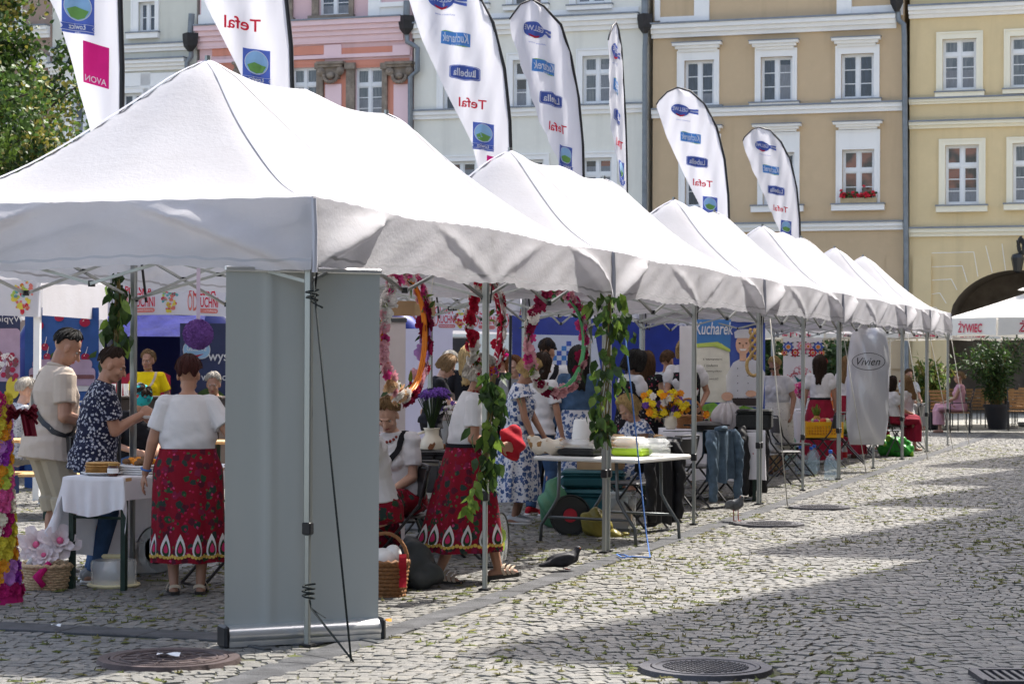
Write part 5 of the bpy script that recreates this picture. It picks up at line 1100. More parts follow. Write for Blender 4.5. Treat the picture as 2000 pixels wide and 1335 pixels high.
# ================================================================ feather flags
flagc=None
def flag_cloth():
    t_=NT('flag_polyester'); t_.col((.66,.66,.70)); t_.b.inputs['Roughness'].default_value=.6; t_.bump(t_.noise(3,3,.5,t_.mapv((7,7,.5))),.2,.02); t_.transl(.36,(.74,.74,.80)); return t_.m
flagc=flag_cloth()
POLE=[(0,2.4),(0,3.0),(.0,3.75),(-.02,4.35),(-.085,4.95),(-.22,5.48),(-.42,5.86),(-.66,6.08),(-.88,6.14),(-1.05,6.06),(-1.19,5.92),(-1.23,5.85)]
def lerpl(tab,z): 
    for (x0,z0),(x1,z1) in zip(tab,tab[1:]):
        if z0<=z<=z1: return x0+(x1-x0)*(z-z0)/(z1-z0)
    return tab[-1][0]
def flag(px,Y,label,yaw=0,lean=0,sc=1.0,names=True,wig=1.0,squeeze=1):
    X=gx(px,Y); t=thing('feather_flag',label,'flag',(X,Y,0),yaw,'white feather flags behind the tents'); seed=px*.01
    rising=[(p[0],p[1]) for p in POLE[:9]]
    def edges(z):
        # right edge x and left edge x of the sail at height z
        xr=lerpl(rising,z) if z<6.14 else -.88
        if z>5.85:
            top=[(-1.23,5.85),(-1.19,5.92),(-1.05,6.06),(-.88,6.14)]; xl=lerpl([(a,b) for a,b in top],z)
        else: xl=-lerpl([(.05,2.4),(.2,3.18),(.46,4.12),(.75,4.68),(1.05,5.32),(1.23,5.851)],z)
        return xl,xr
    def S(x,z):
        k=(x+.6); y=.028*wig*math.sin(x*17+z*3.2+seed)*min(1,abs(x)*3+.1)*(.6+.4*math.sin(z*1.7+seed))+.016*wig*math.sin(x*31-z*5+seed*3)*min(1,abs(x)*3)+.10*wig*math.sin(z*1.1+seed)*x
        return Vector((x*squeeze+lean*(z-2.4)*0,y,z))*1.0
    zz=[2.4+3.74*((i/44)) for i in range(45)]
    m=MB(); nx=14; vs=[];fs=[]
    for z in zz:
        a,b=edges(z)
        for i in range(nx+1): vs.append(S(a+(b-a)*i/nx,z)*1.0)
    for j in range(44):
        for i in range(nx): q=j*(nx+1)+i; fs.append((q,q+1,q+nx+2,q+nx+1))
    m.add(vs,fs); m.build('sail',flagc,t,True)
    p=MB(); pl=[Vector((0,0,.05)),Vector((0,0,1.3))]+[S(x,z)+Vector((.01,0,0)) for x,z in POLE]; p.tube(pl,[.017]*2+[.019,.02,.02,.02,.02,.02,.018,.016,.014,.012,.011,.01],8); p.build('pole',blackp,t,True)
    f=MB(); f.lathe([(.16,0),(.16,.02),(.03,.05),(.025,.2)],n=14); f.build('base',greypl,t)
    m=MB()
    def flush():
        nonlocal m
        m.build('logo',IM,t); m=MB()
    def put(vf,cx,cz,col,lay=1,shear=0,sx=1): 
        m.decal(shift(vf,0,0,.9),lambda x,y:S(cx+x*sx,cz+y+shear*x)+Vector((0,-.0035*lay-.003,0)),ii[col])
    sh=-.14
    # mirrored prints: we look at the back of the sail
    cx=-.77; put(oval(.36,.24,28),cx-.05,5.76,'white',1,sh); put(oval(.34,.22,28),cx-.05,5.76,'blue',2,sh); put(fan([(.1,.035),(.28,.05),(.28,-.05),(.1,-.035)]),cx,5.76,'blue',2,sh); put(fan([(.13,.008),(.28,.012),(.28,-.012),(.13,-.008)]),cx,5.76,'white',3,sh)
    put(txt('GELLWE',.075,.29,.02,0,True),cx-.05,5.775,'white',4,sh); put(fan([(-.09,.0),(-.045,-.022),(0,-.03),(.045,-.022),(.09,0),(.06,-.035),(0,-.052),(-.06,-.035)]),cx-.05,5.70,'red',4,sh); put(txt('smakujesz inaczej',.03,.26,0,0,True),cx,5.59,'blue',2,sh)
    flush()
    cx=-.645; put(fan([(-.19,-.085),(.19,-.085),(.19,.085),(-.19,.085)]),cx,5.30,'lblue',2,sh); put(fan([(.1,-.1),(.19,-.085),(-.02,-.085)]),cx,5.30,'green',1,sh); put(fan([(-.14,.1),(.0,.085),(-.19,.085)]),cx,5.30,'green',1,sh); put(txt('Kucharek',.12,.34,.018,.25,True),cx,5.31,'white',4,sh); put(txt('na zdrowie',.03,.12,0,0,True),cx,5.235,'white',4,sh)
    flush()
    cx=-.535; put(fan([(-.2,-.07),(-.17,-.085),(0,-.1),(.17,-.085),(.2,-.07),(.2,.07),(.17,.085),(0,.1),(-.17,.085),(-.2,.07)]),cx,4.90,'blue',1,sh); put(fan([(-.19,-.065),(-.16,-.078),(0,-.092),(.16,-.078),(.19,-.065),(.19,.065),(.16,.078),(0,.092),(-.16,.078),(-.19,.065)]),cx,4.90,'white',2,sh); put(fan([(-.184,-.061),(-.155,-.073),(0,-.087),(.155,-.073),(.184,-.061),(.184,.061),(.155,.073),(0,.087),(-.155,.073),(-.184,.061)]),cx,4.90,'blue',3,sh); put(txt('Lubella',.10,.29,.02,0,True),cx,4.90,'white',5,sh)
    flush()
    cx=-.44; put(txt('Tefal',.125,.36,.014,0,True),cx,4.545,'red',2,sh)
    flush()
    cx=-.315; put(fan([(-.135,-.175),(.135,-.175),(.135,.175),(-.135,.175)]),cx,4.16,'blue',1,sh); put(oval(.235,.235,28),cx,4.20,'white',2,sh); put(oval(.22,.22,28),cx,4.20,'sky',3,sh); put(fan([(-.09,-.03),(-.02,.0),(.05,-.02),(.095,-.03),(.06,-.09),(0,-.108),(-.06,-.09)]),cx,4.20,'green',4,sh)
    put(fan([(-.15,-.03),(.15,-.03),(.125,0),(.15,.03),(-.15,.03),(-.125,0)]),cx,4.045,'white',5,sh); put(fan([(-.144,-.026),(.144,-.026),(.12,0),(.144,.026),(-.144,.026),(-.12,0)]),cx,4.045,'blue',6,sh); put(txt('Łowicz',.045,.15,.02,0,True),cx,4.05,'white',8,sh); put(txt('1886',.018,.05,.01,0,True),cx,4.005,'white',8,sh)
    flush()
    cx=-.18; put(fan([(-.105,-.17),(.105,-.17),(.105,.17),(-.105,.17)]),cx,3.77,'pink',1,-.28); put(txt('AVON',.052,.175,.012,0,True),cx+.0,3.655,'white',4,-.28)
    flush(); return t
flag(233,15.7,'feather flag with a pink square print at the upper left',.0)
flag(568,18.6,'feather flag between the green and pink houses, behind the nearest tent peak',.05)
flag(996,24.4,'wide feather flag in front of the pale mint house, behind the first tent',-.06,wig=1.5)
flag(1138,27.2,'narrower feather flag just right of the wide one, its black tip in frame',.75)
flag(1223,29.3,'thin feather flag seen nearly edge on',1.32,wig=.6)
flag(1423,35.3,'rounded feather flag in front of the left ochre house windows',-.05)
flag(1562,41.4,'smallest feather flag, farthest to the right',.3)
def V(*a): return Vector(a)
# ================================================================ folding chairs
def make_chair():
    t=thing('folding_chair','x','chair',(0,0,0)); pad=mat('chair_vinyl',(.022,.021,.023),.35,.2,9,.15,30,spec=.5)
    m=MB(); m.box((0,0,.445),(.40,.40,.030),bev=.014); m.build('seat',pad,t)
    m=MB(); m.grid(lambda u,v:(-.20+.40*u,-.235-.03*v-.035*math.sin(PI*u),.60+.20*v),10,4); m.grid(lambda u,v:(.20-.40*u,-.252-.03*v-.035*math.sin(PI*u),.60+.20*v),10,4); m.build('backrest',pad,t,True)
    for sx in (-1,1):
        m=MB(); m.tube([(sx*.215,-.275,.80),(sx*.215,-.215,.56),(sx*.215,.24,.012)],.0115,7); m.build('front_leg',blackm,t)
        m=MB(); m.tube([(sx*.192,.10,.43),(sx*.192,-.30,.012)],.0115,7); m.build('rear_leg',blackm,t)
    m=MB(); m.tube([(-.215,-.275,.80),(-.20,-.29,.83),(.20,-.29,.83),(.215,-.275,.80)],.0115,7); m.tube([(-.215,.24,.014),(.215,.24,.014)],.009,6); m.tube([(-.192,-.30,.014),(.192,-.30,.014)],.009,6); m.tube([(-.215,.16,.10),(.215,.16,.10)],.008,6); m.build('stretcher',blackm,t); return t
CH=make_chair(); CK=kids(CH); ch_used=[]
def chair(x,y,rz,label):
    if not ch_used: CH.location=(x,y,0); CH.rotation_euler=(0,0,rad(rz)); CH['label']=label; c=CH
    else: c=copy_tree(CH,(x,y,0),rad(rz),label,kl=CK)
    c['group']='black folding chairs'; ch_used.append(c); return c
def chg(px,py,rz,label): g=gnd(px,py); return chair(g.x,g.y,rz,label)
chair(gx(455,14.9),14.9,-60,'black folding chair half hidden between the red skirt and grey banner')
chair(gx(770,15.5)+.03,15.55,158,'black folding chair under the woman with the red heart')
chg(752,1135,100,'black folding chair close to the banner edge above the wicker basket'); chg(826,1088,105,'empty black folding chair between the seated woman and the striding woman')
chg(880,1088,75,'black folding chair partly behind the striding red skirt')
chg(1232,1035,55,'black folding chair carrying the black coat at the plastic table'); chg(1296,1010,50,'bare black folding chair between the black coat and the denim jacket')
chg(1360,990,52,'black folding chair carrying the denim jacket'); chg(1415,975,58,'black folding chair carrying the long black jacket')
chg(1524,950,-75,'empty black folding chair in front of the wicker hamper'); chg(1548,930,-78,'second empty black folding chair, beside the cooler and wicker hamper')
chg(1606,915,60,'black folding chair holding the yellow crate of vegetables'); chg(1650,905,78,'black folding chair just right of the yellow vegetable crate')
chg(1668,888,75,'black folding chair in front of the garment bag hem'); chg(1728,893,-40,'low black folding chair beside the green shopping bag')
g=gx(1741,37.0); chair(g,37.0,-70,'black folding chair under the seated dark haired girl'); chair(gx(1771,37.5),37.5,70,'black folding chair under the girl with curly blond hair')
chair(gx(1262,20.6),20.6,112,'black folding chair under the seated blonde in blue and white')
def jacket(c,label,m_,long=.62,slv=.66,open_=0,name='jacket'):
    L=c.location; rz=c.rotation_euler[2]; t=thing(name,label,'jacket',L,rz); seed=L.x*3
    m=MB()
    def bd(u,v):  # v -1 (front of the back rest) .. 1 (outside)
        s=v*(long if v>0 else .30); x=(u-.5)*(.50+.10*abs(v)); z=.845-max(0,abs(s)-.03); y=-.285-(.035 if v>0 else -.045)*min(1,abs(s)/.05)-.02*s*(1 if v>0 else 0)-.03*math.sin(u*PI)*(1 if v>0 else 0)+.022*math.sin(u*19+seed+v*2)*min(1,abs(s)*4)+.012*math.sin(u*37+seed)*min(1,abs(s)*3)
        return (x,y,z+.02*math.sin(u*11+seed)*abs(v))
    m.grid(lambda u,v:bd(u,-1+2*v),26,24); m.build('body',m_,t,True)
    for sx in (-1,1):
        m=MB(); pts=[V(sx*.21,-.31,.83),V(sx*.27,-.36,.70),V(sx*.26+.02*math.sin(seed),-.38,.50),V(sx*.24,-.37,.83-slv)]; m.tube(pts,[.055,.06,.052,.045],12)
        mm=remesh(m,.016,1); displace(mm,lambda x,y,z:.006*np.sin(z*38+x*60+seed)+.004*np.sin(x*90-z*20)); link(mm,'sleeve',[m_],t,True)
    m=MB(); m.tube([(-.10,-.30,.85),(-.05,-.335,.86),(.05,-.335,.86),(.10,-.30,.85)],[.022,.03,.03,.022],8); m.build('collar',m_,t,True)
    return t
den=mat('denim_light',(.075,.115,.16),.85,.4,9,.35,60); blk=mat('black_coat',(.010,.010,.013),.7,.2,6,.2,30,spec=.4)
jacket(ch_used[7],'faded blue denim jacket hung over a folding chair back',den,.58,.74); jacket(ch_used[8],'long black shiny jacket hung over a folding chair, beside the denim one',blk,.78,.75,name='coat'); jacket(ch_used[5],'black coat with a zip hung over the chair at the plastic table',blk,.80,.72,name='coat')
# ================================================================ pancake table (row-parallel beer table)
tx=V(gx(188,14.45),14.45,0); rzT=-PHI; t=thing('beer_table','folding beer table with dark green steel legs, set along the tent','table',tx,rzT)
TLn=2.0; TWd=.46
m=MB(); m.box((0,TLn/2,.765),(TWd,TLn,.028),bev=.004); m.build('tabletop',wood_m,t)
for y in (.04,TLn-.10):
    for sx in (-1,1): m=MB(); m.box((sx*.20,y,.375),(.035,.04,.75)); m.build('leg',dgreen,t)
    m=MB(); m.cyl((-.2,y,.5),(.2,y,.5),.01,8); m.cyl((-.2,y+.02,.74),(.2,y+.02,.74),.012,8); m.cyl((-.19,y,.66),(-.05,y+.3,.745),.008,6); m.build('brace',dgreen,t)
t2=thing('tablecloth','white zigzag edged cloth draped over the near end of the pancake table','tablecloth',tx,rzT)
m=MB(); hz=.783
def cl(u,v):
    # u across -.. left hang, top, right hang ; v along from the front hang
    s=(u-.30)/.55; x=-TWd/2-.006+TWd*1.02*min(1,max(0,s)); dl=max(0,.30-u)/.30; z=hz; y=TLn*.98*max(0,(v-.13)/.87)-.02; fh=max(0,.13-v)/.13
    if u>.85: x=TWd/2+.008+.01*math.sin(v*30); z=hz-(u-.85)/.15*.16
    if dl>0: x=-TWd/2-.01-.20*dl**1.1*(1+.6*fh)*max(.15,1-v*2.2)-.035*dl*math.sin(v*34)-.02*dl*math.sin(v*71+1); z=hz-.60*dl*(1-.10*math.sin(v*9))
    if fh>0: y=-.025-.02*fh*math.sin(u*25)-.012*fh*math.sin(u*60); z-=(.245-.03*math.sin(u*9))*fh*(1 if dl<=0 else .55)
    return (x,y,z)
m.grid(cl,64,70)
m.build('cloth',cloth_w,t2,True)
def tw(x,y,z): return tx+Matrix.Rotation(rzT,3,'Z')@V(x,y,z)
def mk(name,label,cat,P,rz=0,group=None): return thing(name,label,cat,P,rz,group)
pk=mat('pancake',(.50,.29,.10),.7,.35,14,.3,40); q=tw(-.04,.16,.785); t=mk('pancake_stack','tall stack of thin golden pancakes on a white plate','pancakes',q); m=MB(); m.lathe([(.001,0),(.09,0),(.145,.018),(.145,.022),(.09,.006),(.001,.006)],n=28); m.build('plate',white_p,t,True,40); m=MB()
for i in range(13): r=.115+R.uniform(-.008,.008); m.lathe([(.001,.008+i*.0062),(r-.004,.008+i*.0062),(r,.011+i*.0062),(r-.004,.0138+i*.0062),(.001,.0138+i*.0062)],(R.uniform(-.006,.006),R.uniform(-.006,.006),0),24)
m.build('pancakes',pk,t,True,50)
q=tw(.10,.06,.785); t=mk('jam_jar','small dark jam jar with a pale label on the pancake table','jar',q); m=MB(); m.lathe([(.03,0),(.038,.006),(.038,.062),(.03,.072)],n=18); m.build('jar',mat('jam',(.06,.015,.01),.1,spec=.6),t,True,40); m=MB(); m.lathe([(.034,.072),(.034,.088),(.001,.089)],n=18,cap=False); m.build('lid',mat('jam_lid',(.35,.20,.05),.4),t); m=MB(); m.lathe([(.0388,.02),(.0388,.055)],n=18,cap=False); m.build('label',white_p,t)
q=tw(.10,.42,.785); t=mk('cake_tray','stack of white trays with brown cakes and orange slices','tray',q,rzT); m=MB()
for i in range(4): m.box((0,0,.008+i*.016),(.26,.34,.012),bev=.005)
m.build('tray',white_p,t); m=MB()
for i in range(22): m.ell((R.uniform(-.1,.1),R.uniform(-.14,.14),.075+R.uniform(0,.02)),(.03,.03,.022),nu=8,nv=6,m=R.choice((0,0,1)))
m.build('cakes',[mat('brown_cake',(.16,.085,.04),.8,.3,20),mat('orange_slice',(.70,.25,.02),.6)],t,True)
q=tw(.02,1.0,.785); t=mk('coffee_cup','white paper cup on the pancake table between the two people','cup',q); m=MB(); m.lathe([(.028,0),(.04,.11),(.042,.112),(.038,.112),(.027,.004)],n=18); m.build('cup',white_p,t,True)
q=tw(.12,.75,.785); t=mk('paper_napkins','crumpled white paper napkins on the pancake table','napkins',q); m=MB(); m.grid(lambda u,v:((u-.5)*.12,(v-.5)*.1,.01+.13*math.exp(-((u-.5)**2+(v-.5)**2)*14)+.02*math.sin(u*22+v*9)),12,12); m.build('napkins',cloth_w,t)
# under the table: cake dome, boxes, basket
g=gnd(222,1146); t=mk('cake_dome','clear plastic cake dome on a cream base under the pancake table','cake dome',g); m=MB(); m.lathe([(.001,.0),(.17,.0),(.185,.02),(.18,.03),(.001,.03)],n=30); m.build('base',cream_p,t,True,40); m=MB(); m.lathe([(.158,.03),(.158,.17),(.15,.19),(.08,.20),(.001,.20)],n=30,cap=False); m.build('dome',clearp,t,True,60); m=MB(); m.box((0,0,.215),(.17,.04,.03),bev=.012); m.build('handle',cream_p,t)
g=gnd(250,1128); t=mk('plastic_box','clear plastic container of groceries under the pancake table','box',g+V(0,.3,0),.2); m=MB(); m.box((0,0,.13),(.34,.3,.26),bev=.02); m.build('box',clearp,t); m=MB(); m.box((0,0,.10),(.28,.24,.17),bev=.03); m.build('contents',cardb,t)
g=gnd(296,1130); t=mk('foil_tray_stack','stack of silver foil trays leaning behind the cake dome','tray',g+V(0,.2,0)); m=MB(); 
for i in range(5): m.lathe([(.001,.13),(.09,.13),(.14,.15),(.15,.15)],(0,.015*i,0),20)
for k,v in enumerate(m.v): m.v[k]=(v[0],v[2]-.10,v[1]+.16)
m.build('trays',alu,t,True,50)
g=gnd(228,1105); t=mk('snack_box','green and white printed carton standing on the container under the table','carton',g+V(-.02,.1,.27),.4); m=MB(); m.box((0,0,.05),(.22,.14,.10)); m.box((.04,0,.13),(.05,.05,.14)); m.build('carton',mat('carton_green',(.22,.30,.10),.6,.5,14),t)
g=gnd(307,1095); t=mk('planter_box','dark green box with rust red flowers behind the table leg','box',g+V(0,.5,0)); m=MB(); m.box((0,0,.22),(.30,.25,.44),bev=.02); m.build('box',mat('dull_green',(.03,.06,.035),.7),t)
def basket(P,r,h,label,m_,rz=0,handle=True,cat='basket'):
    t=mk('wicker_basket',label,cat,P,rz); m=MB(); N=9
    for i in range(N): z=h*(i+.5)/N; rr=r*(.82+.2*i/N); m.tube([((rr+.006*(-1)**(k+i))*math.cos(k*PI/18),(rr+.006*(-1)**(k+i))*math.sin(k*PI/18),z) for k in range(36)],h/N*.58,6,closed=True)
    m.lathe([(.001,.01),(r*.8,.01)],n=24,cap=False); m.build('body',m_,t,True)
    m=MB(); m.tube([(r*1.04*math.cos(k*PI/18),r*1.04*math.sin(k*PI/18),h+.008*math.sin(k*3)) for k in range(36)],.016,6,closed=True); m.build('rim',m_,t,True)
    if handle: m=MB(); m.tube([(r*math.cos(a*PI/12),0,h+r*1.25*math.sin(a*PI/12)) for a in range(13)],.013,7); m.build('handle',m_,t,True)
    return t
g=gnd(92,1150); t=basket(g,.17,.17,'pale basket with big white and pink fabric flowers below the tablecloth',wickerl,handle=False); fmats=[mat('petal_white',(.74,.66,.66),.7,.06,trans=.25),mat('petal_pink',(.65,.12,.25),.7)]
for x,y,z,r in ((-.07,-.03,.30,.13),(.09,-.02,.33,.13),(-.02,.08,.26,.1),(.0,-.1,.24,.09)): m=MB(); blossom(m,(x,y,z),r,(R.uniform(-.3,.3),-.8,.5),0,3,6,1); m.build('fabric_flower',fmats,t)
m=MB(); m.tube([(.05,-.15,.2),(-.03,-.19,.1),(.02,-.19,.04)],[.02,.035,.02],6); m.build('ribbon',INK['pink'],t,True)
# ---------------- paper flower column at the left edge
pal={'yellow':(.62,.52,.05),'orange':(.70,.30,.02),'pink':(.66,.10,.30),'purple':(.28,.03,.36),'magenta':(.42,.01,.13),'lilac':(.48,.20,.52),'cream':(.72,.66,.52),'lime':(.50,.58,.08)}
PM={k:mat('crepe_'+k,c,.8,.15,14,.2,40,trans=.12) for k,c in pal.items()}
g=V(gx(-8,13.75),13.75,0); t=mk('flower_column','column covered with rows of colourful crepe paper roses at the left edge','flower decoration',g); m=MB(); m.lathe([(.19,0),(.13,.35),(.10,.9),(.085,1.34),(.001,1.36)],n=14); m.build('core',PM['magenta'],t)
protos={}
def rosem(key,r):
    k=(key,r)
    if k not in protos: mb=MB(); blossom(mb,(0,0,0),r,(0,0,1),0,4,7); mb.ell((0,0,-.2*r),(r*.75,r*.75,r*.5),nu=8,nv=6); me=mb.mesh('rose'); me.materials.append(PM[key]); protos[k]=me
    return protos[k]
def put_mesh(me,name,P,nrm,parent,sc=1):
    o=bpy.data.objects.new(name,me); COL.objects.link(o); o.parent=parent; o.location=P; o.rotation_mode='QUATERNION'; o.rotation_quaternion=Vector(nrm).to_track_quat('Z','Y')@Euler((0,0,R.uniform(0,6))).to_quaternion(); o.scale=(sc,)*3; return o
cols=['yellow','orange','purple','lime','pink','magenta','yellow','lilac','orange','pink','cream']
k=0
for j in range(17):
    z=.09+j*.077; rr=lerpl([(.19,0),(.13,.35),(.10,.9),(.085,1.4)],z)
    for i in range(7):
        a=-PI*.5+(i-3)*.55+.27*(j%2); c='magenta' if j==0 else cols[(k*5+j*3+i)%11]; k+=1; put_mesh(rosem(c,.044),'paper_rose',(rr*math.cos(a),rr*math.sin(a),z),(math.cos(a),math.sin(a),.1),t,1.05)
q=at(45,806,13.6); t=mk('tulle_bow','dark red tulle bow beside the top of the paper flower column','bow',q); m=MB()
for sx in (-1,1): m.grid(lambda u,v:(sx*.10*u,-.03+.03*math.sin(v*20),(v-.5)*.075*(.3+1.5*u)+.012*math.sin(u*12)),10,12)
m.grid(lambda u,v:(-.02+.08*u+.03*v,.02*math.sin(u*15),-.15*v),8,8); m.build('tulle',mat('red_tulle',(.15,.008,.022),.7,.2,trans=.3),t)
# ================================================================ hanging flower wreaths
WP={k:mat('silk_'+k,c,.7,.14,10,.1,30,trans=.22) for k,c in dict(burgundy=(.24,.005,.05),crimson=(.45,.01,.04),hot=(.64,.06,.26),rose=(.74,.40,.46),white=(.76,.73,.70),peach=(.74,.50,.30),lilac=(.45,.27,.62),green=(.09,.20,.03)).items()}
wproto={}
def silk(key,r,k):
    kk=(key,r,k)
    if kk not in wproto: mb=MB(); blossom(mb,(0,0,0),r,(0,0,1),0,3 if k else 4,6 if k else 7); me=mb.mesh('silk'); me.materials.append(WP[key]); wproto[kk]=me
    return wproto[kk]
def wreath(px,py,Y,r,label,hoopc,pal_,rz,stripe=None,hz_=.95,n=30):
    q=at(px,py,Y); t=mk('flower_wreath',label,'wreath',q,rz,'flower wreaths hung under the tent'); m=MB()
    for o in (-.010,.008,.0): m.tube([(r*hz_*math.cos(a*PI/30),o*1.2,r*math.sin(a*PI/30)+o) for a in range(60)],.009,8,closed=True)
    if stripe:
        for k in range(40): a=k*PI/20; m.tube([(r*hz_*math.cos(a+d)*(1),.016*math.cos(d*60+k),r*math.sin(a+d)+.016*math.sin(d*60)) for d in (-.03,0,.03)],.009,5,1)
    m.build('hoop',[hoopc]+([stripe] if stripe else []),t,True)
    for i in range(n):
        a=2*PI*(i+R.uniform(-.3,.3))/n; key=pal_[int(i*len(pal_)/n+R.random()*2)%len(pal_)]; d=V(math.cos(a),0,math.sin(a)); side=R.choice((-1,-1,1)); P=d*(r*1.0+R.uniform(.0,.06))+V(0,side*R.uniform(.008,.024),0); P.x*=hz_
        put_mesh(silk(key,R.choice((.05,.065)),R.randint(0,1)),'flower',P,d*R.uniform(.3,1)+V(R.uniform(-.4,.4),side*1.1,R.uniform(-.3,.3)),t,R.uniform(.55,.88))
    m=MB()
    for i in range(46): a=R.uniform(0,2*PI); d=V(math.cos(a),0,math.sin(a)); leaf_card(m,d*r*1.02+V(0,R.uniform(-.04,.04),0),d*R.uniform(-.3,1)+rvec()*.9,rvec(),R.uniform(.05,.1),.03,R.choice((0,1,2)))
    m.build('leaves',leafg[:3],t); m=MB(); m.tube([(0,0,r),(.01,0,r+.06),(-.005,0,r+.14)],.006,6); m.tube([(.02*math.cos(a),0,r+.03+.03*math.sin(a)) for a in [k*PI/6 for k in range(12)]],.006,5,closed=True); m.build('hanging_cord',mat('green_cord',(.10,.34,.06),.7),t); return t
orng=mat('orange_ribbon',(.72,.22,.02),.4,.1); grn=mat('green_ribbon',(.09,.34,.14),.4,.15); redr=mat('red_ribbon',(.45,.01,.05),.4)
wreath(790,655,13.4,.37,'orange hooped flower wreath with pink and burgundy flowers beside the banner',orng,['lilac','burgundy','hot','rose','white','rose','hot','white','rose','hot','rose','peach','white','burgundy','crimson','rose'],PI/2-PHI,n=110,hz_=.98)
wreath(948,638,15.1,.33,'red striped flower wreath with white and red flowers behind the vine pole',redr,['white','crimson','white','white','crimson','crimson','white','white','crimson'],PI/2-PHI,white_p,n=88)
wreath(1088,668,17.2,.385,'green hooped flower wreath with pink burgundy and white flowers in the second tent',grn,['rose','white','hot','hot','rose','burgundy','burgundy','white','rose','hot','white','burgundy','rose','rose','burgundy'],PI/2-PHI-.35,n=100)
# pompom on a ribbon
q=at(387,653,13.0); t=mk('paper_pompom','purple paper rose ball hanging on a pale ribbon','pompom',q); m=MB(); m.ell((0,0,0),(.075,.075,.075)); 
for i in range(120):
    z=1-2*(i+.5)/120; a=i*2.39996; s_=math.sqrt(1-z*z); d=V(s_*math.cos(a),s_*math.sin(a),z); blossom(m,d*.078,.034,d,0,2,5)
m.build('ball',mat('violet_crepe',(.20,.085,.34),.75,.2,12,.15,40,trans=.15),t); m=MB(); m.grid(lambda u,v:(-.012+.024*u,.0+.004*math.sin(v*9),.09+.32*v),1,12); m.build('ribbon',mat('lilac_ribbon',(.55,.47,.60),.6,trans=.2),t)
# ================================================================ vines tied to the poles
def vine(px0,y0,px1,y1,Y,label,wid,n,L=.11,tail=None):
    a=at(px0,y0,Y); b=at(px1,y1,Y); t=mk('hanging_vine',label,'vine',a); d=b-a; m=MB(); st=MB()
    for k in range(7): st.tube([d*f+V(R.uniform(-.3,.3)*wid,R.uniform(-.3,.3)*wid,0)*(.3+f) for f in (0,.25,.5,.75,R.uniform(.85,1.05))],.0045,5)
    if tail: st.tube([d*.72,d*.84+V(-.03,0,0)]+[at(x,y,Y)-a for x,y in tail],.004,5); 
    st.build('stem',mat('vine_stem',(.13,.10,.035),.8),t)
    CL=[((k_+.35)/9,R.uniform(-.8,.8),R.uniform(.5,1.3)*(1.25-.65*k_/9)) for k_ in range(9) for _ in range(1 if k_ in (3,6) else 2)]
    for i in range(n):
        q_=R.choice(CL); f=min(1.05,max(0,q_[0]+R.gauss(0,.045))); P=d*f+V(q_[1]*.55+R.gauss(0,.40)*q_[2],R.gauss(0,.42),R.uniform(-.02,.02)/max(wid,.01))*wid; o=V(P.x-d.x*f,P.y-d.y*f,0)*3; leaf_card(m,P,o+V(R.uniform(-.3,.3),R.uniform(-.3,.3),-1.),o+rvec()*.8+V(0,-.5,.3),L*R.uniform(.4,1.15),L*R.uniform(.35,.6),R.choice((0,0,1,1,1,2)),R.uniform(.1,.5))
    if tail:
        for x,y in tail:
            for k in range(4): leaf_card(m,at(x+R.uniform(-6,6),y+R.uniform(-14,8),Y)-a,V(R.uniform(-.8,.8),-.3,-1),rvec()+V(0,-1,0),L*.8,L*.45,2)
    m.build('leaves',leafg,t); return t
vine(232,532,222,700,15.2,'leafy vine wound round the rear left tent pole',.11,70,.14)
vine(1190,575,1178,868,16.9,'long dark green vine hanging beside the second corner pole',.14,170,.13)
vine(966,730,945,940,14.2,'bright green vine hanging from the near middle pole before the striding woman',.10,150,.115,[(925,950),(918,975),(908,1000)])
# ================================================================ plastic folding table and its things
c0=gnd(1050,1053); c1=gnd(1165,1066); c2=gnd(1262,1043); t=mk('plastic_table','white plastic folding table with bent grey legs','table',(0,0,0)); 
ex=(c1-c0).normalized(); mid=(c0+c1)/2; rz_=math.atan2(ex.y,ex.x); 
e2=V(-ex.y,ex.x,0); LT=1.06; WT=.66
mid=gnd(1108,1060); t.location=mid; t.rotation_euler=(0,0,rz_+.38)
m=MB(); m.box((.22,LT/2-.1,.735),(1.02,LT,.04),bev=.012); m.build('tabletop',mat('white_hdpe',(.72,.71,.69),.5,.06,8),t)
for y in (.0,LT-.22):
    for sx in (-.18,.58): m=MB(); m.tube([(sx+(.10 if sx<0 else -.10),y,.71),(sx+(.09 if sx<0 else -.09),y,.40),(sx+(.03 if sx<0 else -.03),y,.30),(sx-(.08 if sx<0 else -.08),y,.15),(sx-(.09 if sx<0 else -.09),y,.0)],.0155,8); m.build('leg',mat('grey_tube',(.12,.13,.135),.4,metal=.5),t,True)
    m=MB(); m.tube([(-.20,y,.22),(.60,y,.22)],.012,8); m.build('crossbar',mat('grey_tube',(.12,.13,.135)),t,True)
RT=Matrix.Rotation(rz_+.38,3,'Z')
def pt(x,y,z=.759): return mid+RT@V(x,y,z)
rzp=rz_+.38
def tub(P,w,d,h,label,mb_,ml_=None,lidh=.05,rz=None,name='food_box',cat='box'):
    t=mk(name,label,cat,P,rzp if rz is None else rz); m=MB(); m.loft([((0,0,z),(w/2*k,0,0),(0,d/2*k,0)) for z,k in ((0,.86),(h*.5,.95),(h,1.0))],4); 
    t_=MB(); t_.box((0,0,h/2),(w,d,h),bev=min(.03,h*.3)); t_.build('base',mb_,t)
    if ml_: t_=MB(); t_.box((0,0,h+lidh/2+.001),(w*.99,d*.99,lidh),bev=lidh*.45); t_.box((0,0,h+.004),(w*1.04,d*1.04,.010)); t_.build('lid',ml_,t)
    return t
lime=mat('lime_plastic',(.36,.55,.03),.4,.06)
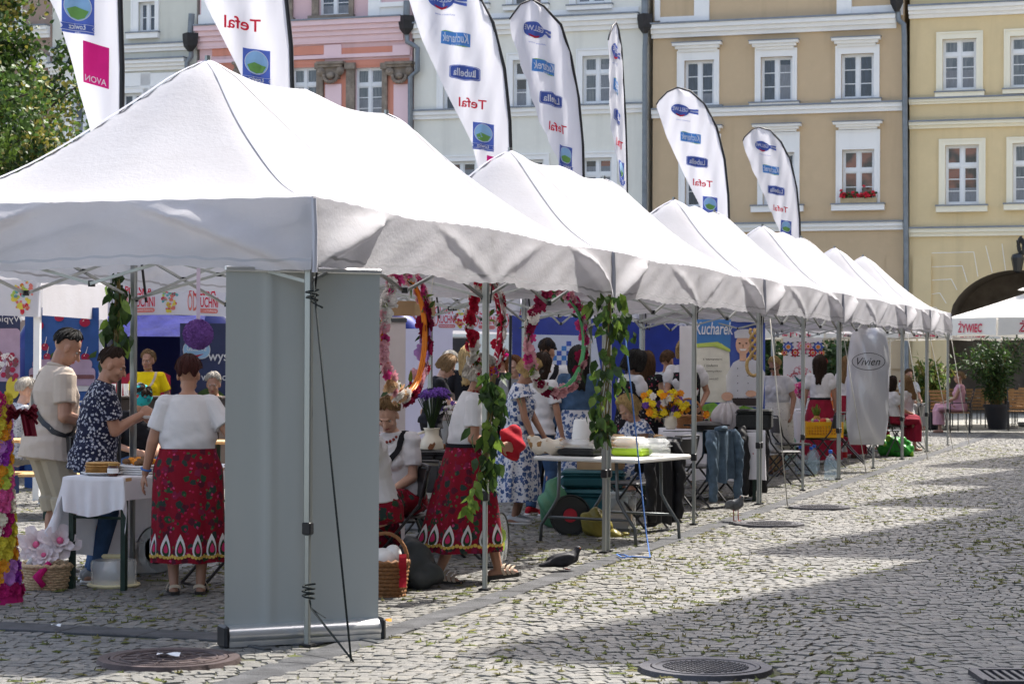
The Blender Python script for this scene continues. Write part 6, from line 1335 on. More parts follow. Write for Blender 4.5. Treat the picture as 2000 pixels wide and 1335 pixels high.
tub(pt(.08,.10),.36,.26,.07,'dark oven tray with a clear lid on the plastic table',blackp,clearp,.07); tub(pt(.46,.32),.30,.24,.07,'lime green food box with a clear lid',lime,clearp,.08)
tub(pt(.60,.46),.26,.20,.08,'pale clear food box at the right end of the plastic table',clearp,clearp,.07); tub(pt(.25,.56),.42,.30,.05,'flat translucent box at the back of the plastic table',clearp,clearp,.06); tub(pt(.22,.58,.88),.36,.26,.03,'cream tray lid stacked on the flat translucent box',mat('pale_lid',(.62,.57,.46),.5))
t=mk('wicker_tray','long flat wicker tray of bread lying across the boxes','tray',pt(.30,.36,.80),rzp-.35); m=MB()
for i in range(4): m.tube([(.24*math.cos(k*PI/16)*(1 if 1 else 0),.10*math.sin(k*PI/16),.02*i+.015) for k in range(32)],.014,6,closed=True)
m.box((0,0,.02),(.42,.16,.02)); m.build('tray',mat('tray_wicker',(.42,.27,.13),.75,.4,50,.6,80),t,True)
t=mk('white_bucket','tall white upside down bucket on the plastic table','bucket',pt(-.13,.55)); m=MB(); m.lathe([(.14,0),(.14,.02),(.128,.025),(.10,.29),(.09,.30),(.001,.30)],n=28,cap=False); m.build('bucket',white_p,t,True,40)
t=mk('printed_bag','crumpled cream paper bag with brown bread prints','bag',pt(-.18,.04),rzp+.2); m=MB(); m.ell((0,0,.07),(.22,.10,.07)); m.ell((-.15,.0,.10),(.07,.06,.08)); m.ell((.18,0,.05),(.09,.07,.05)); mm=remesh(m,.012,1); displace(mm,lambda x,y,z:.012*np.sin(x*45+z*30)+.008*np.sin(y*60+x*20)); link(mm,'bag',[spots('bread_print',(.66,.60,.50),[(12,.36,[(.30,.16,.06),(.40,.24,.12),(.16,.08,.04)],4.)])],t,True)
t=mk('burlap_sack','small brown burlap sack tied at the neck on the plastic table','sack',pt(.06,.38)); m=MB(); m.ell((0,0,.07),(.09,.08,.08)); m.tube([(0,0,.12),(0,0,.17),(.01,0,.21)],[.05,.025,.06],10); mm=remesh(m,.01,1); displace(mm,lambda x,y,z:.006*np.sin(x*60+z*40)); link(mm,'sack',[mat('burlap',(.33,.21,.10),.9,.3,40,.5,90)],t,True)
t=mk('wooden_post','black metal stand rod behind the plastic table','stand',V(*gnd(1125,985))); m=MB(); m.cyl((0,0,0),(0,0,1.12),.015,8); m.lathe([(.14,0),(.14,.015),(.02,.03)],n=16); m.build('rod',blackm,t); t.name='display_stand'
# under the plastic table
def u(px,py,dx=0): g=gnd(px,py); return g
tub(u(1150,1030)+V(.05,.18,0),.62,.42,.30,'dark teal storage crate under the plastic table',mat('teal_crate',(.012,.075,.09),.5),mat('teal_crate',(.012,.075,.09)),.06,-.2,'storage_crate','crate')
tub(u(1150,1030)+V(.05,.2,.372),.60,.40,.12,'second teal crate stacked on the first one',mat('teal_crate',(.012,.075,.09)),mat('teal_crate',(.012,.075,.09)),.05,-.1,'storage_crate','crate')
tub(u(1203,1036)+V(.05,.05,0),.24,.34,.34,'clear plastic bin of food right under the table edge',clearp,clearp,.03,-.2,'clear_bin','bin')
m=MB()
t=mk('bin_contents','paper packets standing inside the clear bin','packets',u(1203,1036)+V(.05,.05,.02),-.2); m.box((0,0,.12),(.18,.28,.22),bev=.04); m.build('packets',cardb,t)
g=u(1112,1045); t=mk('round_pan','large round black pan with a red disc standing on edge under the table','pan',g+V(0,.02,.185),.1); m=MB(); m.lathe([(.001,0),(.17,0),(.185,.03),(.19,.07),(.18,.07),(.17,.02),(.001,.012)],n=32); 
m.v=[(v[0],-v[2],v[1]) for v in m.v]; m.build('pan',mat('dark_enamel',(.025,.028,.032),.35,spec=.6),t,True,40); m=MB(); m.prism([(.062*math.cos(a*PI/12),.062*math.sin(a*PI/12)) for a in range(24)],lambda x,y,d:(x,d,y),-.045,-.075); m.build('disc',mat('red_plastic',(.5,.03,.05),.5),t)
g=u(1165,1050); t=mk('yellow_bag','crumpled yellow plastic bag beside the round pan','bag',g+V(0,.1,0)); m=MB(); m.ell((0,0,.12),(.15,.12,.13)); m.ell((.16,-.05,.03),(.14,.08,.03)); mm=remesh(m,.012,1); displace(mm,lambda x,y,z:.014*np.sin(x*40+z*33)+.01*np.sin(y*50-z*20)); link(mm,'bag',[mat('yellow_film',(.26,.22,.05),.35,.2,trans=.2)],t,True)
t=mk('green_bag','pale green plastic bag behind the round pan','bag',u(1082,1035)+V(0,.25,0)); m=MB(); m.ell((0,0,.2),(.15,.13,.22)); m.tube([(0,0,.38),(0,0,.48)],[.08,.04],8); mm=remesh(m,.014,1); displace(mm,lambda x,y,z:.016*np.sin(x*40+z*25)); link(mm,'bag',[mat('green_film',(.09,.24,.14),.35,.2,trans=.2)],t,True)
t=mk('carton','open brown carton on the teal crates under the table','carton',u(1175,1030)+V(0,.2,.546),-.4); m=MB(); m.box((0,0,.002),(.38,.28,.008)); m.box((0,.14,.07),(.38,.008,.14)); m.box((0,-.14,.06),(.38,.008,.12)); m.box((-.19,0,.06),(.008,.28,.12)); m.box((.19,0,.06),(.008,.28,.12)); m.build('carton',cardb,t)
t=mk('paper_cup','paper coffee cup on the cobbles under the black coat','cup',u(1280,1018)); m=MB(); m.lathe([(.03,0),(.042,.12),(.04,.12),(.028,.005)],n=16); m.build('cup',mat('kraft_cup',(.42,.26,.14),.7),t,True)
# ================================================================ beige clothed table with pitcher and griddles
def table_cloth(px0,px1,Y,h,dep,label,clm,drop=.62,pat=None,name='clothed_table'):
    a=gx(px0,Y); b=gx(px1,Y); t=mk(name,label,'table',((a+b)/2,Y,0),-PHI*.8 if Y<20 else -.05); w=b-a; m=MB()
    for sx in (-1,1):
        for y in (.05,dep-.05): m.box((sx*(w/2-.08),y,h/2),(.04,.04,h))
    m.box((0,dep/2,h-.02),(w,dep,.03)); m.build('frame',dgreen,t); m=MB()
    def fn(u,v):
        s=(v*(dep+2*drop))-drop; y=min(dep+.01,max(-.01,s)); dn=max(0,-s,s-dep); z=h+.004-dn; x=(u-.5)*(w+.08); return (x,y+(-1 if s<0 else 1)*(.02*math.sin(x*24+px0)+.02*dn)*min(1,dn*5),z+.01*math.sin(x*13+px0)*min(1,dn*4))
    m.grid(fn,70,40); 
    for sx in (-1,1): m.grid(lambda u,v:(sx*(w/2+.035+.012*math.sin(u*19)*v+.01*v),u*dep,h+.003-drop*v),16,10)
    m.build('cloth',clm,t,True); return t
beige_c=mat('beige_cloth',(.50,.45,.38),.9,.08,6,.2,40)
T3=table_cloth(800,905,17.6,.76,.75,'table under a rough beige cloth behind the striding woman',beige_c,.42)
q=at(842,848,17.4); q.z=.772; t=mk('ceramic_pitcher','cream ceramic pitcher with a painted rooster and purple flowers','pitcher',q+V(0,.15,0)); m=MB(); m.lathe([(.06,0),(.085,.03),(.10,.09),(.09,.15),(.06,.19),(.062,.235),(.072,.25),(.06,.25),(.05,.2)],n=26,cap=False); m.tube([(-.058,0,.22),(-.12,0,.20),(-.13,0,.13),(-.09,0,.09)],.012,8); m.build('body',mat('cream_glaze',(.70,.64,.52),.25,.05,spec=.5),t,True); m=MB(); 
m.decal(fan([(-.03,.0),(-.01,.035),(.01,.03),(.025,.05),(.035,.03),(.02,.0),(.0,-.025),(-.02,-.02)]),lambda x,y:(x,-math.sqrt(max(0,.0995**2-x*x))-.003,.09+y)); m.build('painted_rooster',mat('rooster_brown',(.22,.09,.04)),t)
m=MB(); 
for i in range(60): a=R.uniform(0,6.28); l=R.uniform(.3,1); m.tube([(0,0,.2),(.05*math.cos(a)*l,.05*math.sin(a)*l,.35),(.13*math.cos(a)*l,.13*math.sin(a)*l,.48+.06*R.random())],.003,4); blossom(m,(.14*math.cos(a)*l,.14*math.sin(a)*l,.50+.07*R.random()),.026,(math.cos(a)*.6,math.sin(a)*.6-.4,.8),R.choice((1,1,2)),2,5)
m.build('flowers',[leafg[1],mat('statice_purple',(.14,.06,.33),.8),mat('statice_dark',(.09,.05,.2),.8)],t)
q=at(893,850,17.8); q.z=.772; t=mk('flower_vase','glass vase of small white and violet flowers beside the pitcher','vase',q); m=MB(); m.lathe([(.05,0),(.055,.12),(.045,.18)],n=16); m.build('vase',glass('vase_glass',(.7,.8,.85),.1,.4),t,True); m=MB()
for i in range(46): a=R.uniform(0,6.28); l=R.uniform(.3,1.1); m.tube([(0,0,.05),(.12*math.cos(a)*l,.12*math.sin(a)*l,.36+.08*R.random())],.003,4); blossom(m,(.13*math.cos(a)*l,.13*math.sin(a)*l,.37+.1*R.random()),.022,(math.cos(a)*.6,math.sin(a)*.6-.4,.8),R.choice((1,1,2)),2,5)
m.build('flowers',[leafg[1],WP['white'],mat('statice_purple',(.14,.06,.33))],t)
for px,lab,w in ((808,'flat black electric griddle at the left of the beige table',.40),(846,'smaller black griddle in front of the pitcher',.30)):
    q=at(px,858,17.3); q.z=.766; tub(q+V(0,.1,0),w,.28,.05,lab,blackp,blackp,.03,-.2,'griddle','griddle')
q=at(862,835,17.9); q.z=.766; t=mk('honey_jars','small tray of brown spice jars behind the pitcher','jars',q+V(0,.3,0)); m=MB()
for i in range(5): m.lathe([(.03,0),(.03,.09),(.025,.1),(.001,.1)],(-.14+.07*i,0,0),12)
m.build('jars',mat('amber_glass',(.16,.06,.02),.2,spec=.6),t,True)
tub(gnd(845,1010)+V(.1,.5,0),.5,.36,.30,'blue plastic crate under the beige clothed table',mat('blue_crate',(.02,.10,.17),.5),mat('blue_crate',(.02,.10,.17)),.04,-.3,'storage_crate','crate')
tub(gnd(800,1050)+V(.1,.8,0),.55,.36,.38,'grey plastic bin on the ground behind the empty chair',mat('grey_bin',(.20,.20,.21),.5),mat('grey_bin',(.20,.20,.21)),.04,-.3,'plastic_bin','bin')
g=gnd(752,1165); basket(g,.15,.24,'brown wicker basket with a red ribbon at the banner edge',mat('brown_wicker',(.22,.10,.04),.6,.35,60,.5,80)); t=bpy.data.objects['wicker_basket.001'] if 'wicker_basket.001' in bpy.data.objects else None
m=MB(); m.grid(lambda a,b:(.10+.05*a,-.13-.02*math.sin(b*7),.30-.22*b),4,10); m.build('ribbon',redc,t); m=MB(); m.ell((-.02,0,.25),(.10,.09,.08)); m.ell((.05,.02,.28),(.06,.05,.07)); m.build('contents',white_p,t,True)
g=gnd(805,1150); t=mk('backpack','slumped dark grey backpack beside the wicker basket','backpack',g,.3); m=MB(); m.ell((0,0,.17),(.16,.12,.19)); m.ell((.05,-.03,.10),(.16,.12,.11)); m.ell((-.08,-.04,.12),(.1,.1,.12)); mm=remesh(m,.011,2); displace(mm,lambda x,y,z:.012*np.sin(x*32+z*24)+.008*np.sin(y*45+z*35)); link(mm,'body',[mat('dark_nylon',(.045,.05,.052),.6,.2,8,.2,60)],t,True); m=MB(); m.tube([(-.08,-.1,.30),(-.1,-.16,.2),(-.06,-.15,.07)],.014,6); m.build('strap',blackp,t,True)
g=gnd(968,1100); q=at(966,1040,16.2); t=mk('cable_reel','clear round cable reel with a lime green hub behind the vine pole','cable reel',(q.x,16.2,.0),PI/2-.3); m=MB()
for y in (-.05,.05): m.tube([(.20*math.cos(a*PI/16),y,.22+.20*math.sin(a*PI/16)) for a in range(32)],.008,6,closed=True); m.prism([(.195*math.cos(a*PI/16),.195*math.sin(a*PI/16)) for a in range(32)],lambda x,z,d:(x,y+d,.22+z),-.002,.002,1)
for k in range(4): a=k*PI/2+.4; m.prism([(.045*math.cos(b*PI/8)+.055*math.cos(a),.045*math.sin(b*PI/8)+.055*math.sin(a)) for b in range(16)],lambda x,z,d:(x,d,.22+z),-.062,.062,2)
m.box((0,0,.012),(.3,.14,.02)); m.build('reel',[blackp,clearp,lime],t)
# ================================================================ embroidered table and its things
EMB=spots('embroidered_cloth',(.70,.69,.74),[(4.2,.20,[(.42,.20,.18),(.22,.26,.42),(.45,.30,.16),(.30,.16,.32)],2.),(6.,.14,[(.20,.30,.18),(.48,.22,.26)],8.)])
T4=table_cloth(1296,1488,23.8,.80,.8,'long table under a white cloth embroidered with small flowers',EMB,.56)
def tp(px,py,Y,z): q=at(px,py,Y); q.z=z; return q
t=mk('electric_pan','round black electric pan with a lid on the embroidered cloth','pan',tp(1380,815,23.9,.806)); m=MB(); m.lathe([(.001,0),(.17,0),(.19,.05),(.195,.055),(.15,.085),(.02,.10),(.02,.115),(.001,.12)],n=28); m.box((.22,0,.05),(.08,.05,.02)); m.box((-.22,0,.05),(.08,.05,.02)); m.build('pan',blackp,t,True,40)
t=mk('gauze_bundle','white gathered gauze bundle between the pan and the cooler','gauze',tp(1420,815,24.1,.806)); m=MB()
m.grid(lambda a,b:((.05+.12*math.sin(PI*(b*.85+.1)))*math.cos(2*PI*a)*(1+.13*math.sin(a*75)),(.05+.11*math.sin(PI*(b*.85+.1)))*math.sin(2*PI*a)*(1+.13*math.sin(a*75)),.30*b),80,10); m.build('gauze',mat('tulle_white',(.66,.62,.63),.8,.06,trans=.3),t,True)
tub(tp(1474,815,24.0,.806),.40,.30,.19,'dark grey foam cooler box on the embroidered table',mat('epp_foam',(.028,.03,.03),.9,.25,60,.3,90),mat('epp_foam',(.028,.03,.03)),.04,-.22,'cooler_box','cooler')
t=mk('flower_jar','white ceramic jar with yellow and orange marigolds','vase',tp(1310,812,24.0,.806)); m=MB(); m.lathe([(.05,0),(.075,.05),(.07,.12),(.055,.15)],n=18); m.build('jar',mat('cream_glaze',(.70,.64,.52)),t,True); m=MB(); mg=[leafg[1],mat('marigold',(.75,.30,.01),.7),mat('yellow_petal',(.75,.58,.02),.7),WP['white'],mat('statice_purple',(.14,.06,.33))]
for i in range(52): P=V(R.gauss(-.05,.14),R.gauss(0,.07),R.uniform(.16,.42)); m.tube([(0,0,.12),P],.003,4); blossom(m,P,.04,(P.x,-1,.4),R.choice((1,1,2,2,3,4)),2,7)
m.build('flowers',mg,t)
basket(tp(1345,808,24.4,.806),.16,.14,'wicker basket with a tall handle behind the marigolds',mat('orange_wicker',(.36,.16,.06),.6,.35,60,.5,80))
g=gnd(1505,925); t=mk('wicker_hamper','open wicker hamper standing on the cobbles by the cooler table','hamper',g+V(0,.5,0),-.3); m=MB(); m.box((0,0,.25),(.42,.34,.5),bev=.05); m.tube([(.2,-.16,.5),(-.2,-.16,.5),(-.2,.16,.5),(.2,.16,.5)],.02,6,closed=True); m.build('body',mat('hamper_wicker',(.36,.24,.12),.75,.45,45,.7,60),t); m=MB(); m.grid(lambda a,b:(-.2+.4*a,.17+.03*b,.5+.3*b*(1-.3*abs(a-.5))),8,6); m.build('lid',mat('hamper_wicker',(.36,.24,.12)),t)
# yellow crate of vegetables on its chair
c=ch_used[11]; q=V(c.location.x,c.location.y,.463); t=mk('vegetable_crate','bright yellow plastic crate of vegetables and a pineapple','crate',q,.05); yel=mat('crate_yellow',(.75,.38,.01),.45,.06); m=MB()
W_,D_,H_=.54,.36,.23
for sy in (-1,1):
    m.box((0,sy*D_/2,.02),(W_,.012,.04)); m.box((0,sy*D_/2,H_-.03),(W_,.02,.06))
    for i in range(13): m.box((-W_/2+W_*(i+.5)/13,sy*D_/2,H_/2),(.016,.012,H_-.08))
    for z in (.075,.115,.15): m.box((0,sy*D_/2,z),(W_,.010,.012))
for sx in (-1,1): m.box((sx*W_/2,0,H_/2),(.012,D_,H_))
m.box((0,0,.008),(W_,D_,.012)); m.build('crate',yel,t)
fr=[('tomato',(.55,.03,.015)),('banana',(.75,.52,.04)),('cabbage',(.35,.45,.16)),('pepper',(.75,.22,.01)),('plum',(.30,.02,.14)),('melon',(.65,.55,.2))]
for i in range(16):
    n,cc=fr[i%6]; P=q+V(R.uniform(-.2,.2),R.uniform(-.12,.12),.17+R.uniform(0,.07)); o=MB(); r=R.uniform(.04,.06)
    if n=='banana': o.tube([(-.08,0,-.02),(-.04,0,.015),(.04,0,.015),(.08,0,-.02)],[.008,.02,.02,.008],8)
    else: o.ell((0,0,0),(r*(1.3 if n=='pepper' else 1),r,r*.92)); o.tube([(0,0,r*.85),(.005,0,r*1.15)],.006,5,1)
    ob=o.build(n,[mat('veg_'+n,cc,.35,.12,12,spec=.5),leafg[1]],None,True); ob.location=P; tag(ob,'%s lying in the yellow vegetable crate'%{'tomato':'red round tomato','banana':'curved yellow banana','cabbage':'pale green cabbage','pepper':'orange bell pepper','plum':'purple beet','melon':'round yellow melon'}[n],'vegetable' if n!='banana' else 'fruit','vegetables in the yellow crate')
t=mk('pineapple','pineapple with a spiky green crown sticking out of the yellow crate','pineapple',q+V(-.08,.02,.20)); m=MB(); m.ell((0,0,.04),(.06,.06,.09)); m.build('fruit',mat('pineapple_skin',(.40,.22,.05),.7,.4,40,.6,60),t,True); m=MB()
for i in range(34): a=R.uniform(0,6.28); leaf_card(m,V(0,0,.10),V(math.cos(a)*R.uniform(.1,1.1),math.sin(a)*R.uniform(.1,1.1),1),V(math.cos(a),math.sin(a),.3),R.uniform(.1,.2),.028,R.choice((0,2,2)),.3)
m.build('crown',leafg,t)
water=glass('bottle_blue',(.50,.68,.80),.08,.30); capb=mat('cap_blue',(.02,.12,.55),.4)
def bottle(px,py,label,dy=0):
    g=gnd(px,py); t=mk('water_bottle',label,'bottle',g+V(0,dy,0),0,'big water bottles under the chairs'); m=MB(); m.lathe([(.06,0),(.085,.02),(.085,.10),(.078,.12),(.085,.14),(.085,.24),(.05,.31),(.02,.34),(.02,.37)],n=18); m.build('body',water,t,True); m=MB(); m.lathe([(.026,.36),(.026,.40),(.001,.402)],n=12,cap=False); m.build('cap',capb,t)
for px,py,lab,dy in ((1622,937,'big blue water bottle standing alone under the crate chair',0),(1588,930,'water bottle behind the tent pole at the left of the crate chair',.2),(1573,930,'water bottle farther left under the empty chair',.5),(1548,925,'leftmost water bottle, behind the folding chair leg',1.),(1602,928,'water bottle between the pole and the lone bottle',.6)): bottle(px,py,lab,dy)
g=gnd(1578,915); t=mk('mint_bag','round mint green bag under the tent behind the chairs','bag',g+V(-.25,1.0,0)); m=MB(); m.ell((0,0,.28),(.22,.19,.24)); m.ell((0,0,.06),(.14,.12,.07)); mm=remesh(m,.02,1); displace(mm,lambda x,y,z:.01*np.sin(x*30+z*22)); link(mm,'bag',[mat('mint_nylon',(.20,.42,.33),.6)],t,True)
g=ch_used[12].location; t=mk('cabbage_net','net of pale green cabbage on the chair right of the crate','cabbage',V(g.x,g.y,.46)); m=MB(); m.ell((0,0,.10),(.12,.11,.11)); 
for i in range(30): d=rvec(); leaf_card(m,V(0,0,.11)+d*.09,d+rvec()*.5,rvec(),.09,.08,1)
m.build('cabbage',[mat('cabbage_green',(.40,.50,.22),.6,.2,14),leafg[2]],t,True)
g=gnd(1655,905); t=mk('cola_bottle','small dark bottle with a red label under the crate chair','bottle',g+V(.0,.3,0)); m=MB(); m.lathe([(.04,0),(.045,.02),(.045,.2),(.018,.28),(.018,.31)],n=14); m.build('body',mat('white_bottle',(.55,.55,.55),.3),t,True); m=MB(); m.lathe([(.0465,.08),(.0465,.17)],n=14,cap=False); m.build('label',mat('label_red',(.6,.02,.03),.5),t)
g=gnd(1738,893); t=mk('shopping_bag','glossy green shopping bag with a white swirl on the cobbles','bag',g+V(.1,.2,0),.2); m=MB(); m.ell((0,0,.17),(.30,.14,.18)); m.ell((.16,-.05,.1),(.2,.12,.12)); mm=remesh(m,.018,1); displace(mm,lambda x,y,z:.018*np.sin(x*26+z*30)+.012*np.sin(x*50)); link(mm,'bag',[spots('green_bag_print',(.03,.22,.03),[(4,.3,[(.28,.48,.06),(.05,.12,.03)],1.)],.3)],t,True)
# silvery garment bag
q=at(1700,645,30.2); t=mk('garment_bag','long silvery garment bag with a script name in an oval','garment bag',(q.x,q.y,0),-.12); m=MB(); H0=.39; H1=2.06
def gb(s): return lambda a,b:((a-.5)*.60*min(1,.55+math.sin(PI*min(1,max(0,(b*.96+.04))))**.35*.5)+.03*b-.05,s*(.13*math.sin(PI*a)**.6*math.sin(PI*b)**.4+.012*math.sin(a*9+b*14)),H0+(H1-H0)*b)
sil=NT('silver_film'); sil.col((.56,.56,.59)); sil.b.inputs['Metallic'].default_value=.35; sil.b.inputs['Roughness'].default_value=.28; sil.b.inputs['Specular IOR Level'].default_value=.6; sil.bump(sil.noise(3,4,.5,sil.mapv((3,3,1))),.35,.03); sil.transl(.2,(.8,.8,.82))
m.grid(gb(-1),20,30); m.grid(lambda a,b:gb(1)(1-a,b),20,30); m.build('cover',sil.m,t,True); m=MB(); f=gb(-1)
def on(x,y): P=f(.5+x/.60,(1.58+y-H0)/(H1-H0)); return (P[0],P[1]-.006,P[2])
for rr in (1,.965): pass
vs=[]; 
for i in range(48): a=2*PI*i/48; vs+=[(.235*math.cos(a),.125*math.sin(a)),(.227*math.cos(a),.117*math.sin(a))]
m.add([on(*p) for p in vs],[(2*i,2*i+1,(2*i+3)%96,(2*i+2)%96) for i in range(48)]); m.decal(txt('Vivien',.11,.33,0,.35),lambda x,y:on(x,y)); m.build('lettering',blackp,t); m=MB(); m.tube([(0,0,2.05),(0,0,2.12),(.04,0,2.14),(.05,0,2.10)],.006,6); m.build('hanger_hook',steel,t)
# ================================================================ tents of the second row, behind
def logo(m,fn,x0,z0,s):
    """two-line festival name, red, on a valance"""
    P=lambda vf,dx,dz,mi: m.decal(shift(vf,x0+dx*s,z0+dz*s,s),fn,mi)
    P(txt('POLSKA',.16,.44,.02),.02,.13,0); P(txt('OD',.30,.16,.012),-.15,-.06,3); P(txt('KUCHNI',.17,.36,.02),.10,-.06,0); P(rrect(.34,.075,.035),.11,-.20,3); P(txt('Festiwal Kulinarny',.038,.29),.11,-.20,4)
def fruit(m,fn,x0,z0,s):
    rr=random.Random(int(x0*100)+5)
    for i in range(54):
        a=rr.uniform(0,6.28); q=math.sqrt(rr.random()); x=.13*q*math.cos(a)*(1-.25*(math.sin(a)*q<-.3)); y=.23*q*math.sin(a); rad_=rr.uniform(.014,.032); c=rr.choice((1,1,2,0,3,5)) if y>-.06 else rr.choice((0,3,1))
        vf=fan([(rad_*math.cos(k)*rr.uniform(.8,1.3),rad_*math.sin(k)*rr.uniform(.8,1.3)) for k in [j*PI/4 for j in range(8)]]); m.decal(shift(vf,x0+x*s,z0+y*s,s),fn,c)
LOGM=[INK['red'],mat('print_yellow',(.72,.60,.08),.7,trans=.25),mat('print_teal',(.12,.38,.40),.7,trans=.25),mat('print_coral',(.68,.20,.16),.7,trans=.25),white_p,mat('print_lime',(.42,.55,.10),.7,trans=.25)]
def market_tent(pxa,pxb,Y,dep,label,zb=2.06,ze=2.50,zp=3.4,seed=0,logos=()):
    a=gx(pxa,Y); b=gx(pxb,Y); w=b-a; t=mk('market_tent',label,'tent',((a+b)/2,Y,0),-.05,'white festival tents behind the row'); m=MB()
    def roof(u_,v): x=(u_-.5)*w; y=v*dep; k=max(abs(u_-.5)*2,abs(v-.5)*2); return (x,y,ze+(zp-ze)*(1-k)**1.25)
    m.grid(roof,24,24)
    def val(u_,v): x=(u_-.5)*w; s=.03*math.sin(x*5+seed)*v+.05*math.sin(x*1.9+seed)*v; return (x,-.02+s-.03*v,ze-(ze-zb)*v+.02*math.sin(x*2.3+seed)*v)
    m.grid(val,60,8); m.grid(lambda u_,v:(-w/2-.01,dep*(1-u_),ze-(ze-zb)*v),10,4); m.grid(lambda u_,v:(w/2+.01,dep*u_,ze-(ze-zb)*v),10,4); m.grid(lambda u_,v:((.5-u_)*w,dep,ze-(ze-zb)*v),20,4)
    m.build('canopy',canvas,t,True,50)
    for x in (-w/2+.06,w/2-.06):
        for y in (.05,dep-.05): l=MB(); l.box((x,y,1.25),(.07,.07,2.5)); l.build('leg',white_p,t)
    fn=lambda x,z:tuple(V(*val(x/w+.5,(ze-z)/(ze-zb)))+V(0,-.012,0))
    for k,px in logos: 
        x=gx(px,Y)-(a+b)/2; zc=(ze+zb)/2
        m=MB(); (logo if k=='L' else fruit)(m,fn,x,zc,.80 if k=='L' else .85); m.build('lettering' if k=='L' else 'fruit_print',LOGM,t)
    return t
market_tent(-420,84,23.5,3,'festival tent with a fruit print on its valance at the far left',seed=1,logos=(('F',48),('L',-60),('F',-150)))
market_tent(96,640,27.3,3,'festival tent with red lettering behind the purple paper ball',zb=2.13,ze=2.58,seed=2.2,logos=(('F',190),('L',268),('F',333),('L',394),('F',462),('L',540)))
market_tent(742,1246,34.0,3,'festival tent with red lettering seen through the flower wreaths',zb=2.03,ze=2.50,seed=4,logos=(('L',862),('F',900),('F',1016),('F',1072),('L',1106),('L',1000),('F',1210),('L',940),('L',790)))
# ================================================================ blue pavilions, printed walls, posters
blue=mat('royal_blue_nylon',(.018,.035,.24),.35,.25,2,.3,6,trans=.08,spec=.5); bluep=mat('printed_blue',(.025,.08,.27),.6,.25,2,.1,10); navy=mat('navy_print',(.03,.04,.10),.6)
def wall_panel(name,label,cat,px0,px1,Y,z0,z1,m_,rz=0,folds=.03,kf=9,thick=.02):
    a=gx(px0,Y); b=gx(px1,Y); t=mk(name,label,cat,((a+b)/2,Y,0),rz); w=b-a; seed=px0*.1
    S=lambda x,z:V(x,folds*math.sin(x*kf+seed)+folds*.5*math.sin(x*kf*2.3+z+seed),z)
    m=MB(); m.grid(lambda u_,v:tuple(S((u_-.5)*w,z0+(z1-z0)*v)),int(20+w*14),10); m.grid(lambda u_,v:tuple(S((.5-u_)*w,z0+(z1-z0)*v)+V(0,thick,0)),int(20+w*14),10); m.build('panel',m_,t,True)
    D=lambda dx,dz,lay=1:(lambda x,y:tuple(S(x+dx,dz+y)+V(0,-.006*lay-.004,0))); return t,D,w
pm=[INK['white'],INK['red'],mat('cherry',(.30,.01,.05),.5),mat('cake_cream',(.36,.27,.38),.7),leafg[0],mat('cake_brown',(.16,.07,.08),.7),INK['sky'],mat('print_yellow',(.72,.60,.08))]
t,D,w=wall_panel('printed_wall','blue printed tent wall with cherries and a cream cake, lettering reversed','tent wall',48,192,25.6,0,2.2,bluep); m=MB()
def cherry(cx,cz,r): m.decal(fan([(r*math.cos(k*PI/8)*1.1,r*math.sin(k*PI/8)) for k in range(16)]),D(cx,cz,2),2); m.decal(fan([(-r*.5,r*.2),(-r*.2,r*.6),(-r*.1,r*.3)]),D(cx,cz,3),0); m.decal(([(-.006,0),(.006,0),(r*.6,r*2),(r*.5,r*2)],[(0,1,2,3)]),D(cx,cz+r*.8,2),0)
for cx,cz,r in ((-.28,1.98,.055),(-.02,2.08,.05),(.28,2.02,.055),(.20,1.80,.05),(-.2,1.72,.045)): cherry(cx,cz,r)
for cx in (-.22,.24):
    m.decal(oval(.46,.07),D(cx,1.22,2),0); m.decal(rrect(.34,.22,.05),D(cx,1.36,3),3); m.decal(rrect(.32,.05,.02),D(cx,1.36,4),5); m.decal(rrect(.26,.12,.05),D(cx,1.51,3),3); cherry(cx+.05,1.60,.045); m.decal(fan([(0,0),(.10,.02),(.12,.10),(.04,.06)]),D(cx+.07,1.58,2),4)
m.decal(txt('Gellwe!',.15,.52,.012,0,True),D(.06,1.00,2),0); m.decal(fan([(-.26,.03),(-.15,-.02),(0,-.035),(.15,-.02),(.26,.03),(.15,-.045),(0,-.065),(-.15,-.045)]),D(.06,.88,2),1); m.decal(txt('wysze',.10,.34,.012,0,True),D(-.12,.62,2),0); m.decal(txt('wychodzi!',.12,.50,.01,0,True),D(0,.44,2),0); m.build('print',pm,t)
t,D,w=wall_panel('printed_wall','dark printed tent wall with a dessert picture at the far left edge','tent wall',-60,38,24.6,0,2.2,navy,folds=.02); m=MB(); m.decal(txt('Wypiekaj',.10,.45,0,0,True),D(.12,2.03,2),0); m.decal(rrect(.40,.62,.05),D(.10,1.62,2),3)
for i in range(40): m.decal(fan([(.035*math.cos(k),.035*math.sin(k)) for k in range(6)]),D(.10+R.uniform(-.16,.16),1.5+R.uniform(-.16,.16),3),R.choice((2,5,0)))
m.decal(oval(.16,.26),D(.22,1.24,3),7); m.decal(txt('e',.12,.1,.01,0,True),D(.22,.98,3),0); m.build('print',pm,t)
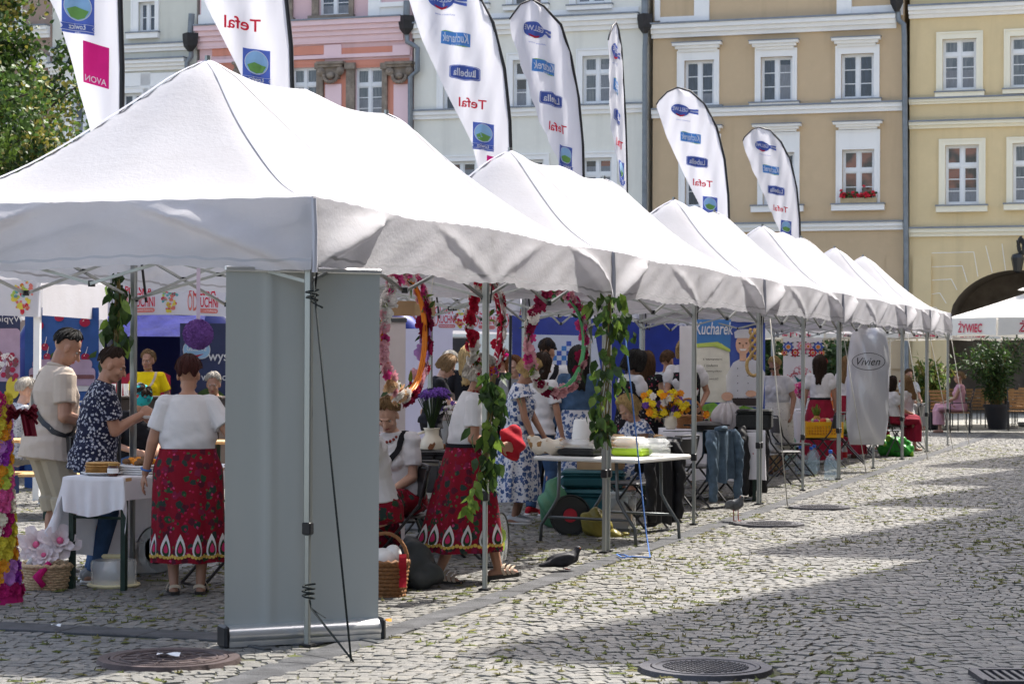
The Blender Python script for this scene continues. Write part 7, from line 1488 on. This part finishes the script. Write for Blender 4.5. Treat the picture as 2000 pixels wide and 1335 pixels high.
# inflatable pavilion
def inflatable(pxc,Y,W_,H_,dep,label,roofh=.35):
    t=mk('inflatable_pavilion',label,'tent',(gx(pxc,Y),Y,0),.05); m=MB()
    def arch(y,r,o=0): 
        n=20; return [(W_/2*math.copysign(abs(math.cos(PI*k/n))**.55,math.cos(PI*k/n)),y,H_*math.sin(PI*k/n)**.5) for k in range(n+1)]
    for y in (0,dep): m=MB(); m.tube(arch(y,0),.24,14); m.build('arch_tube',blue,t,True)
    m=MB(); A=arch(0,0)
    m.grid(lambda u_,v:(A[min(20,int(u_*20+.5))][0]*.97,dep*v,A[min(20,int(u_*20+.5))][2]*.97+.0),20,10); m.build('cover',blue,t,True); m=MB()
    m.grid(lambda u_,v:(-W_/2+W_*u_,dep*.96,H_*v*.93),8,6); m.build('back_wall',mat('dusty_blue_wall',(.10,.11,.22),.7,.1,2),t); 
    m=MB(); m.grid(lambda u_,v:((u_-.5)*W_*.72,-.30-.45*(1-v),1.88+.30*v+.03*math.sin(u_*20)*math.sin(v*9)),14,6); m.build('awning',mat('shiny_blue',(.07,.08,.46),.25,.3,6,.9,9,spec=.7),t,True); return t
inflatable(252,29.2,3.0,2.25,3.0,'royal blue inflatable pavilion with a shiny awning on the left')
inflatable(640,31.5,3.0,2.25,3.0,'royal blue inflatable pavilion mostly behind the grey banner')
t,D,w=wall_panel('printed_wall','slanted dark blue board with a white brand oval beside the purple ball','board',352,470,27.9,0,2.05,navy,.1,.008,3); m=MB(); m.decal(txt('GELLWE',.07,.26,.02),D(-.18,1.72,3),0); m.decal(([(x*1.0,y) for x,y in rrect(.36,.24,.11)[0]],rrect(.36,.24,.11)[1]),D(-.18,1.70,1),0); m.decal(rrect(.34,.22,.10),D(-.18,1.70,2),6); m.decal(fan([(-.1,.0),(0,-.03),(.1,0),(0,-.05)]),D(-.18,1.65,3),1)
m.decal(txt('wysze',.13,.42,.012),D(.18,1.58,2),0); m.decal(txt('wychodzi!',.13,.52,.012),D(.14,1.33,2),0); m.decal(oval(.5,.6),D(.0,.9,2),4); m.decal(oval(.14,.3),D(.32,.95,3),1); m.build('print',pm,t)
# dark brown counter with pine bench behind the left people
t=mk('sales_counter','dark brown sales counter in front of the woman in yellow','counter',(gx(300,25.6),25.6,0),-.05); m=MB(); m.box((.1,0,.55),(1.5,.5,1.10),bev=.01); m.box((.1,0,1.115),(1.58,.58,.03),bev=.005); m.build('body',mat('dark_laminate',(.035,.022,.016),.5),t); m=MB()
for i in range(6): m.lathe([(.03,1.13),(.035,1.28),(.033,1.28),(.028,1.14)],(-.55+.08*i,-.1,0),10)
m.build('cups',clearp,t); t2=mk('red_sign','red scalloped sign board standing behind the sales counter','sign',(gx(258,27.6),27.6,0)); m=MB(); m.prism([(-.5,1.0),(.5,1.0),(.5,1.36)]+[(.5-.1*i,1.36+.05*math.sin(i*1.57)) for i in range(11)],lambda x,z,d:(x,d,z),0,.03); m.build('board',mat('red_board',(.45,.02,.05),.6),t2)
def bench(px,Y,label,h=.76,w=2.2,d=.5,rz=0,name='beer_table'):
    t=mk(name,label,'table' if h>.6 else 'bench',(gx(px,Y),Y,0),rz,'pine beer tables and benches behind the tents'); m=MB(); m.box((0,0,h-.015),(w,d,.03),bev=.004); m.build('top',wood_m,t)
    for sx in (-1,1):
        m=MB(); m.box((sx*w*.38-.0,-d*.38,h/2-.015),(.04,.04,h-.03)); m.box((sx*w*.38,d*.38,h/2-.015),(.04,.04,h-.03)); m.cyl((sx*w*.38,-d*.38,h*.35),(sx*w*.38,d*.38,h*.35),.012,6); m.cyl((sx*w*.38,0,h*.35),(sx*w*.2,0,h-.03),.012,6); m.build('leg_frame',dgreen,t)
bench(-20,21.6,'pine beer table in front of the seated man at the far left'); bench(-10,21.0,'low pine bench before the far left table',.46,2.2,.28,name='beer_bench')
bench(262,21.4,'pine beer table behind the man in the flowered shirt'); bench(262,20.7,'low pine bench behind the man in the flowered shirt',.46,2.2,.28,name='beer_bench')
bench(1176,23.4,'pine beer table behind the hanging vine and plastic table',w=1.35); bench(1176,22.6,'low pine bench behind the seated blonde woman',.46,1.2,.28,name='beer_bench')
# boards and signs in the middle
t,D,w=wall_panel('display_board','plain lilac white display board behind the woman in sunglasses','board',790,884,27.2,.0,1.98,mat('lilac_white',(.58,.55,.66),.7,.03),0,.002,2); m=MB(); m.decal(txt('v',.07,.06),D(.18,1.35,1)); m.build('print',blackp,t)
t,D,w=wall_panel('display_board','narrow grey white roll up board beside the orange wreath','board',742,792,16.4,.15,1.92,mat('warm_white_board',(.52,.47,.47),.7,.05),0,.002,2); m=MB(); m.box((0,0,1.895),(w+.02,.03,.03)); m.build('top_rail',greypl,t); m=MB(); m.box((0,0,.08),(w+.04,.14,.12)); m.build('foot',alu,t)
for px,Y,lab in ((784,13.9,'blank brown cardboard sign hanging behind the orange wreath, the left one'),(826,14.6,'blank brown cardboard sign hanging right of the orange wreath')):
    q=at(px,602,Y); t=mk('cardboard_sign',lab,'sign',q,.15); m=MB(); m.box((0,0,0),(.17,.006,.10)); m.build('card',cardb,t); m=MB(); m.tube([(-.05,0,.05),(-.03,0,.22)],.004,4); m.tube([(.05,0,.05),(.07,0,.22)],.004,4); m.build('string',rope_w,t)
t=mk('black_speaker','black box loudspeaker hung high behind the long haired blonde','loudspeaker',at(905,682,29)); m=MB(); m.box((0,0,0),(.42,.35,.34),bev=.02); m.build('box',blackp,t); m=MB(); m.cyl((0,.1,-.17),(0,.1,-1.75),.02,8); m.build('stand',blackm,t)
# blue wall with the gingham print, right of the middle
t,D,w=wall_panel('blue_pavilion_wall','deep blue pavilion wall behind the curly haired woman and the folk woman','tent wall',1000,1465,33.0,0,2.28,blue,0,.05,2.4); m=MB(); gm_=[INK['white'],INK['lblue'],INK['blue'],mat('print_orange',(.7,.33,.05)),mat('bread_brown',(.50,.30,.12))]
x0=gx(1100,33)-(gx(1000,33)+gx(1465,33))/2
m.decal(fan([(-.62,-.9),(.62,-.9),(.58,.0),(.50,.48),(-.5,.5),(-.62,.2)]),D(x0,1.48,1),0)
for i in range(5):
    for j in range(5):
        if (i+j)%2==0 and j<=i: m.decal(([(0,0),(.075,0),(.075,.075),(0,.075)],[(0,1,2,3)]),D(x0-.25+i*.075,1.50+j*.075,2),1 if i%2 else 2)
m.decal(oval(.34,.2),D(x0+.05,1.36,2),4); m.decal(oval(.12,.09),D(x0+.38,1.86,2),3); m.decal(oval(.5,.3),D(x0+.2,1.0,2),3); m.build('print',gm_,t)
t,D,w=wall_panel('white_flag_banner','narrow white and blue hanging banner before the folk woman','banner',1328,1352,25.2,1.06,2.0,cloth_w,.2,.012,9); m=MB(); m.decal(([(-w/2,-.03),(w/2,-.03),(w/2,.03),(-w/2,.03)],[(0,1,2,3)]),D(0,1.09,1)); m.build('stripe',INK['blue'],t)
# chef poster
t,D,w=wall_panel('food_poster','big advertising poster of a smiling cook above giant vegetables','poster',1353,1494,28.6,.42,2.14,INK['blue'],-.06,.004,2); m=MB(); cm=[INK['white'],INK['lblue'],mat('poster_cream',(.62,.60,.52)),mat('poster_skin',(.60,.36,.26)),mat('poster_hair',(.22,.13,.06)),mat('poster_green',(.16,.34,.05),.6,.5,12),mat('poster_red',(.50,.015,.02)),mat('poster_dark',(.04,.03,.03)),mat('poster_lime',(.42,.52,.12)),INK['blue'],mat('poster_violet',(.36,.20,.38))]
hw=w/2
def pd(vf,x,z,c,l): m.decal(vf,D(x,z,l),c)
R4=lambda a,b,c,d:([(a,c),(b,c),(b,d),(a,d)],[(0,1,2,3)])
pd(fan([(-hw+.01,-.30),(-.02,-.30),(.02,.1),(.0,.52),(-.1,.60),(-hw+.01,.56)]),0,1.32,2,1); pd(fan([(-hw+.01,.45),(-.1,.50),(.02,.40),(.03,.82),(-hw+.01,.82)]),0,1.32,1,2); pd(fan([(-hw+.01,.44),(-.15,.47),(.02,.38),(.02,.42),(-.15,.52),(-hw+.01,.49)]),0,1.32,8,3)
pd(txt('Kucharek',.17,.52,.016,.2),-.20,2.02,0,5); pd(txt('z warzywami',.035,.26),-.22,1.60,7,4); pd(txt('i ziołami',.035,.18),-.24,1.52,7,4); pd(txt('z pomysłem',.035,.24),-.22,1.44,7,4); pd(txt('nowość',.03,.16),-.22,1.34,7,4)
pd(fan([(-.24,-.36),(.24,-.36),(.27,.10),(.16,.26),(.05,.30),(-.05,.30),(-.16,.24),(-.26,.06)]),.22,1.32,0,2); pd(R4(-.045,.045,0,.1),.19,1.58,3,3); pd(oval(.20,.27),.19,1.80,3,4); pd(fan([(-.11,0),(.11,0),(.13,.09),(.06,.12),(-.06,.12),(-.12,.08)]),.19,1.89,0,5); pd(oval(.03,.02),.145,1.82,7,5); pd(oval(.03,.02),.235,1.82,7,5); pd(fan([(-.05,.012),(.05,.012),(.03,-.018),(-.03,-.018)]),.19,1.735,0,5); pd(oval(.014,.05),.19,1.785,4,5)
for i in range(5): pd(oval(.014,.014,8),.12,1.48-.10*i,7,3); pd(oval(.014,.014,8),.26,1.48-.10*i,7,3)
pd(fan([(-.20,.0),(.2,.0),(.17,-.10),(-.17,-.10)]),.24,1.08,7,4); pd(oval(.15,.09),.30,1.14,3,5); pd(oval(.16,.12),-.02,1.10,3,4)
pd(fan([(-hw+.01,-.32),(hw-.01,-.32),(hw-.01,.12),(.2,.20),(0,.12),(-.2,.24),(-hw+.01,.18)]),0,.78,5,3)
for i in range(60): pd(oval(R.uniform(.04,.14),R.uniform(.02,.07),8),R.uniform(-hw+.08,hw-.08),R.uniform(.5,.94),R.choice((5,8,5,8,0)),4)
for x,z,r in ((-.13,.78,.12),(-.42,.74,.10),(-.33,.86,.07)): pd(oval(r*2,r*1.85),x,z,6,5); pd(oval(r*.5,r*.3),x-r*.3,z+r*.4,0,6); pd(fan([(-.05,0),(0,.02),(.05,0),(.02,-.02)]),x,z+r*.85,5,6)
pd(fan([(-.07,-.08),(.07,-.08),(.10,.0),(.03,.08),(0,.18),(-.03,.08),(-.10,0)]),.16,.66,0,6); pd(oval(.12,.1),.20,.64,10,6); m.build('print',cm,t)
q=at(1472,640,27.4); t=mk('straw_ornament','plaited straw ornament hanging before the cook poster','ornament',(q.x,q.y,1.55)); m=MB()
for k in range(3): m.tube([(.05*math.sin(i*.9+k*2.1),.03*math.cos(i*.9+k*2.1),.45-.05*i) for i in range(9)],.02,6)
m.tube([(.09*math.cos(a*PI/8),0,-.03+.13*math.sin(a*PI/8)) for a in range(16)],.022,6,closed=True); m.build('plait',mat('straw',(.48,.33,.14),.8,.3,30,.4,50),t,True)
# folk flower banner
t,D,w=wall_panel('folk_banner','white banner with a border of folk flowers and a red leaved tree','banner',1530,1606,36.2,.6,1.98,mat('banner_white',(.70,.68,.68),.8,.03),0,.01,5); m=MB(); fm_=[INK['blue'],INK['red'],mat('folk_orange',(.66,.22,.04)),INK['pink'],leafg[1],mat('tree_teal',(.02,.12,.12)),mat('folk_rose',(.62,.22,.30)),INK['white']]
for cx,cz,r,c in ((-.25,1.82,.085,0),(-.02,1.84,.075,6),(.09,1.83,.06,6),(.26,1.82,.085,0),(-.13,1.72,.065,1),(.17,1.72,.065,1),(-.32,1.72,.05,2),(.32,1.72,.05,2),(.02,1.74,.04,3)):
    m.decal(fan([(r*(1+.18*math.cos(k*8*2*PI/40))*math.cos(2*PI*k/40),r*(1+.18*math.cos(k*8*2*PI/40))*math.sin(2*PI*k/40)) for k in range(40)]),D(cx,cz,1),c); m.decal(oval(r*1.1,r*1.1,16),D(cx,cz,2),7); m.decal(oval(r*.8,r*.8,16),D(cx,cz,3),2 if c!=2 else 1)
    for k in range(4): m.decal(oval(.05,.018,8),D(cx+r*1.25*math.cos(k*1.57+.8),cz+r*1.2*math.sin(k*1.57+.8),1),4)
m.decal(fan([(-.03,-.28),(.03,-.28),(.02,-.1),(.10,.05),(.0,-.02),(-.10,.06),(-.02,-.1)]),D(-.05,1.28,1),5)
for i in range(90): a=R.uniform(0,PI); r=R.uniform(.06,.2); m.decal(oval(.022,.014,6),D(-.05+r*math.cos(a)*1.1,1.30+r*math.sin(a)*.95,1),R.choice((1,6,1)))
m.decal(txt('G',.10,.08,.01),D(.22,1.24,1),5); m.build('print',fm_,t); m=MB(); m.box((0,.03,.3),(.04,.04,.6)); m.build('stand',white_p,t)
t=mk('orange_board','small orange notice board behind the red skirts','board',(gx(1633,37.5),37.5,0)); m=MB(); m.box((0,0,.85),(.42,.03,.6)); m.build('panel',mat('notice_orange',(.62,.16,.04),.6),t); m=MB(); m.decal(txt('sklep',.08,.3,.005),lambda x,y:(x,-.02,.9+y)); m.build('lettering',INK['white'],t); m=MB(); m.box((-.15,0,.27),(.03,.03,.55)); m.box((.15,0,.27),(.03,.03,.55)); m.build('leg',blackm,t)
T5=table_cloth(1555,1632,34.6,.78,.7,'small table under a plain lilac white cloth by the folk banner',cloth_w,.6)
t=mk('flower_vase','bunch of pink flowers standing on the lilac white table','vase',tp(1555,800,34.7,.786)); t.location.x+=.12; m=MB(); m.lathe([(.05,0),(.06,.15),(.05,.2)],n=14); m.build('vase',glass('vase_glass',(.7,.8,.85)),t,True); m=MB()
for i in range(40): P=V(R.gauss(0,.1),R.gauss(0,.08),R.uniform(.22,.42)); m.tube([(0,0,.1),P],.004,4); blossom(m,P,.05,(P.x,-1,.5),R.choice((1,2)),2,6)
m.build('flowers',[leafg[1],WP['rose'],WP['hot']],t)
# ================================================================ beer garden on the right
creamc=_canvas('parasol_canvas',(.74,.72,.68),.2)
def parasol(cx,cy,r,label,ang0,ztop=3.25,ze=2.52,zv=2.13,texts=(),n=8,vent=True):
    t=mk('beer_parasol',label,'parasol',(cx,cy,0)); m=MB(); A=[ang0+2*PI*k/n for k in range(n)]
    pt_=lambda k,rr,z:V(rr*math.cos(A[k%n]),rr*math.sin(A[k%n]),z)
    for k in range(n):
        a,b=pt_(k,r,ze),pt_(k+1,r,ze); top=V(0,0,ztop)
        m.grid(lambda u_,v:tuple(a.lerp(b,u_).lerp(top,v)+V(0,0,-.09*math.sin(PI*u_)*(1-v)*v*2-.02*math.sin(PI*v))),6,8)
        q=a*1.0; m.grid(lambda u_,v:tuple(V(*(a.lerp(b,.015+.97*u_)*(1.005+.004*v)).xy,ze-(ze-zv)*v+(.03*math.sin(PI*u_)*v))),8,3)
        if vent:
            a2,b2=pt_(k,r*.30,ztop-.10),pt_(k+1,r*.30,ztop-.10); m.grid(lambda u_,v:tuple(a2.lerp(b2,u_).lerp(V(0,0,ztop+.16),v)),4,3)
    m.build('canopy',creamc,t,True,30); m=MB(); m.cyl((0,0,.05),(0,0,ztop+.2),.03,10)
    for k in range(n): m.tube([pt_(k,r*.98,ze-.02),V(0,0,ztop-.12)],.012,5); m.tube([V(0,0,ze-.4),pt_(k,r*.5,(ze+ztop)/2-.08)],.010,5)
    m.build('frame',white_p,t); m=MB(); m.box((0,0,.05),(.7,.7,.1),bev=.02); m.build('base',greypl,t); m=MB()
    for k in texts:
        a,b=pt_(k,r,0),pt_(k+1,r,0); L=(b-a).length; mm_=(a+b)/2; e=(b-a).normalized(); nn=V(mm_.x,mm_.y,0).normalized()
        if e.x<0: e=-e
        m.decal(txt('ŻYWIEC',.25,.82,.026,.1),lambda x,y:tuple(mm_*1.012+e*(x*1.0)+V(0,0,(ze+zv)/2-.0+y)+nn*.02))
    if texts: m.build('lettering',mat('brand_red',(.50,.012,.06),.6),t)
    return t
parasol(11.75,46.3,2.25,'big cream beer parasol with a red brand name, at the right edge',PI+.06,texts=(0,1,2,7))
parasol(gx(1560,51),51.5,2.3,'cream beer parasol seen under the fourth tent valance',PI+.3,texts=(0,1,2,3),ztop=3.0,ze=2.45,zv=2.1)
parasol(gx(1752,52),53,2.3,'cream beer parasol behind the last tents',PI+.3,texts=(0,1,2,3),ztop=3.0,ze=2.45,zv=2.1)
parasol(12.75,51.4,2.3,'cream beer parasol shading the garden chairs behind the bamboo plant',PI+.2,texts=(0,1,2,3),ztop=3.0,ze=2.45,zv=2.1)  # extra parasol added to shade the plants and garden chairs
parasol(8.4,50.3,2.2,'cream beer parasol over the dark shrubs, behind the fifth tent',PI+.2,texts=(0,1,2,3),ztop=2.95,ze=2.43,zv=2.1)  # also added for beer garden shade, hidden by the tents
parasol(16.2,52.5,2.3,'cream beer parasol farther back at the right edge',PI+.3,texts=(0,1,2,3),ztop=3.0,ze=2.45,zv=2.1)
def pot_plant(px,Y,h,r,label,cols,n,L=.14,fine=False):
    t=mk('potted_plant',label,'plant',(gx(px,Y),Y,0)); m=MB(); m.lathe([(.20,0),(.30,.52),(.33,.52),(.33,.58),(.28,.58),(.26,.5)],n=22,cap=True); m.build('pot',mat('dark_pot',(.02,.02,.026),.5),t,True,40); st=MB(); lf=MB()
    for i in range(26):
        a=R.uniform(0,6.28); k=R.random()**.6; e=V(r*k*math.cos(a),r*k*math.sin(a),h*R.uniform(.75,1.0)-k*.35*h*.5); md=V(e.x*.35,e.y*.35,.5+(e.z-.5)*.6); st.tube([V(.1*math.cos(a),.1*math.sin(a),.5),md,e],.008,5)
        for j in range(n//26): f=R.uniform(.2,1.05); P=(V(0,0,.5).lerp(md,f*2) if f<.5 else md.lerp(e,f*2-1))+rvec()*.16; leaf_card(lf,P,rvec()+V(e.x,e.y,-.2)*.6,rvec(),L*R.uniform(.6,1.2),L*.22 if fine else L*.5,R.choice(cols),.2)
    st.build('stems',mat('vine_stem',(.13,.10,.035)),t); lf.build('leaves',leafg,t)
pot_plant(1948,49.3,2.35,.95,'bushy bamboo like plant in a dark pot at the right',(1,1,1,0),2800,.16,True); pot_plant(1816,49.0,1.75,.45,'grassy light green plant in a dark pot beside the last tent pole',(0,2,3),900,.22,True)
for px,Y,r,h in ((1500,56,1.2,2.6),(1625,57,1.2,2.5)): pot_plant(px,Y,h,r,{1500:'dark shrub in a pot behind the folk banner',1625:'dark shrub in a pot behind the red skirted women'}[px],(1,1,1,1),1900,.2)
wd=mat('teak_slats',(.30,.17,.075),.55,.25,8)
def make_garden_chair():
    t=mk('garden_chair','x','chair',(0,0,0)); m=MB()
    for i in range(7): m.box((-.21+.07*i,0,.45),(.055,.44,.02))
    m.build('seat',wd,t); m=MB()
    for i in range(6): m.box((0,-.24-.012*i,.52+.075*i),(.46,.018,.055))
    m.build('backrest',wd,t)
    for sx in (-1,1): m=MB(); m.tube([(sx*.23,.2,0),(sx*.23,.2,.66),(sx*.23,-.25,.68),(sx*.23,-.33,1.0)],.014,6); m.tube([(sx*.23,-.22,.0),(sx*.23,-.24,.68)],.014,6); m.build('side_frame',blackm,t)
    return t
GC=make_garden_chair(); GK=kids(GC); first=True
for i,(px,Y,rz,lab) in enumerate(((1990,48.2,170,'slatted garden chair at the right edge behind the bamboo pot'),(1960,51,160,'slatted garden chair hidden partly by the bamboo plant'),(1912,50.2,185,'slatted garden chair left of the bamboo pot'),(1874,46.5,80,'slatted garden chair under the woman in pink'),(1845,47.6,200,'slatted garden chair between the poles and the woman in pink'),(1835,51,20,'slatted garden chair behind the grassy plant'),(1775,48.5,-160,'slatted garden chair under the man far back'),(1930,53,0,'slatted garden chair deep in the shade by the arch'),(1985,53.5,30,'slatted garden chair deep in the shade at the right edge'))):
    if first: GC.location=(gx(px,Y),Y,0); GC.rotation_euler=(0,0,rad(rz)); GC['label']=lab; c=GC; first=False
    else: c=copy_tree(GC,(gx(px,Y),Y,0),rad(rz),lab,kl=GK)
    c['group']='wooden garden chairs of the beer garden'
for px,Y,lab in ((1850,48.8,'small garden table with a green cloth beside the woman in pink'),(1965,49.9,'garden table between the bamboo pot and the right edge')):
    t=mk('garden_table',lab,'table',(gx(px,Y),Y,0)); m=MB(); m.box((0,0,.73),(.8,.7,.03),bev=.01); m.build('tabletop',mat('green_table_top',(.06,.12,.06),.6) if px<1900 else wd,t); m=MB(); m.cyl((0,0,0),(0,0,.72),.04,8); m.lathe([(.28,0),(.28,.02),(.05,.06)],n=12); m.build('pedestal',blackm,t)
# ================================================================ pigeons
def pigeon(px,py,rz,label,sit,c):
    g=gnd(px,py); t=mk('pigeon',label,'pigeon',(g.x,g.y,0.02),rad(rz)); z=.055 if sit else .14; m=MB(); m.ell((0,0,z+.02),(.058,.105,.055),Matrix.Rotation(.25,3,'X')); m.ell((0,.065,z+.04),(.045,.05,.05)); m.capsule((0,.075,z+.05),(0,.10,z+.085),.040,.027); m.ell((0,.11,z+.10),(.024,.029,.023)); m.capsule((0,-.08,z+.0),(0,-.19,z-.02),.035,.014)
    for sx in (-1,1): m.ell((sx*.048,-.03,z+.025),(.018,.105,.042),Matrix.Rotation(.18,3,'X'))
    mm=remesh(m,.008,2); link(mm,'body',[c],t,True); m=MB(); m.capsule((0,.135,z+.098),(0,.158,z+.088),.006,.002,6); m.build('beak',greypl,t,True); m=MB()
    for sx in (-1,1): m.ell((sx*.021,.118,z+.105),(.004,.005,.005),nu=6,nv=4)
    m.build('eye',mat('pigeon_eye',(.6,.15,.02),.3),t); m=MB()
    for sx in (-1,1):
        if not sit: m.tube([(sx*.025,0,z-.02),(sx*.027,.005,.0)],.006,6)
        for q in (-.5,0,.5): m.tube([(sx*.027,.0,.006),(sx*.027+.03*math.sin(q),.035,.004)],.004,5)
    m.build('legs',mat('pigeon_leg',(.45,.15,.12),.6),t)
pigeon(1102,1117,-72,'dark pigeon crouching on the sunlit cobbles in front of the tents',True,mat('dark_feathers',(.022,.022,.028),.6,.4,30)); pigeon(1437,1021,205,'grey pigeon standing near the chair with the denim jacket',False,mat('grey_feathers',(.13,.135,.14),.6,.35,30))
